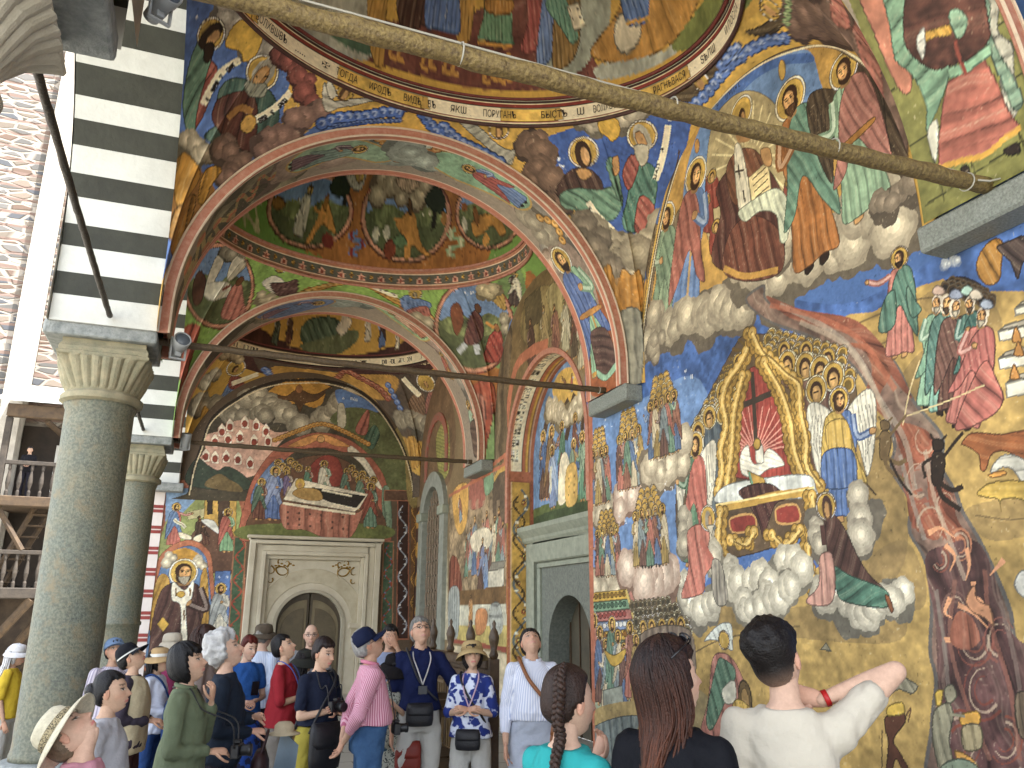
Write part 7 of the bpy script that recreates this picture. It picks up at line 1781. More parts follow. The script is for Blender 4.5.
# ---------------------------------------------------------------- tie rods
def rod(name, a, b, r, m, label, cat='tie rod', group=None):
    a, b = Vector(a), Vector(b); n = 60; rng = random.Random(5)
    pts = [a.lerp(b, i/n)+Vector((0, rng.uniform(-.004, .004), rng.uniform(-.004, .004)-.05*math.sin(i/n*3.1416)*.4)) for i in range(n+1)]
    mb = MB().tube(pts, [r*rng.uniform(.92, 1.08) for _ in pts], 12); o = mb.build(name, m, None, True); tag(o, label, cat, group); return o
RZ_ = 4.22
rl = ['long nearest tie beam crossing overhead in front of the lettered ring', 'middle tie beam from the first column to the wall bracket', 'farthest thin tie beam across the end bay']
for k, yk in enumerate((3.08, 8.18, 13.29)):
    r_ = [.05, .036, .036][k]; o = rod('tie_beam', (-.7, yk, RZ_+.01), (4.30, yk, RZ_+.01), r_, M_rod if k == 0 else mat('dull_beam', '#5c4c34', .6, .5, 40, .5, 60, col2='#3b2f22'), rl[k], 'tie beam', 'tie beams across the porch')
    b = MB()
    for x in ((.9, 2.05, 3.1, 4.12) if k == 0 else (4.2,)): b.tube([(x, yk+r_*1.08*math.cos(q), RZ_+.005+r_*1.08*math.sin(q)) for q in np.linspace(0, 6.283, 17)], .0045, 6, caps=False)
    if k == 0: b.tube([(4.14, yk-.06, RZ_-.01), (4.2, yk-.09, RZ_-.02), (4.3, yk-.1, RZ_+.015), (4.49, yk-.1, RZ_+.012)], .006, 6); b.tube([(x, yk+.0, RZ_+.066-.02*math.sin((x-.9)/3.2*3.14)) for x in np.linspace(-.5, 4.1, 20)], .006, 5)
    c_ = b.build('white_cable', mat('cable_white', '#a8a598', .5, .1), o)
def lrod(y0, y1, label, k):
    return rod('iron_rod', (COLX+.02, y0, RZ_+.06), (COLX+.02, y1, RZ_+.06), .024, mat('dark_rod', '#3f372c', .6, .5, 30, .5, 60), label, 'tie rod', 'iron rods between the columns')
lrod(3.45, 7.72, 'dark iron rod running from the near capital to the first column', 0); lrod(8.55, 12.85, 'dark iron rod running from the first to the second column', 1); lrod(13.65, 17.8, 'dark iron rod running from the second column to the end wall', 2)
# spotlights
def spot(loc, s, rz, tilt, label):
    t = empty('spotlight', loc, rz, label=label, cat='spotlight', group='grey spotlights clamped to the beams'); Mg = mat('spot_grey', '#a3a7a8', .4, .1, 20)
    MB().box((-.025*s, -.02*s, -.09*s), (.025*s, .02*s, .0)).box((-.07*s, -.015*s, -.11*s), (-.055*s, .015*s, .08*s)).box((.055*s, -.015*s, -.11*s), (.07*s, .015*s, .08*s)).box((-.07*s, -.015*s, -.12*s), (.07*s, .015*s, -.105*s)).build('bracket', Mg, t, bevel=.003)
    M_ = Matrix.Rotation(tilt, 4, 'X'); h = MB().lathe([(.03*s, -.13*s), (.05*s, -.125*s), (.052*s, -.05*s), (.058*s, -.045*s), (.058*s, .02*s), (.07*s, .05*s), (.075*s, .12*s), (.07*s, .125*s), (.06*s, .11*s)], n=24)
    h.V = [tuple(M_ @ Vector(v)) for v in h.V]; h.build('housing', Mg, t, True)
    k = MB().lathe([(.001, .112*s), (.062*s, .113*s), (.062*s, .118*s), (.001, .119*s)], n=20); k.V = [tuple(M_ @ Vector(v)) for v in k.V]; k.build('lens', mat('lens_glass', '#5d6670', .15, .1), t, True)
    return t
spot((-.42, 8.05, 4.16), 1.1, .3, R(70), 'grey spotlight clamped beside the first column capital')
spot((-.42, 13.15, 4.20), 1.05, .2, R(20), 'grey spotlight clamped beside the second column')
spot((-.43, 3.42, 4.36), .75, .5, R(80), 'grey spotlight at the top edge beside the striped arch')
# ---------------------------------------------------------------- the sunlit court beyond the arcade
def masonry_mat(name):
    """rubble of grey and tan stones in wide mortar with thin brick courses"""
    m = bpy.data.materials.new(name); m.use_nodes = True; n, l = m.node_tree.nodes, m.node_tree.links; p = n['Principled BSDF']; p.inputs['Roughness'].default_value = .9
    tc = n.new('ShaderNodeTexCoord'); sp = n.new('ShaderNodeSeparateXYZ'); cb = n.new('ShaderNodeCombineXYZ'); l.new(tc.outputs['Object'], sp.inputs[0])
    ad = n.new('ShaderNodeMath'); ad.operation = 'ADD'; l.new(sp.outputs['X'], ad.inputs[0]); l.new(sp.outputs['Y'], ad.inputs[1])
    for i, (src, f) in enumerate(((ad.outputs[0], 1.5), (sp.outputs['Z'], 4.2))):
        q = n.new('ShaderNodeMath'); q.operation = 'MULTIPLY'; q.inputs[1].default_value = f; l.new(src, q.inputs[0]); l.new(q.outputs[0], cb.inputs[i])
    vs = []
    for feat in ('F1', 'DISTANCE_TO_EDGE'):
        v = n.new('ShaderNodeTexVoronoi'); v.feature = feat; v.inputs['Scale'].default_value = 1; v.inputs['Randomness'].default_value = .85; l.new(cb.outputs[0], v.inputs['Vector']); vs.append(v)
    r = n.new('ShaderNodeValToRGB'); s_ = n.new('ShaderNodeSeparateColor'); l.new(vs[0].outputs['Color'], s_.inputs[0]); l.new(s_.outputs[0], r.inputs['Fac']); r.color_ramp.interpolation = 'CONSTANT'
    cols = ('#4d4b48', '#5f564c', '#424448', '#6a5f54', '#58473c', '#5a5754'); r.color_ramp.elements[0].color = H(cols[0]); r.color_ramp.elements[1].color = H(cols[1]); r.color_ramp.elements[1].position = .2
    for i, c in enumerate(cols[2:]): r.color_ramp.elements.new(.36+.16*i).color = H(c)
    r2 = n.new('ShaderNodeValToRGB'); r2.color_ramp.elements[0].position = .05; r2.color_ramp.elements[1].position = .13; l.new(vs[1].outputs['Distance'], r2.inputs['Fac'])
    mx = n.new('ShaderNodeMix'); mx.data_type = 'RGBA'; l.new(r2.outputs['Color'], mx.inputs[0]); mx.inputs[6].default_value = H('#837b71'); l.new(r.outputs['Color'], mx.inputs[7])
    w = n.new('ShaderNodeTexWave'); w.wave_type = 'BANDS'; w.bands_direction = 'Z'; w.inputs['Scale'].default_value = .62; w.inputs['Distortion'].default_value = 1.3; w.inputs['Detail'].default_value = 3; l.new(tc.outputs['Object'], w.inputs['Vector'])
    r3 = n.new('ShaderNodeValToRGB'); r3.color_ramp.elements[0].position = .86; r3.color_ramp.elements[1].position = .93; l.new(w.outputs['Fac'], r3.inputs['Fac'])
    m3 = n.new('ShaderNodeMix'); m3.data_type = 'RGBA'; l.new(r3.outputs['Color'], m3.inputs[0]); l.new(mx.outputs[2], m3.inputs[6]); m3.inputs[7].default_value = H('#65534a'); l.new(m3.outputs[2], p.inputs['Base Color'])
    bp = n.new('ShaderNodeBump'); bp.inputs['Strength'].default_value = .9; bp.inputs['Distance'].default_value = .06; l.new(r2.outputs['Color'], bp.inputs['Height']); l.new(bp.outputs['Normal'], p.inputs['Normal']); return m
M_stone = masonry_mat('tower_stone')
tw = empty('stone_tower', (-8, 30, 0), label='sunlit old stone and brick tower beyond the arcade with white corner strip', cat='tower'); bpy.context.view_layer.update()
pe(MB().box((-22, 29.6, -.3), (-6.62, 36, 26)).build('front_wall', M_stone, tw), tw); pe(MB().box((-6.0, 30.3, -.3), (-1.0, 36, 26)).build('side_wall', M_stone, tw), tw)
pe(MB().box((-6.62, 29.45, -.3), (-6.02, 36, 26)).build('corner_strip', mat('corner_sunlit', '#a39c90', .9, .3, 3, .3, 10), tw), tw)  # buttress edge: its sunlit white is put into the strip's colour
for z in (10.5, 14.8): pe(MB().box((-5.4, 30.2, z), (-4.9, 30.35, z+1.6)).build('slit_window', mat('slit_dark', '#2a2420', .9, .2, 4), tw), tw)
ga = empty('wooden_gallery', (-5, 28.6, 0), label='dark timber gallery with turned railings and stairs on the stone tower', cat='gallery'); bpy.context.view_layer.update()
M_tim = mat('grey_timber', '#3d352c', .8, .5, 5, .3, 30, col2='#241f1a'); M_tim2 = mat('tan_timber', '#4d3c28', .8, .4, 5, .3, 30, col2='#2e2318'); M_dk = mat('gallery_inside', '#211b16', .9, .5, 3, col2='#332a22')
G0, G1, GY0, GY1 = -6.1, -2.6, 28.1, 30.25
def gp(mb, n, m, **k): return pe(mb.build(n, m, ga, **k), ga)
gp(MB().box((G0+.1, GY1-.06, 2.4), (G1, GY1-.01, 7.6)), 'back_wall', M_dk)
gp(MB().add([(G0-.25, GY0-.3, 7.9), (G1+.2, GY0-.3, 7.9), (G1+.2, GY1, 8.9), (G0-.1, GY1, 8.9), (G0-.25, GY0-.3, 8.0), (G1+.2, GY0-.3, 8.0), (G1+.2, GY1, 9.0), (G0-.1, GY1, 9.0)], [(0, 1, 2, 3), (4, 5, 6, 7), (0, 1, 5, 4), (1, 2, 6, 5), (2, 3, 7, 6), (3, 0, 4, 7)]), 'roof', mat('tin_roof', '#a5a8a6', .5, .2, 6))
gp(MB().box((G0, GY0-.1, 7.45), (G1, GY0+.15, 7.85)), 'eaves_beam', M_tim2, bevel=.02)
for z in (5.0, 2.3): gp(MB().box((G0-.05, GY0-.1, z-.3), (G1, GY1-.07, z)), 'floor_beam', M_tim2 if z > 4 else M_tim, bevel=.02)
for x in (G0+.08, -4.3, G1-.1):
    for z0, z1 in ((5.0, 7.45), (2.3, 4.7)): gp(MB().box((x-.09, GY0, z0), (x+.09, GY0+.18, z1)), 'post', M_tim, bevel=.015)
for z in (5.0, 2.3):
    gp(MB().box((G0, GY0+.02, z+.98), (G1, GY0+.14, z+1.1)), 'rail', M_tim, bevel=.01)
    for i in range(11):
        x = G0+.32+i*.3; gp(MB().lathe([(.05, 0), (.05, .15), (.03, .2), (.065, .42), (.06, .55), (.03, .78), (.045, .84), (.045, .97)], (x, GY0+.08, z), 10), 'baluster', M_tim, smooth=False)
gp(MB().box((-4.95, GY1-.075, 5.2), (-4.2, GY1-.065, 7.0)), 'window', mat('window_sunlit_tone', '#b8b6ae', .4, .2, 3)); gp(MB().box((-4.6, GY1-.075, 2.5), (-4.1, GY1-.065, 4.4)), 'window', mat('window_sunlit_tone', '#b8b6ae'))  # pale sheets: the sunlit brightness of the openings is painted into their colour
for (a, b_) in (((-5.9, GY0+.4, 2.3), (-5.0, GY0+.6, 4.8)), ((-5.6, GY0+.9, 2.3), (-4.6, GY0+.9, 4.8)), ((-5.0, GY0+.1, 7.4), (-4.3, GY1-.3, 6.9)), ((-5.95, GY0+.1, 4.7), (-5.1, GY0+.1, 3.4))): gp(MB().tube([a, b_], .09, 6), 'brace', M_tim2)
for i in range(7): gp(MB().box((-5.9+i*.13, GY0+.5, 2.45+i*.34), (-5.35+i*.13, GY0+.8, 2.5+i*.34)), 'stair_tread', M_tim2)
for x0, x1, y in ((-4.6, -6.3, GY0), (-4.0, -5.6, GY0+.3), (-3.3, -4.9, GY0+.2)): gp(MB().tube([(x0, y, 2.0), (x1, y+1.4, -.1)], .13, 8), 'strut', M_tim2)
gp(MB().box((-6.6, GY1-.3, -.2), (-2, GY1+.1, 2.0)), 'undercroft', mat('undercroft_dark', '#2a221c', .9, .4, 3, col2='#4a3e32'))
lw = MB()
rng = random.Random(3)
for i in range(26):
    x = -6.3+rng.uniform(0, 3.4); y = 13.5+rng.uniform(0, 1.2); z = rng.choice((0, .22, .42)); s_ = rng.uniform(.12, .26); lw.ball((x, y, z), (s_*1.5, s_, s_*.7), 9, 6)
o = lw.build('rubble_wall', mat('rubble_stone', '#7a6a54', .9, .5, 3, .5, 20, col2='#554838'), None, True); roughen(o, .05, 4); tag(o, 'low rough stone wall in the court beside the first column', 'wall', kind='thing')
o = MB().box((-6.6, 13.3, .62), (-2.9, 13.75, .72)).box((-6.2, 13.4, .3), (-6.05, 13.6, .62)).box((-3.4, 13.4, .3), (-3.25, 13.6, .62)).build('stone_bench', mat('bench_pale', '#8d8d8c', .7, .2, 5), None, bevel=.02); tag(o, 'pale flat bench slab above the rough stones in the court', 'bench')
# wooden stalls
M_st = mat('stall_wood', '#56442f', .45, .45, 7, .25, 40, col2='#2e2216')
def stall(x, y, rz, label, n=3):
    t = empty('choir_stall', (x, y, 0), rz, label=label, cat='stall'); w = .62
    for i in range(n+1):
        px = i*w; m = MB().box((px-.04, -.05, 0), (px+.04, .5, .1)).lathe([(.035, .1), (.04, .2), (.028, .26), (.045, .32), (.026, .42), (.03, .62), (.045, .70), (.026, .76), (.04, .84), (.05, .9)], (px, -.02, 0), 14).box((px-.03, .42, .1), (px+.03, .5, 1.32)).box((px-.045, -.08, .9), (px+.045, .5, .96)); m.build('arm_post', M_st, t)
        MB().lathe([(.028, 0), (.04, .03), (.024, .07), (.038, .13), (.045, .17), (.03, .22), (.012, .25), (.018, .28), (.001, .31)], (px, .46, 1.32), 14).build('finial', M_st, t, True)
    for i in range(n):
        a = i*w+.04; b_ = (i+1)*w-.04
        m = MB().box((a, .44, .1), (b_, .46, 1.24))
        m.build('back_panel', M_st, t)
        m = MB()
        for q in range(7): m.tube([(a+.04+q*(b_-a-.08)/6, .425, .5), (a+.04+q*(b_-a-.08)/6, .425, 1.05)], .012, 6)
        for z in (.5, .78, 1.05): m.box((a, .41, z-.012), (b_, .44, z+.012))
        m.build('lattice', mat('stall_light', '#7a6444', .45, .4, 7), t)
        MB().box((a, .05, .46), (b_, .44, .5)).build('seat', M_st, t, bevel=.008); MB().box((a, .40, 1.24), (b_, .50, 1.32)).box((a, .405, 1.14), (b_, .44, 1.2)).build('top_rail', M_st, t, bevel=.008)
        MB().box((a, .0, .1), (b_, .02, .44)).build('front_panel', M_st, t)
    return t
stall(1.86, 9.0, R(-90), 'dark carved wooden stall row with turned finials behind the polo shirt man', 4)
# ---------------------------------------------------------------- lettering of the first dome's ring
def lettering(words, k, size, z0, parent, m, name='lettering'):
    yc = (YA[k]+TH+YA[k+1])/2
    for w, ang, wd in words:
        mb = MB()
        cu = bpy.data.curves.new('letters', 'FONT'); cu.body = w; cu.size = 1; o = bpy.data.objects.new('letters', cu); sc.collection.objects.link(o)
        bpy.context.view_layer.update(); me = o.to_mesh(); V = np.array([v.co[:] for v in me.vertices]); F = [tuple(p.vertices) for p in me.polygons]
        if len(V):
            x = V[:, 0]; x = (x-(x.min()+x.max())/2)/(x.max()-x.min()); y = V[:, 1]/.72
            P = []
            for xx, yy in zip(x, y):
                a = ang-xx*wd/2.2; t = (z0-RZ+yy*size)/.30; t = min(max(t, .02), .9); P.append((XC+RAX*(.994-.02*t)*math.cos(a), yc+RBY*(.994-.02*t)*math.sin(a), RZ+.30*t))
            mb.add(P, F)
        o.to_mesh_clear(); bpy.data.objects.remove(o); bpy.data.curves.remove(cu)
        if mb.V: me = bpy.data.meshes.new(name); me.from_pydata(mb.V, [], mb.F); me.update(); pe(link(name, me, m, parent), parent)
M_ink = mat('letter_ink', '#2b2320', .7, .2, 20)
RWORDS = [('ВОЛХВѠВЪ', 2.406, 0.42), ('.....', 2.232, 0.123), ('✠', 2.096, 0.092), ('ТОГДА', 1.987, 0.243), ('ИРОДЪ', 1.82, 0.234), ('ВИДѢ', 1.663, 0.184), ('ВЪ', 1.569, 0.082), ('ЯКѠ', 1.442, 0.167), ('ПОРУГАНЪ', 1.242, 0.352), ('БЫСТЪ', 0.971, 0.29), ('Ѡ', 0.835, 0.08), ('ВОЛХВЪ', 0.703, 0.282), ('РАГНѢВАСЯ', 0.314, 0.466), ('ЅѢЛѠ', 0.02, 0.277), ('И ПОСЛА', -0.257, 0.426)]
lettering(RWORDS, 0, .085, RZ+.082, DOMES[0], M_ink)
# ---------------------------------------------------------------- people
def smooth(a, b, x):
    t = np.clip((x-a)/(b-a), 0, 1); return t*t*(3-2*t)
def tubeV(pts, rad, n=14, flat=None):
    """rounded tube through pts -> (V,F); flat=(axis vector, factor) squeezes it"""
    pts = [np.asarray(p, float) for p in pts]; P = []; Rr = []
    d0 = pts[0]-pts[1]; d0 = d0/np.linalg.norm(d0); d1 = pts[-1]-pts[-2]; d1 = d1/np.linalg.norm(d1)
    for f, g in ((.94, .3), (.7, .7), (.35, .93)): P.append(pts[0]+d0*rad[0]*f); Rr.append(rad[0]*g)
    Q = ospline(np.c_[np.array(pts), np.array(rad)[:, None]], 4); P += list(Q[:, :3]); Rr += list(Q[:, 3])
    for f, g in ((.35, .93), (.7, .7), (.94, .3)): P.append(pts[-1]+d1*rad[-1]*f); Rr.append(rad[-1]*g)
    P = np.array(P); T = np.gradient(P, axis=0); T /= np.linalg.norm(T, axis=1)[:, None]+1e-9
    a = np.array([0, 0, 1.]) if abs(T[0, 2]) < .8 else np.array([0, 1., 0]); x = np.cross(T[0], a); V = []
    for i in range(len(P)):
        x = x-T[i]*(x@T[i]); x /= np.linalg.norm(x); y = np.cross(T[i], x); an = np.arange(n)*2*math.pi/n
        V.append(P[i]+Rr[i]*(np.cos(an)[:, None]*x+np.sin(an)[:, None]*y))
    V = np.concatenate(V); m = len(P)
    if flat is not None:
        ax, f = flat; ax = ax/np.linalg.norm(ax); C = np.repeat(P, n, 0); d = V-C; V = C+d-(d@ax)[:, None]*ax*(1-f)
    F = [(i*n+k, i*n+(k+1) % n, (i+1)*n+(k+1) % n, (i+1)*n+k) for i in range(m-1) for k in range(n)]+[tuple(range(n-1, -1, -1)), tuple((m-1)*n+k for k in range(n))]
    return V, F
def ringsV(rings, n=28, cap=True):
    """rings: (z, wx, wy, cx, cy) -> lofted superellipse body"""
    V = []; an = np.arange(n)*2*math.pi/n
    for (z, wx, wy, cx, cy) in rings:
        c, s_ = np.cos(an), np.sin(an); V.append(np.stack([cx+wx*np.sign(c)*abs(c)**.85, cy+wy*np.sign(s_)*abs(s_)**.85, np.full(n, z)], 1))
    V = np.concatenate(V); m = len(rings)
    F = [(i*n+k, i*n+(k+1) % n, (i+1)*n+(k+1) % n, (i+1)*n+k) for i in range(m-1) for k in range(n)]
    if cap: F += [tuple(range(n-1, -1, -1)), tuple((m-1)*n+k for k in range(n))]
    return V, F
def fuse(parts, voxel, it=3):
    """one continuous skin over overlapping closed pieces"""
    V = []; F = []; n = 0
    for v, f in parts: V.append(v); F += [tuple(i+n for i in q) for q in f]; n += len(v)
    me = bpy.data.meshes.new('fuse'); me.from_pydata(np.concatenate(V).tolist(), [], F); me.update()
    o = bpy.data.objects.new('fuse', me); sc.collection.objects.link(o)
    r = o.modifiers.new('r', 'REMESH'); r.mode = 'VOXEL'; r.voxel_size = voxel
    s_ = o.modifiers.new('s', 'SMOOTH'); s_.iterations = it; s_.factor = .55
    dg = bpy.context.evaluated_depsgraph_get(); e = o.evaluated_get(dg); m2 = e.to_mesh()
    k = len(m2.vertices); A = np.zeros(k*3, np.float32); m2.vertices.foreach_get('co', A); N = np.zeros(k*3, np.float32); m2.vertex_normals.foreach_get('vector', N) if hasattr(m2, 'vertex_normals') else m2.vertices.foreach_get('normal', N)
    Q = np.zeros(len(m2.polygons)*4, np.int32); m2.loops.foreach_get('vertex_index', Q) if len(m2.loops) == len(Q) else None
    e.to_mesh_clear(); bpy.data.objects.remove(o); bpy.data.meshes.remove(me)
    return A.reshape(-1, 3).astype(float), Q.reshape(-1, 4), N.reshape(-1, 3).astype(float)
def rotm(yaw=0, pitch=0, roll=0):
    """yaw turns to the left (+), pitch raises the face (+), roll tips to the right shoulder (+)"""
    return np.array(Matrix.Rotation(yaw, 3, 'Z') @ Matrix.Rotation(pitch, 3, 'X') @ Matrix.Rotation(roll, 3, 'Y'))
SKINS = {'a': (.50, .325, .225), 'b': (.44, .27, .185), 'c': (.55, .36, .265)}
def fold_noise(V, N, amp, seed, sx=9, sz=5):
    from mathutils import noise
    return np.array([noise.noise((v[0]*sx+seed, v[1]*sx, v[2]*sz+v[0]*3))*.6+abs(noise.noise((v[0]*sx*2+v[2]*7, v[1]*sx*2+seed, v[2]*sz*1.2)))*.8-.3 for v in V])*amp
NH = (64, 50)
def head_grid():
    s_ = np.linspace(-1, 1, NH[0], endpoint=False); az = np.sign(s_)*np.abs(s_)**1.25*math.pi; el = np.linspace(-math.pi/2, math.pi/2, NH[1])
    A, E = np.meshgrid(az, el, indexing='ij'); return np.sin(A)*np.cos(E), np.cos(A)*np.cos(E), np.sin(E), A, E
def head_mesh(fem=0, fat=0, age=0, mouth=0):
    dx, dy, dz, A, E = head_grid()
    x = dx*.0735*(1+.05*fat); y = dy*np.where(dy > 0, .089, .102); z = dz*.118
    low = smooth(.01, -.115, z); x *= 1-(.34-.1*fat+.03*fem)*low**1.2; y = np.where(y < 0, y*(1-.62*smooth(-.02, -.12, z)), y*(1+.02*low)); y += .012*low
    top = smooth(.05, .12, z); y -= .012*top
    f = smooth(.2, .7, dy); g = lambda cx, cz, sx, sz: np.exp(-((x-cx)/sx)**2-((z-cz)/sz)**2)
    y += f*(-.010*(g(.031, .008, .017, .012)+g(-.031, .008, .017, .012))+.0045*g(0, .032, .045, .012)*(1-.5*fem)+.004*(g(.042, -.022, .02, .02)+g(-.042, -.022, .02, .02)))
    nz = np.clip((.018-z)/.05, 0, 1)*(z > -.045); y += f*.027*nz**1.15*np.exp(-(x/(.0085+.007*nz))**2)*smooth(-.046, -.034, z)
    y += f*(.0085*g(0, -.058, .022, .0065)+.0085*g(0, -.071, .018, .0065)-.004*g(0, -.0645, .024, .003)-.005*g(0, -.082, .022, .006)+.011*g(0, -.103, .022, .014)); y += f*.004*(g(.031, .006, .012, .008)+g(-.031, .006, .012, .008))
    return np.stack([x, y, z], -1)
def head_color(P, skin, brow=(.05, .035, .025), lips=(.45, .17, .15), age=0, glasses=0):
    x, y, z = P[..., 0], P[..., 1], P[..., 2]; s_ = np.array(skin); C = np.ones(P.shape)*s_
    fr = (y > .03); e = lambda cx, cz, sx, sz: (((x-cx)/sx)**2+((z-cz)/sz)**2)
    def mixc(m, c): C[...] = C*(1-m[..., None])+np.array(c)*m[..., None]
    mixc(.35*np.exp(-e(0, -.03, .02, .02))*fr, s_*np.array([1.1, .72, .66])); 
    for sg in (1, -1):
        mixc(.3*np.exp(-e(sg*.045, -.03, .02, .02))*fr, s_*np.array([1.12, .75, .7])); mixc(.3*np.exp(-e(sg*.031, .004, .02, .012))*fr, s_*.62)
        mixc((e(sg*.031, .008, .0145, .0062) < 1)*fr*1., (.62, .58, .54)); mixc((e(sg*.031, .0085, .0064, .0064) < 1)*fr*1., (.03, .02, .015)); mixc((e(sg*.031, .0135, .017, .0034) < 1)*fr*1., (.06, .04, .03))
        mixc(.85*(e(sg*.034, .031+.0*x, .021, .0048) < 1)*fr, brow)
    mixc(.8*(e(0, -.0645, .024, .009-.0*x) < 1)*fr*1., lips); mixc(.9*(e(0, -.0645, .024, .0018) < 1)*fr*1., (.15, .05, .04)); mixc(.7*((e(.008, -.044, .005, .003) < 1)|(e(-.008, -.044, .005, .003) < 1))*fr, (.2, .08, .06))
    mixc(.25*smooth(-.07, -.115, z), s_*.8)
    return C
M_skin = mat('skin', None, .62, .16, 45, .12, 240, attr='paint', spec=.22)
def hand_parts(w, d, palm, curl=.5, s=1.0, side=1):
    """w wrist point, d pointing direction, palm = palm normal; five fingers"""
    d = d/np.linalg.norm(d); palm = palm-d*(palm@d); palm /= np.linalg.norm(palm); x = np.cross(d, palm)*side; out = []
    out.append(tubeV([w-d*.02*s, w+d*.03*s, w+d*.085*s], [.027*s, .036*s, .036*s], 12, (palm, .52)))
    for i, (off, L, r) in enumerate(((-.030, .062, .0078), (-.010, .073, .0085), (.011, .07, .0085), (.031, .058, .0078))):
        b = w+d*.082*s+x*off*s; pts = [b-d*.02*s]; dirv = d.copy(); p = b
        for q in range(4):
            pts.append(p.copy()); a = curl*(.35+.5*q)*.75; dv = dirv*math.cos(a)+palm*math.sin(a); p = p+dv*L/3*s
        out.append(tubeV(pts, [r*s]*2+[r*.95*s, r*.9*s, r*.8*s], 8))
    b = w+d*.025*s-x*.028*s; out.append(tubeV([b, b+(d*.6-x*.75+palm*.25)*.035*s, b+(d*.95-x*.6+palm*.45)*.066*s, b+(d*1.1-x*.3+palm*.55)*.092*s], [.014*s, .0115*s, .0095*s, .008*s], 8))
    return out
POSES = {'down': [(.05, -.02, -.28), (.06, .06, -.53)], 'cross': [(.06, .05, -.27), (-.14, .21, -.22)], 'chin': [(.05, .10, -.25), (-.12, .16, -.02)], 'back': [(.08, -.1, -.26), (-.1, -.17, -.46)],
 'front': [(.06, .0, -.28), (-.09, .2, -.30)], 'hold': [(.06, .06, -.27), (-.06, .27, -.12)], 'reach': [(.15, .04, -.23), (.30, .14, -.40)], 'bag': [(.07, -.02, -.27), (.03, .18, -.36)], 'face': [(.1, .12, -.2), (-.1, .2, .12)],
 'nape': [(.21, .06, .18), (-.03, .07, .085)], 'mouth': [(.05, .15, -.24), (-.07, .25, -.03)]}
def person(label, x, y, face, hgt, top, bottom, skin='a', arms=('down', 'down'), look=(0, 10, 0), hair=None, hat=None, sleeve=1.0, belly=0, fem=0, hem=.88, skirt=0, glasses=None, voxel=.0125, fine=0, tall_neck=0, collar=None, z0=0, shoe='#2b2623', age=0, vest=None, mouth=0, ear=1):
    """face: compass bearing the body looks to (0 = into the porch, 90 = the frescoed wall)"""
    S = hgt/1.70; W = .94-.08*fem; rng = random.Random(len(label)*7+int(x*100)); sd = rng.uniform(0, 50)
    ang = -R(face); RZ3 = rotm(ang)
    def wp(V): return (np.asarray(V)*S) @ RZ3.T
    sh = .166*W
    # torso rings, slightly swayed
    tr = [(.86, .11, .08, 0, -.01), (.91, .165+.01*fem, .118, 0, -.012), (.99, .155, .112+belly*.5, 0, belly*.4), (1.09, .138-.012*fem+belly*.4, .105+belly, 0, belly*.8), (1.2, .148*W+belly*.2, .108+belly*.5+.008*fem, 0, .008+belly*.4), (1.3, .16*W, .108+.01*fem, 0, .004), (1.38, .155*W, .092, 0, -.006), (1.425, .115*W, .07, 0, -.016), (1.46, .062, .056, 0, -.016)]
    neckT = np.array([0, -.004, 1.50+tall_neck]); hc = np.array([0, .018, 1.592+tall_neck])
    arm = []; wr = []
    for sg, ps in zip((1, -1), arms):
        e, w = POSES[ps] if isinstance(ps, str) else ps; s0 = np.array([sg*sh, -.012, 1.385]); arm.append((s0, s0+np.array([sg*e[0], e[1], e[2]]), s0+np.array([sg*w[0], w[1], w[2]])))
    tr = [(z, wx*(.95-.03*fem), wy, cx, cy) for z, wx, wy, cx, cy in tr]
    parts = [ringsV([(z, wx-.016, wy-.016, cx, cy) if z < 1.44 else (z, wx, wy, cx, cy) for z, wx, wy, cx, cy in tr])]
    parts.append(tubeV([(0, -.016, 1.43), (0, -.01, 1.49), hc+(0, -.018, -.03)], [.058*W, .052*W, .05*W]))
    for s0, e, w in arm: parts += [tubeV([s0*(.8, 1, 1), s0+(0, 0, -.01)], [.042, .046*W]), tubeV([s0, s0*.5+e*.5, e], [.046*W, .043*W, .038*W]), tubeV([e, e*.6+w*.4, w], [.037*W, .036*W, .025*W])]
    for sg in (1, -1): parts += [tubeV([(sg*.085, 0, .88), (sg*.095, .01, .68), (sg*.095, .015, .5), (sg*.1, -.012, .3), (sg*.1, -.02, .08)], [.078, .064, .047, .046, .036]), tubeV([(sg*.1, -.03, .05), (sg*.115, .12, .035)], [.036, .028])]
    hv = .0115 if not fine else .009
    bV, bQ, bN = fuse(parts, hv, 4)
    skc = np.array(SKINS[skin]); VV = [bV]; FF = [bQ]; CC = [np.ones((len(bV), 3))*skc]
    n0 = len(bV)
    def addp(V, F, C):
        nonlocal n0
        Q = np.array([q if len(q) == 4 else (q[0], q[1], q[2], q[2]) for q in F if len(q) <= 4]); VV.append(V); FF.append(Q+n0); CC.append(C); n0 += len(V)
    for sg, (s0, e, w), ps in zip((1, -1), arm, arms):
        d = w-e; d /= np.linalg.norm(d); nm = ps if isinstance(ps, str) else 'front'
        palm = {'down': (-sg, .2, 0), 'back': (0, -1, .3), 'chin': (0, -1, .6), 'mouth': (0, -1, .6), 'nape': (0, -1, 0), 'face': (0, -1, .3), 'reach': (0, 0, -1)}.get(nm, (0, -.6, -.5))
        if nm == 'down': d = d*.7+np.array([0, .25, -.6])
        if nm in ('chin', 'mouth'): d = d*.6+np.array([-sg*.15, .0, .8])
        if nm == 'nape': d = np.array([-.8, .35, .12])
        for V, F in hand_parts(w+d/np.linalg.norm(d)*.015, d, np.array(palm, float), {'down': .45, 'reach': .5, 'chin': 1.1, 'mouth': 1.2}.get(nm, .8), .95*W, sg): addp(V, F, np.ones((len(V), 3))*skc*np.array([1.03, .93, .9]))
    HM = rotm(R(look[0]), R(look[1]), R(look[2])); piv = hc+np.array([0, -.02, -.09])
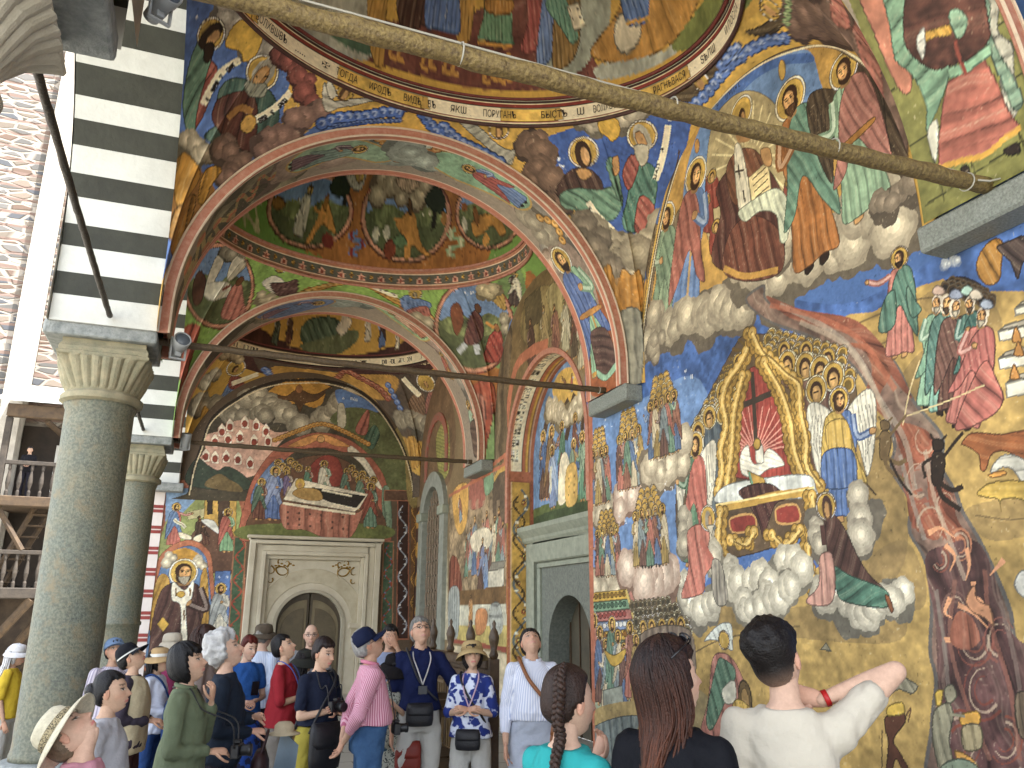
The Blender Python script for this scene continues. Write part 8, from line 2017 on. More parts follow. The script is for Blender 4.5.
    def hp(P): return (P.reshape(-1, 3)+np.array([0, .02, .09])) @ HM.T + piv
    P = head_mesh(fem, belly*2, age); C = head_color(P, skc, lips=(.5, .14, .14) if fem else (.42, .2, .17)); hq = gridfaces(NH[0], NH[1], cu=True)
    addp(hp(P), [tuple(q) for q in hq], C.reshape(-1, 3))
    if ear:
        for sg in (1, -1):
            b = MB().ball((0, 0, 0), (.008, .018, .032), 12, 8, M=Matrix.Rotation(R(-12), 4, 'X')).ball((sg*.004, -.004, .004), (.007, .012, .022), 10, 6, M=Matrix.Rotation(R(-12), 4, 'X')); V = np.array([tuple(v) for v in b.V])+np.array([sg*.0735, -.004, -.004]); addp(hp(V), b.F, np.ones((len(V), 3))*skc*np.array([1.04, .86, .82]))
    me = npmesh('person', wp(np.concatenate(VV)), np.concatenate(FF), np.concatenate(CC)); body = link('person', me, M_skin, None, True); body.location = (x, y, z0); tag(body, label, 'person', 'visitors looking up at the frescoes')
    # ---- clothes
    def cloth(name, pts, m, vox=voxel, amp=.008, sx=9, sz=5, cut=None, st=0):
        V, Q, N = fuse(pts, vox, 3); V = V+N*fold_noise(V, N, amp, sd, sx, sz)[:, None]
        if cut is not None: k = cut(V[Q].mean(1)); Q = Q[k]; us = np.unique(Q); mp = -np.ones(len(V), int); mp[us] = np.arange(len(us)); V = V[us]; Q = mp[Q]
        me_ = npmesh(name, wp(V), Q)
        if st:   # cloth runs round the trunk and round each sleeve: stripes follow it
            u = np.arctan2(V[:, 0], V[:, 1]+.0)*.16; best = (np.abs(V[:, 0])-.15)*-1
            for s0, e, w in arm:
                for p, q in ((s0, e), (e, w)):
                    d = q-p; t = np.clip(((V-p)@d)/(d@d), 0, 1); r_ = V-(p+t[:, None]*d); ds = np.linalg.norm(r_, axis=1); d = d/np.linalg.norm(d); ax = np.cross(d, (0, 1, .3)); ax /= np.linalg.norm(ax); a2 = np.cross(d, ax); k = (ds < .085) & (np.abs(V[:, 0]) > .135); u[k] = np.arctan2(r_[k]@ax, r_[k]@a2)*.07
            at = me_.attributes.new('run', 'FLOAT', 'POINT'); at.data.foreach_set('value', u.astype(np.float32))
        return link(name, me_, m, body, True)
    e_ = .011
    if top:
        tp = [ringsV([(max(z, 0), wx+e_+((.012 if hem > .97 else .026) if z < 1.1 else 0), wy+e_+((.014 if hem > .97 else .026) if z < 1.15 else 0), cx, cy) for z, wx, wy, cx, cy in [(hem, np.interp(hem, [.6, .9], [.18, .163]), .118+belly*.4, 0, belly*.3)]+[r for r in tr if r[0] > hem+.03 and r[0] < 1.44]+[(1.452, .074, .06, 0, -.016)]])]
        for s0, e, w in arm:
            tp.append(tubeV([s0*(.75, 1, 1)+(0, 0, .0), s0+(0, 0, -.01)], [.05+e_, .058*W+e_]))
            if sleeve <= 1: en = s0+(e-s0)*sleeve; tp.append(tubeV([s0, s0*.5+en*.5, en], [.056*W+e_, .054*W+e_, .05*W+e_*1.1]))
            else: en = e+(w-e)*(sleeve-1); tp += [tubeV([s0, s0*.5+e*.5, e], [.056*W+e_, .05*W+e_, .047*W+e_]), tubeV([e, e*.5+en*.5, en], [.047*W+e_, .044*W+e_*.9, .036*W+e_*.9])]
        cloth('shirt', tp, top, amp=.016, sx=7, sz=6, st=1)
        if collar:
            b = MB().tube([(.066*math.cos(a), -.014+.058*math.sin(a), 1.462+.012*math.sin(a)*-1) for a in np.linspace(2.0, 7.4, 20)], .014, 8); b.V = [tuple(v) for v in wp(np.array([tuple(v) for v in b.V]))]; b.build('collar', collar, body, True)
    if vest:
        cloth('vest', [ringsV([(.84, .195, .155, 0, 0), (1.0, .19, .155+belly*.5, 0, belly*.3), (1.2, .183, .152+belly*.4, 0, .012), (1.33, .2*W, .146, 0, 0), (1.41, .17*W, .115, 0, -.012), (1.447, .085, .075, 0, -.016)])], vest, amp=.013)
    if bottom:
        if skirt: bt = [ringsV([(skirt, .25, .2, 0, 0), (.5, .22, .17, 0, 0), (.8, .19, .15, 0, 0), (.95, .17, .13, 0, 0), (1.03, .155, .118, 0, 0)])]
        else: bt = [ringsV([(.84, .165, .125, 0, -.01), (.92, .178, .13, 0, -.012), (1.04, .16, .12+belly*.6, 0, belly*.5)])]+[tubeV([(sg*.088, -.004, .87), (sg*.1, .008, .66), (sg*.1, .01, .5), (sg*.104, -.012, .3), (sg*.104, -.02, .1)], [.098, .087, .073, .068, .062]) for sg in (1, -1)]
        cloth('skirt' if skirt else 'trousers', bt, bottom, amp=.015, sx=7, sz=4)
    for sg in (1, -1):
        V, F = tubeV([(sg*.1, -.055, .045), (sg*.105, .03, .05), (sg*.118, .13, .036)], [.044, .046, .036], 12); mb = MB().add(wp(V), F); mb.build('shoe', mat('shoe_'+shoe[1:], shoe, .6, .3, 20), body, True)
    # ---- hair
    if hair:
        style, hcol = hair[0], hair[1]; dx, dy, dz, A, E = head_grid(); Ph = head_mesh(fem, belly*2)
        z = Ph[..., 2]; yv = Ph[..., 1]; back = smooth(.035, -.01, yv)
        line = {'short': -.055, 'fade': -.07, 'bob': -.115, 'curl': -.07, 'long': -.12, 'bun': -.065, 'tied': -.065, 'bald': -.03}[style]
        front = {'short': .062, 'fade': .066, 'bob': .045, 'curl': .06, 'long': .07, 'bun': .07, 'tied': .07, 'bald': .2}[style]
        side = {'short': .0, 'fade': .0, 'bob': -.1, 'curl': -.04, 'long': -.1, 'bun': .0, 'tied': .0, 'bald': .02}[style]
        zl = np.where(yv > .03, front, np.where(yv > -.02, side+(front-side)*smooth(-.005, .035, yv), line+(side-line)*smooth(-.05, -.02, yv)))
        if style == 'bald': zl = zl*1.0
        gz = np.random.default_rng(int(sd*7)).normal(0, 1, NH[0]+4); gz = np.convolve(gz, [.25, .5, .25], 'same')[:NH[0]]; zl = zl+(.011*gz[:, None] if style not in ('bald', 'fade') else 0)
        m = smooth(zl-.006, zl+.012, z)
        if style == 'bald': m *= smooth(.05, .03, z)
        th = {'short': .016, 'fade': .004, 'bob': .026, 'curl': .034, 'long': .02, 'bun': .012, 'tied': .014, 'bald': .005}[style]
        vol = th*(1+.5*smooth(.02, .1, z)); 
        if style == 'fade': vol = .003+.036*smooth(.005, .085, z)
        if style == 'bob': vol = th*(1.0+.35*smooth(0, -.06, z)+.2*smooth(.04, .1, z))
        g = np.random.default_rng(int(sd*10)); st = g.normal(0, 1, NH[0]); st = np.repeat(st[:, None], NH[1], 1)
        if style in ('curl', 'fade'):
            from mathutils import noise
            q = 42 if style == 'fade' else 30; st = np.array([noise.noise(Vector(v)*q)*2+noise.noise(Vector(v)*q*2.1) for v in Ph.reshape(-1, 3)]).reshape(NH)
            if style == 'fade': st *= smooth(.0, .06, z)
        k = 1.0-.06*(1-m)
        nrm = np.stack([dx, dy, dz], -1); Q = Ph*k[..., None]+nrm*(m*(vol+st*th*({'curl': .35, 'fade': 1.3}.get(style, .07))))[..., None]
        hcv = np.array(H(hcol)[:3]) if isinstance(hcol, str) else np.array(hcol)
        C = np.ones(Q.shape)*hcv*(1+.35*np.clip(st, -1.5, 2)*({'curl': .35}.get(style, .5)))[..., None]
        if style == 'fade': w_ = smooth(-.07, .01, z)[..., None]*.8+.2; C = C*w_+np.array(skc)*.45*(1-w_)
        hv_ = hp(Q); ho = link('hair', npmesh('hair', wp(hv_), hq, np.clip(C.reshape(-1, 3), 0, 1)), mat('hair', None, .48, .3, 60, .3, 150, attr='paint', spec=.25), body, True)
        if style == 'bun':
            b = MB().ball((0, -.11, .035), (.05, .04, .045), 16, 12); V = np.array([tuple(v) for v in b.V]); MB().add(wp(hp(V)), b.F).build('hair_bun', mat('hair_solid_'+hcol[1:], hcol, .4, .4, 50, .4, 90), ho, True)
    if hat:
        kind, hm = hat[0], hat[1]; mb = MB()
        if kind == 'brim':
            cr = hat[2] if len(hat) > 2 else .1; br = hat[3] if len(hat) > 3 else .165; dr = hat[4] if len(hat) > 4 else .02
            prof = [(.001, .128), (cr*.5, .126), (cr*.8, .115), (cr*.93, .095), (cr*.98, .06), (cr, .028)]; n = 44
            mb.lathe(prof, (0, -.006, .012), n); 
            V = []; N_ = 8
            for i in range(N_):
                f = i/(N_-1)
                for q in range(n): a = 2*math.pi*q/n; r = cr+(br-cr)*f; V.append((r*math.cos(a), -.006+r*1.06*math.sin(a), .042-dr*f*f*1.5-.012*f*math.cos(2*a)))
            k = len(V); V += [(p[0], p[1], p[2]-.006) for p in V]
            F = [(i*n+q, i*n+(q+1) % n, (i+1)*n+(q+1) % n, (i+1)*n+q) for i in range(N_-1) for q in range(n)]; F += [tuple(k+v for v in reversed(f)) for f in F]; F += [((N_-1)*n+q, (N_-1)*n+(q+1) % n, k+(N_-1)*n+(q+1) % n, k+(N_-1)*n+q) for q in range(n)]
            mb.add(V, F)
        else:
            n = 40; mb.lathe([(.001, .14), (.04, .137), (.072, .12), (.09, .088), (.097, .05), (.098, .03)], (0, -.008, 0), n)
            V = []
            for i in range(7):
                f = i/6
                for q in range(15): a = R(25)+R(130)*q/14; r = .095+.075*f*math.sin((q+.5)/15*math.pi)**.6; V.append((r*.92*math.cos(a), -.008+r*math.sin(a)*1.04, .036-.012*f*f-.02*abs(math.cos(a))**2*f))
            k = len(V); V += [(p[0], p[1], p[2]-.005) for p in V]; F = [(i*15+q, i*15+q+1, (i+1)*15+q+1, (i+1)*15+q) for i in range(6) for q in range(14)]; F += [tuple(k+v for v in reversed(f)) for f in F]; F += [(90+q, 91+q, k+91+q, k+90+q) for q in range(14)]
            mb.add(V, F)
        V = np.array([tuple(v) for v in mb.V]); h2 = MB().add(wp(hp(V)), mb.F).build('hat', hm, body, True)
        if len(hat) > 5 or (kind == 'cap' and len(hat) > 2):
            cr = hat[2] if kind == 'brim' else .0985; band = hat[5] if kind == 'brim' else hat[2]; b = MB().lathe([(cr+.003, .044), (cr+.004, .066), (cr*.985+.003, .075)] if kind == 'brim' else [(cr+.001, .034), (cr+.0015, .046)], (0, -.006, .0), 44); V = np.array([tuple(v) for v in b.V]); MB().add(wp(hp(V)), b.F[:-2]).build('hat_band', band, h2, True)
    if glasses:
        b = MB()
        for sg in (1, -1):
            c = np.array([sg*.032, .098, .006])
            if glasses == 'sun': b.ball(tuple(c+(0, -.004, 0)), (.026, .008, .019), 12, 8)
            else: b.tube([tuple(c+np.array([.022*math.cos(a), -.002*abs(math.cos(a)), .016*math.sin(a)])) for a in np.linspace(0, 6.283, 17)], .0018, 6, caps=False)
            b.tube([(sg*.054, .092, .01), (sg*.074, .05, .012), (sg*.076, -.01, .008)], .0018, 6)
        b.tube([(-.01, .1, .01), (.01, .1, .01)], .0018, 6); V = np.array([tuple(v) for v in b.V]); MB().add(wp(hp(V)), b.F).build('glasses', mat('glasses_dark', '#161416', .25, .1), body, True)
    def hang(strands, length, r, hcol, tip=None, spread=.05, seed=1, back=(1.9, 4.4), name='long_hair', m_=None):
        """strands of loose hair falling from the scalp over neck and back"""
        g = np.random.default_rng(seed); V = []; F = []; C = []; n0 = 0; c0 = np.array(H(hcol)[:3]); c1 = np.array(H(tip)[:3]) if tip else c0
        for i in range(strands):
            a = g.uniform(*back); e = g.uniform(.05, 1.5); s0 = np.array([math.sin(a)*.088*math.cos(e), math.cos(a)*.115*math.cos(e), .02+.118*math.sin(e)])*g.uniform(1.0, 1.08)
            k = (a-math.pi)/1.3; q = [s0]; a2 = a+.15*k
            for e2 in (e*.72, e*.42): q.append(np.array([math.sin(a)*.094*math.cos(e2), math.cos(a)*.121*math.cos(e2)-.002, .02+.122*math.sin(e2)])*g.uniform(1.01, 1.06))
            q.append(np.array([math.sin(a2)*.098, math.cos(a2)*.118-.008, .005+.03*math.sin(e)])*g.uniform(.97, 1.06)); q.append(np.array([math.sin(a2)*.098, math.cos(a2)*.112-.012, -.09])*g.uniform(.93, 1.07))
            Q = list(hp(np.array(q))); L = length*g.uniform(.72, 1.05); base = Q[-1]; out = np.array([k*spread*g.uniform(.3, 1.3), -.035*g.uniform(.2, 1.3), 0]); ph = g.uniform(0, 6)
            for t in (.3, .6, .85, 1): Q.append(base+out*t+np.array([.008*math.sin(ph+t*5), .006*math.cos(ph+t*4), -L*t]))
            v, f_ = tubeV(Q, [r*.8]+[r]*(len(Q)-2)+[r*.35], 5); V.append(v); F += [tuple(j+n0 for j in x_) for x_ in f_]; n0 += len(v)
            t = np.clip(np.linspace(-.25, 1.05, len(v)), 0, 1)[:, None]**1.6; C.append((c0*(1-t)+c1*t)*g.uniform(.55, 1.5))
        Q4 = np.array([q if len(q) == 4 else (q[0], q[1], q[2], q[3]) for q in F]); return link(name, npmesh(name, wp(np.concatenate(V)), Q4, np.concatenate(C)), MATS['hair'], body, True)
    body_api = dict(hang=hang)
    def local(V): return wp(np.asarray(V, float))+np.array([x, y, z0])
    def headp(V): return wp(hp(np.asarray(V, float)))
    return body, local, headp, hang
# ---------------------------------------------------------------- clothes materials
def cl(name, col, var=.12, col2=None, **k): return mat('cloth_'+name, col, .85, var, 14, .55, 17, col2=col2, spec=.15, **k)
def stripes(name, c1, c2, scale, rough=.85, pos=(.4, .5)):
    m = bpy.data.materials.new('cloth_'+name); m.use_nodes = True; n, l = m.node_tree.nodes, m.node_tree.links; p = n['Principled BSDF']; p.inputs['Roughness'].default_value = rough; p.inputs['Specular IOR Level'].default_value = .15
    at = n.new('ShaderNodeAttribute'); at.attribute_name = 'run'
    k = n.new('ShaderNodeMath'); k.operation = 'MULTIPLY'; k.inputs[1].default_value = scale; l.new(at.outputs['Fac'], k.inputs[0]); fr = n.new('ShaderNodeMath'); fr.operation = 'FRACT'; l.new(k.outputs[0], fr.inputs[0])
    r = n.new('ShaderNodeValToRGB'); r.color_ramp.elements[0].position = pos[0]; r.color_ramp.elements[0].color = H(c1); r.color_ramp.elements[1].position = pos[1]; r.color_ramp.elements[1].color = H(c2); l.new(fr.outputs[0], r.inputs['Fac']); l.new(r.outputs['Color'], p.inputs['Base Color']); return m
def blobs(name, c1, c2, scale, t=.5):
    m = bpy.data.materials.new('cloth_'+name); m.use_nodes = True; n, l = m.node_tree.nodes, m.node_tree.links; p = n['Principled BSDF']; p.inputs['Roughness'].default_value = .85
    tc = n.new('ShaderNodeTexCoord'); v = n.new('ShaderNodeTexVoronoi'); v.inputs['Scale'].default_value = scale; v.feature = 'SMOOTH_F1'; nz = n.new('ShaderNodeTexNoise'); nz.inputs['Scale'].default_value = scale*.9
    mx = n.new('ShaderNodeMix'); mx.data_type = 'RGBA'; mx.inputs[0].default_value = .12; l.new(tc.outputs['Object'], nz.inputs['Vector']); l.new(tc.outputs['Object'], mx.inputs[6]); l.new(nz.outputs['Color'], mx.inputs[7]); l.new(mx.outputs[2], v.inputs['Vector'])
    r = n.new('ShaderNodeValToRGB'); r.color_ramp.elements[0].position = t-.04; r.color_ramp.elements[0].color = H(c1); r.color_ramp.elements[1].position = t+.04; r.color_ramp.elements[1].color = H(c2); l.new(v.outputs['Distance'], r.inputs['Fac']); l.new(r.outputs['Color'], p.inputs['Base Color']); return m
WHITE_T = cl('white', '#b8b1a2', .05); JEANS = cl('jeans', '#2b4566', .3, '#3d5a7c'); WHT = cl('white_trousers', '#a9a8a3', .06); DARK = cl('dark', '#24222a', .2); GREYT = cl('grey_trousers', '#6f6a64', .15)
STRAW = mat('straw', '#cfc7ae', .8, .25, 60, .4, 180); BANDK = blobs('dark_band', '#2c2824', '#a89a78', 90, .4)
PP = {}
def P_(key, *a, **k): PP[key] = person(*a, **k)
# ---------------------------------------------------------------- left group
P_('straw', 'woman in a pale straw hat tilting her head back at the lower left corner', -0.32, 3.47, 104, 1.38, cl('pink', '#b98490', .1), DARK, 'c', ('down', 'down'), (0, 66, 0), ('short', '#6a5a48'), ('brim', STRAW, .1, .175, .02, BANDK), .8, fem=1, hem=.85)
P_('grey', 'woman in a grey short sleeved top with black pinned up hair', -0.35, 4.65, 102, 1.39, cl('grey', '#9a9a9e', .06), DARK, 'a', ('down', 'down'), (0, 12, 0), ('bun', '#141214'), None, .85, fem=1, belly=.01)
P_('green', 'woman with black bobbed hair in an olive green shirt', 0.00, 5.09, 104, 1.50, cl('olive', '#5d6650', .12), cl('brown', '#3c322c'), 'a', ('front', 'chin'), (0, 20, 0), ('bob', '#0c0b0d'), None, 1.85, fem=1, hem=.74, collar=cl('olive', '#5d6650'))
P_('silver', 'woman with curly silver hair in a dark navy jacket', 0.22, 5.55, 98, 1.55, cl('navy_jacket', '#1c2430', .2), DARK, 'c', ('front', 'cross'), (0, 26, 0), ('curl', '#a9a8a6'), None, 1.9, fem=1, hem=.8)
P_('vest', 'woman with a black and white cap and a beige vest', -0.38, 6.81, 102, 1.45, cl('plum', '#37313b', .15), cl('maroon_trousers', '#3a2422'), 'a', ('front', 'front'), (0, 36, 0), ('short', '#151314'), ('cap', cl('cap_black', '#17181d'), cl('cap_white', '#c9c9c4')), 1.8, fem=1, vest=cl('beige_vest', '#a89c80', .12))
P_('denim', 'man in a faded denim cap and checked shirt in front of the second column', -0.62, 8.01, 150, 1.44, stripes('check', '#8c8696', '#b9b2bc', 26), DARK, 'b', ('down', 'down'), (-10, 24, 0), ('short', '#1d1a19'), ('cap', cl('cap_denim', '#6a7f9c', .2)), .7)
P_('visor', 'woman in a tan sun hat with white band and pale long sleeved top', -0.26, 7.90, 114, 1.36, cl('pale_blue', '#b9bfce', .06), cl('blue_bag_trousers', '#27406e'), 'a', ('front', 'front'), (0, 2, 0), ('long', '#141113'), ('brim', cl('tan_hat', '#a68c66'), .1, .165, .03, cl('cap_white', '#c9c9c4')), 1.9, fem=1, glasses='sun')
P_('beige', 'woman in a cream bucket hat and dark sunglasses wearing pink', -0.18, 8.28, 135, 1.47, cl('hot_pink', '#a84a72'), DARK, 'a', ('down', 'down'), (0, 2, 0), ('short', '#2a211d'), ('brim', cl('cream_hat', '#b5ac9b', .15), .102, .135, .045), 1.5, fem=1, glasses='sun')
P_('brown', 'woman with long brown hair behind the silver haired woman', 0.09, 7.38, 92, 1.55, cl('taupe', '#7d716c'), DARK, 'c', ('down', 'down'), (0, 4, 0), ('long', '#2e1b14'), None, .8, fem=1)
P_('blue', 'red haired woman in a bright blue dress looking at her phone', 0.47, 7.93, 168, 1.46, cl('bright_blue', '#264f8c', .15), blobs('blue_print', '#101a3c', '#1d469a', 22, .3), 'c', ('front', 'front'), (18, -6, 0), ('short', '#4e150c'), None, .55, fem=1, skirt=.2, belly=.02)
P_('bhat', 'man in a brown brimmed hat and light blue shirt facing the portal', 0.65, 8.61, 40, 1.54, stripes('light_blue', '#aab6cc', '#c4ccda', 40), DARK, 'c', ('down', 'front'), (0, 6, 0), ('short', '#7a766f'), ('brim', cl('brown_hat', '#544a3e', .2), .1, .145, .03), 1.6)
P_('red', 'woman in a red top with short black hair and a lanyard', 0.74, 7.26, 112, 1.49, cl('red', '#84222a', .1), GREYT, 'a', ('cross', 'front'), (0, 28, 0), ('short', '#100e10'), None, .95, fem=1, hem=0.9)
P_('bald', 'bald man with glasses standing before the marble portal', 1.10, 8.55, 186, 1.55, cl('grey_shirt', '#8d8f92'), DARK, 'c', ('down', 'down'), (0, 4, 0), ('bald', '#4a4038'), None, .8, glasses='rim')
P_('bkhat', 'woman in a wide dark hat and blue top with a purple backpack', 0.97, 7.89, 62, 1.33, cl('blue_top', '#3c4d80'), cl('khaki', '#9a7f56'), 'a', ('front', 'front'), (0, 0, 0), ('long', '#171213'), ('brim', cl('dark_hat', '#2b2c28', .2), .1, .19, .06), .9, fem=1)
P_('navy', 'woman in a navy t-shirt with folded arms and yellow trousers', 0.89, 6.27, 150, 1.49, cl('navy', '#171d2e', .15), cl('mustard', '#8f8438', .12), 'a', ('cross', 'cross'), (10, -6, 0), ('short', '#1d1312'), None, .72, fem=1, belly=.015, hem=1.04)
P_('old', 'old man in a navy cap and pink striped shirt with hands behind his back', 1.18, 5.85, 92, 1.57, stripes('pink_stripe', '#a25c74', '#c99fab', 60), JEANS, 'b', ('back', 'back'), (0, 32, 0), ('short', '#8a8884'), ('cap', cl('cap_navy', '#141b33')), 1.55, belly=.025, glasses='rim', collar=cl('pink_collar', '#c07a8c'), hem=1.03)
P_('hface', 'man half hidden behind the old man with a hand raised to his face', 1.75, 7.86, 188, 1.55, cl('blue_grey', '#8089a0'), DARK, 'b', ('down', 'face'), (0, 4, 0), ('short', '#151213'), None, .8, hem=1.0)
P_('patt', 'woman in a black and white patterned blouse beside the old man', 1.49, 6.57, 200, 1.35, blobs('patterned', '#2b2c2a', '#8f9186', 40, .35), cl('teal_jeans', '#33495a'), 'a', ('hold', 'hold'), (40, -10, 0), ('bob', '#131012'), ('brim', cl('black_hat', '#161314'), .1, .17, .07), .9, fem=1, hem=.7)
P_('polo', 'grey haired man in a navy polo and white trousers resting a hand on the stall', 1.69, 6.47, 186, 1.64, cl('polo_navy', '#121a3c', .15), WHT, 'b', ('down', 'reach'), (8, 26, 0), ('short', '#6a6864'), None, .78, glasses='rim', collar=cl('polo_navy', '#121a3c'), hem=1.0)
P_('floral', 'woman in a tan hat and blue and white floral blouse', 2.04, 6.23, 206, 1.45, blobs('floral', '#10266e', '#c0c6d4', 17, .46), WHT, 'a', ('cross', 'cross'), (16, 16, 0), ('bob', '#1a1413'), ('brim', cl('hat_tan', '#a08a62', .12), .1, .15, .035, cl('hat_tan_band', '#8a7450')), .95, fem=1, hem=0.92)
P_('white', 'man in a white striped shirt with a brown strap gazing straight up', 2.35, 5.76, 192, 1.58, stripes('white_stripe', '#a3aac0', '#c9cbd2', 52), cl('pale_trousers', '#9aa0ac', .06), 'b', ('down', 'down'), (0, 46, 0), ('short', '#1c1917'), None, 1.6, belly=.035, collar=cl('white_collar', '#bfc3cf'), hem=1.02)
P_('yellow', 'person in a white head scarf and yellow top out in the court', -1.95, 11.4, 95, 1.62, cl('yellow', '#b59a30'), WHT, 'b', ('down', 'front'), (0, -4, 0), ('long', '#c4c4c6'), ('brim', cl('scarf_white', '#c9c9cb'), .1, .14, .03), .9, fem=1, z0=-.35)
P_('balcony', 'person in dark clothes leaning on the upper gallery railing', -5.45, 28.85, 178, 1.66, cl('gallery_black', '#17161a'), DARK, 'a', ('front', 'front'), (0, 0, 0), ('short', '#141012'), None, 1.8, z0=5.0)
# ---------------------------------------------------------------- the three near visitors
_, _, hpB, _ = PP['braid'] = person('young woman with a dark braid in a turquoise t-shirt', 1.15, 2.52, 66, 1.51, cl('turquoise', '#2b8f8f', .08), DARK, 'c', ('down', 'mouth'), (-14, 4, 0), ('tied', '#2a1c16'), None, .8, fem=1, fine=1, voxel=.01, belly=.01)
b, loc, hpL, hang = PP['long'] = person('young woman with long straight brown hair in a black t-shirt', 1.37, 2.24, 52, 1.60, cl('black_t', '#111217', .15), DARK, 'c', ('down', 'down'), (-34, 12, 0), ('long', '#2c1c17'), None, .8, fem=1, fine=1, voxel=.01)
hang(700, .34, .004, '#1d1210', '#6a3a22', .15, 5, (1.75, 4.75))
for k_, L_ in (('brown', .22), ('bkhat', .2), ('visor', .16), ('yellow', .18)): PP[k_][3](110, L_, .008, {'brown': '#2e1b14', 'bkhat': '#171213', 'visor': '#141113', 'yellow': '#c4c4c6'}[k_], None, .05, 3)
P_('tee', 'young man in a white t-shirt with his right hand at his neck', 1.80, 2.26, 32, 1.65, WHITE_T, cl('shorts', '#3a3f48'), 'c', ('nape', 'down'), (-26, 18, -10), ('fade', '#120d0b'), None, .55, fine=1, voxel=.01)
# braid: three strands crossing down the back of the head and over the shoulder blade
body_b = PP['braid'][0]; ctl = hpB(np.array([(.02, -.03, .128), (.055, -.07, .098), (.075, -.092, .03), (.066, -.098, -.04), (.055, -.085, -.1)]))
ctl = ctl @ rotm(R(66)).T / (1.51/1.70); ctl = np.vstack([ctl, ctl[-1]+np.array([[.01, -.04, -.08], [.03, -.06, -.17], [.05, -.06, -.27], [.06, -.05, -.37]])]); path = ospline(ctl, 14); T_ = np.gradient(path, axis=0); T_ /= np.linalg.norm(T_, axis=1)[:, None]
Sb = 1.51/1.70; out_ = np.array([0, -1, .15]); X_ = np.cross(T_, out_); X_ /= np.linalg.norm(X_, axis=1)[:, None]; Y_ = np.cross(X_, T_); d_ = np.r_[0, np.cumsum(np.linalg.norm(np.diff(path, axis=0), axis=1))]
V = []; F = []; C = []; n0 = 0
wid = np.interp(d_, [0, .1, .3, d_[-1]], [.011, .015, .0135, .007])
for s_ in range(3):
    ph = d_*2*math.pi/.058+s_*2*math.pi/3; Q = path+X_*(wid*np.sin(ph))[:, None]+Y_*(wid*.55*np.sin(2*ph)+.004)[:, None]
    v, f_ = tubeV(Q, list(wid*.72), 9); V.append(v); F += [tuple(j+n0 for j in q) for q in f_ if len(q) == 4]; n0 += len(v); g = np.random.default_rng(s_); C.append(np.array(H('#2e1f18')[:3])*np.repeat(g.uniform(.5, 1.6, len(v)//9+1), 9)[:len(v), None])
R62 = rotm(-R(66)); link('braid', npmesh('braid', (np.concatenate(V)*Sb) @ R62.T, np.array(F), np.concatenate(C)), MATS['hair'], body_b, True)
# ---------------------------------------------------------------- things they wear and carry
def carry(name, label, cat, mb, m, smooth_=True, bevel=0, **k):
    o = mb.build(name, m, None, smooth_, bevel=bevel); return tag(o, label, cat, **k)
def bag(key, label, pos, size, m, path=None, cat='bag', name='shoulder_bag', sr=.009, flap=True, ms=None):
    loc = PP[key][1]; w, d, h = size
    c = loc(np.array([pos]))[0]; B = PP[key][0]; mb = MB(); t = empty(name, tuple(c), label=label, cat=cat); bpy.context.view_layer.update()
    ex = loc(np.array([(1, 0, 0)]))[0]-loc(np.array([(0, 0, 0)]))[0]; rz = math.atan2(ex[1], ex[0]); t.rotation_euler.z = rz
    V, F = ringsV([(-h/2, w*.36, d*.3, 0, 0), (-h*.46, w*.46, d*.44, 0, 0), (-h*.2, w*.5, d*.52, 0, 0), (h*.2, w*.49, d*.48, 0, 0), (h*.44, w*.46, d*.36, 0, 0), (h/2, w*.42, d*.24, 0, 0)], 32); mb.add(V, F); mb.build('pouch', m, t, True)
    if flap: MB().add(*ringsV([(-h*.02, w*.47, d*.545, 0, .0), (h*.1, w*.495, d*.56, 0, 0), (h*.3, w*.49, d*.53, 0, 0), (h*.52, w*.44, d*.3, 0, 0)], 32)).build('flap', m, t, True); MB().tube([(-w*.25, -d*.54, h*.02), (w*.25, -d*.54, h*.02)], .006, 8).build('zip', mat('zip_metal', '#8a8a8a', .3, .1, metal=.8), t)
    if path is not None:
        P = ospline(loc(np.array(path, float))-c, 6); rot = rotm(-rz); MB().tube([tuple(p) for p in P @ rot.T], sr, 8).build('strap', ms or m, t, True)
    return t
BLK = mat('bag_black', '#131318', .55, .3, 20, .2, 90)
FR = lambda s, w=.165, y=.14: [(-s*.15, .02, 1.0), (-s*.1, .13, 1.12), (s*.0, .145, 1.25), (s*.08, .10, 1.39), (s*.10, -.01, 1.458), (s*.06, -.11, 1.38), (-s*.06, -.13, 1.15), (-s*.15, -.05, 1.0)]
bag('navy', 'big soft black shoulder bag against the yellow trousers', (.06, .2, .90), (.26, .11, .3), BLK, [(.18, .14, 1.0), (.08, .16, 1.2), (-.06, .13, 1.38), (-.11, -.01, 1.458), (0, -.13, 1.3), (.18, -.05, 1.02)])
bag('polo', 'small black camera bag hanging at the waist of the navy polo', (.02, .19, .98), (.21, .08, .16), BLK, [(-.12, .17, 1.08), (.02, .155, 1.22), (.1, .11, 1.4), (.11, -.01, 1.46), (.0, -.13, 1.25), (-.14, -.04, 1.06)])
bag('floral', 'black crossbody bag in front of the floral blouse', (.0, .2, .92), (.19, .07, .14), BLK, FR(1))
bag('white', 'brown leather strap bag worn across the white striped shirt', (-.2, .06, .92), (.2, .08, .2), mat('leather_tan', '#7a4a26', .5, .3, 20), [(-.19, .1, 1.0), (-.08, .18, 1.16), (.05, .15, 1.32), (.10, .06, 1.44), (.10, -.03, 1.46), (.0, -.14, 1.25), (-.17, -.04, 1.0)], sr=.014)
bag('bkhat', 'purple and black backpack on the woman in the dark hat', (0, -.2, 1.16), (.32, .2, .42), mat('backpack_purple', '#3a1d5c', .6, .4, 7, col2='#1b1820'), [(.13, -.1, 1.3), (.12, 0, 1.46), (.13, .12, 1.3), (.14, .08, 1.05), (.12, -.08, 1.0)], 'backpack', 'backpack')
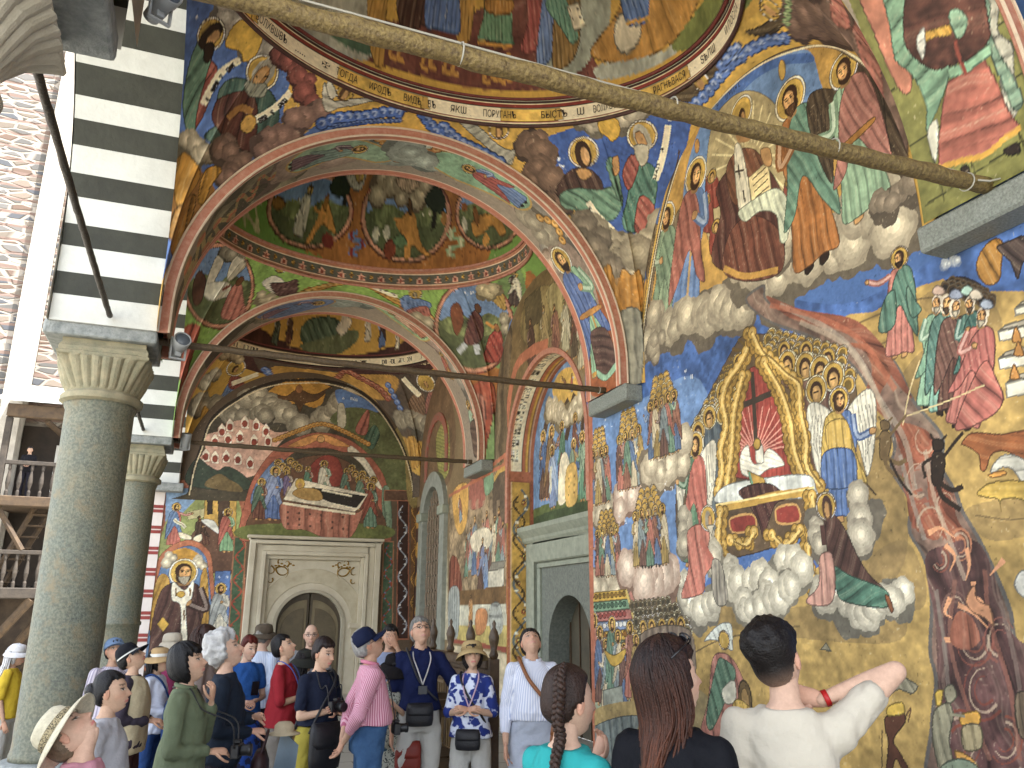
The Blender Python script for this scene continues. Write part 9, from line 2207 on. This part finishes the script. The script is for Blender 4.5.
bag('patt', 'rust red bag hanging beside the patterned blouse', (-.2, .12, .80), (.2, .08, .22), mat('bag_rust', '#6e2318', .6, .2, 20), [(-.2, .1, .9), (-.21, .1, 1.2), (-.15, .02, 1.44)])
bag('visor', 'blue cloth bag at the hip of the woman in the tan hat', (-.02, .22, .98), (.3, .1, .34), cl('bag_blue', '#1f3560'), FR(1))
bag('silver', 'maroon bag with a red tag beside the navy jacket', (-.05, .26, .8), (.28, .1, .26), mat('bag_maroon', '#2a1216', .6, .3, 20), [(-.1, .26, .9), (-.02, .3, 1.08), (.05, .26, .92)])
def camera_at(key, label, pos, path):
    loc = PP[key][1]; c = loc(np.array([pos]))[0]; ex = loc(np.array([(1, 0, 0)]))[0]-loc(np.array([(0, 0, 0)]))[0]; t = empty('camera', tuple(c), math.atan2(ex[1], ex[0]), label=label, cat='camera'); Mk = mat('camera_black', '#121214', .45, .2, 30)
    MB().box((-.06, -.022, -.038), (.06, .022, .034)).box((-.02, -.02, .035), (.02, .022, .055)).box((-.062, .0, -.03), (-.045, .03, .03)).build('body', Mk, t, bevel=.005)
    h = MB().lathe([(.028, 0), (.03, .01), (.028, .04), (.032, .045), (.032, .062), (.026, .064)], n=24); h.V = [(v[0], v[2]+.02, v[1]) for v in h.V]; h.build('lens', Mk, t, True)
    P = ospline(loc(np.array(path, float))-c, 6) @ rotm(-t.rotation_euler.z).T; MB().tube([tuple(p) for p in P], .0045, 6).build('strap', Mk, t, True)
NK = lambda y=.17, z=1.0: [(-.06, y, z), (-.075, y-.03, z+.15), (-.075, .12, 1.33), (-.062, .03, 1.45), (0, -.09, 1.455), (.062, .03, 1.45), (.075, .12, 1.33), (.075, y-.03, z+.15), (.06, y, z)]
camera_at('green', 'black camera held at the waist of the olive green shirt', (-.02, .33, 1.08), NK(.33, 1.1)); camera_at('old', 'black camera hanging low in front of the pink striped shirt', (.02, .2, 1.0), NK(.19, 1.02)); camera_at('navy', 'small camera resting on the folded arms of the navy t-shirt', (.02, .26, 1.2), NK(.22, 1.2))
def lanyard(key, label, col, z=1.15, card='#c9c9c9'):
    loc = PP[key][1]; t = empty('lanyard', tuple(loc(np.array([(0, .14, z)]))[0]), label=label, cat='lanyard', group='tour lanyards'); c = np.array(t.location[:])
    P = ospline(loc(np.array([(0, .165, z), (-.045, .15, z+.12), (-.07, .09, 1.4), (-.055, -.0, 1.462), (0, -.078, 1.47), (.055, 0, 1.462), (.07, .09, 1.4), (.045, .15, z+.12), (0, .165, z)]))-c, 5); MB().tube([tuple(p) for p in P], .0055, 6).build('cord', mat('cord_'+col[1:], col, .7, .2), t, True)
    q = loc(np.array([(-.035, .17, z-.01), (.035, .17, z-.01), (.035, .172, z-.07), (-.035, .172, z-.07), (-.035, .178, z-.01), (.035, .178, z-.01), (.035, .18, z-.07), (-.035, .18, z-.07)]))-c; MB().add(q, [(0, 1, 2, 3), (7, 6, 5, 4), (0, 4, 5, 1), (1, 5, 6, 2), (2, 6, 7, 3), (3, 7, 4, 0)]).build('badge', mat('badge_'+card[1:], card, .4, .1), t)
lanyard('red', 'blue and white lanyard over the red top', '#3f4f8c'); lanyard('polo', 'white lanyard over the navy polo', '#a9a6a4', 1.2, '#1b1d22'); lanyard('floral', 'pale pink lanyard over the floral blouse', '#b59aa8', 1.18)
def flat_thing(key, name, label, cat, pts, m, th=.006):
    loc = PP[key][1]; P = np.array(pts, float); n_ = np.cross(P[1]-P[0], P[2]-P[0]); n_ /= np.linalg.norm(n_); k = len(P); V = loc(np.vstack([P, P+n_*th])); o = MB().add(V, [tuple(range(k)), tuple(range(2*k-1, k-1, -1))]+[(i, (i+1) % k, k+(i+1) % k, k+i) for i in range(k)]).build(name, m); return tag(o, label, cat)
flat_thing('silver', 'folded_map', 'blue grey folded sheet held by the silver haired woman', 'sheet', [(-.2, .38, 1.06), (-.02, .5, .98), (-.0, .48, .70), (-.18, .34, .80)], mat('sheet_blue', '#6a7a86', .7, .15, 8))
flat_thing('blue', 'phone', 'small dark phone in the hand of the woman in blue', 'phone', [(-.04, .36, 1.16), (.03, .36, 1.16), (.03, .39, 1.29), (-.04, .39, 1.29)], mat('phone_dark', '#17181c', .2, .1), .009)
o = MB().lathe([(.001, .06), (.04, .055), (.06, .035), (.062, .0), (.1, -.012), (.1, -.017), (.06, -.004)], tuple(PP['silver'][1](np.array([(-.1, .4, 1.06)]))[0]), 36).build('held_hat', cl('held_hat', '#a79a80', .15), None, True); tag(o, 'beige sun hat held in front of the navy jacket', 'hat')
def cuff(key, side, label, m, name, cat, r=.036, w=.03):
    pr = {'tee': ((.156, -.012, 1.385), 'nape'), 'braid': ((-.143, -.012, 1.385), 'mouth'), 'old': ((.156, -.012, 1.385), 'back')}[key]; s0 = np.array(pr[0]); e, w_ = POSES[pr[1]]; sg = 1 if s0[0] > 0 else -1
    e = s0+np.array([sg*e[0], e[1], e[2]]); wq = s0+np.array([sg*w_[0], w_[1], w_[2]]); d = (wq-e)/np.linalg.norm(wq-e); c = wq-d*.015; a = np.cross(d, (0, 0, 1)); a /= np.linalg.norm(a); b_ = np.cross(d, a); V = []; n = 28
    for t_ in (-1, -.8, .8, 1):
        rr = r*(1 if abs(t_) < .9 else .9)
        for q in range(n): an = 2*math.pi*q/n; V.append(c+d*w/2*t_+a*rr*math.cos(an)+b_*rr*.85*math.sin(an))
    F = [(i*n+q, i*n+(q+1) % n, (i+1)*n+(q+1) % n, (i+1)*n+q) for i in range(3) for q in range(n)]
    o = MB().add(PP[key][1](np.array(V)), F).build(name, m, None, True); return tag(o, label, cat)
cuff('tee', 1, 'red rubber wristband on the young man in white', mat('band_red', '#a31618', .5, .1), 'wristband', 'wristband', .033, .018)
o = cuff('braid', -1, 'black sports watch on the wrist of the braided woman', mat('watch_black', '#101114', .4, .2), 'wristwatch', 'watch', .032, .03)
# sunglasses pushed up on the long brown hair
Vg = MB()
for sg in (1, -1):
    Vg.tube([(sg*.032+.026*math.cos(a), .055+.01*abs(math.cos(a)), .118+.019*math.sin(a)) for a in np.linspace(0, 6.283, 19)], .003, 6, caps=False); Vg.ball((sg*.032, .056, .118), (.024, .004, .017), 12, 8); Vg.tube([(sg*.058, .06, .12), (sg*.088, .02, .11), (sg*.1, -.05, .085)], .003, 6)
Vg.tube([(-.008, .058, .122), (.008, .058, .122)], .003, 6)
tag(MB().add(hpL(np.array([tuple(v) for v in Vg.V]))+np.array([1.37, 2.24, 0]), Vg.F).build('sunglasses', mat('glasses_dark', '#161416', .25, .1), None, True), 'black sunglasses pushed up on the long brown hair', 'sunglasses')
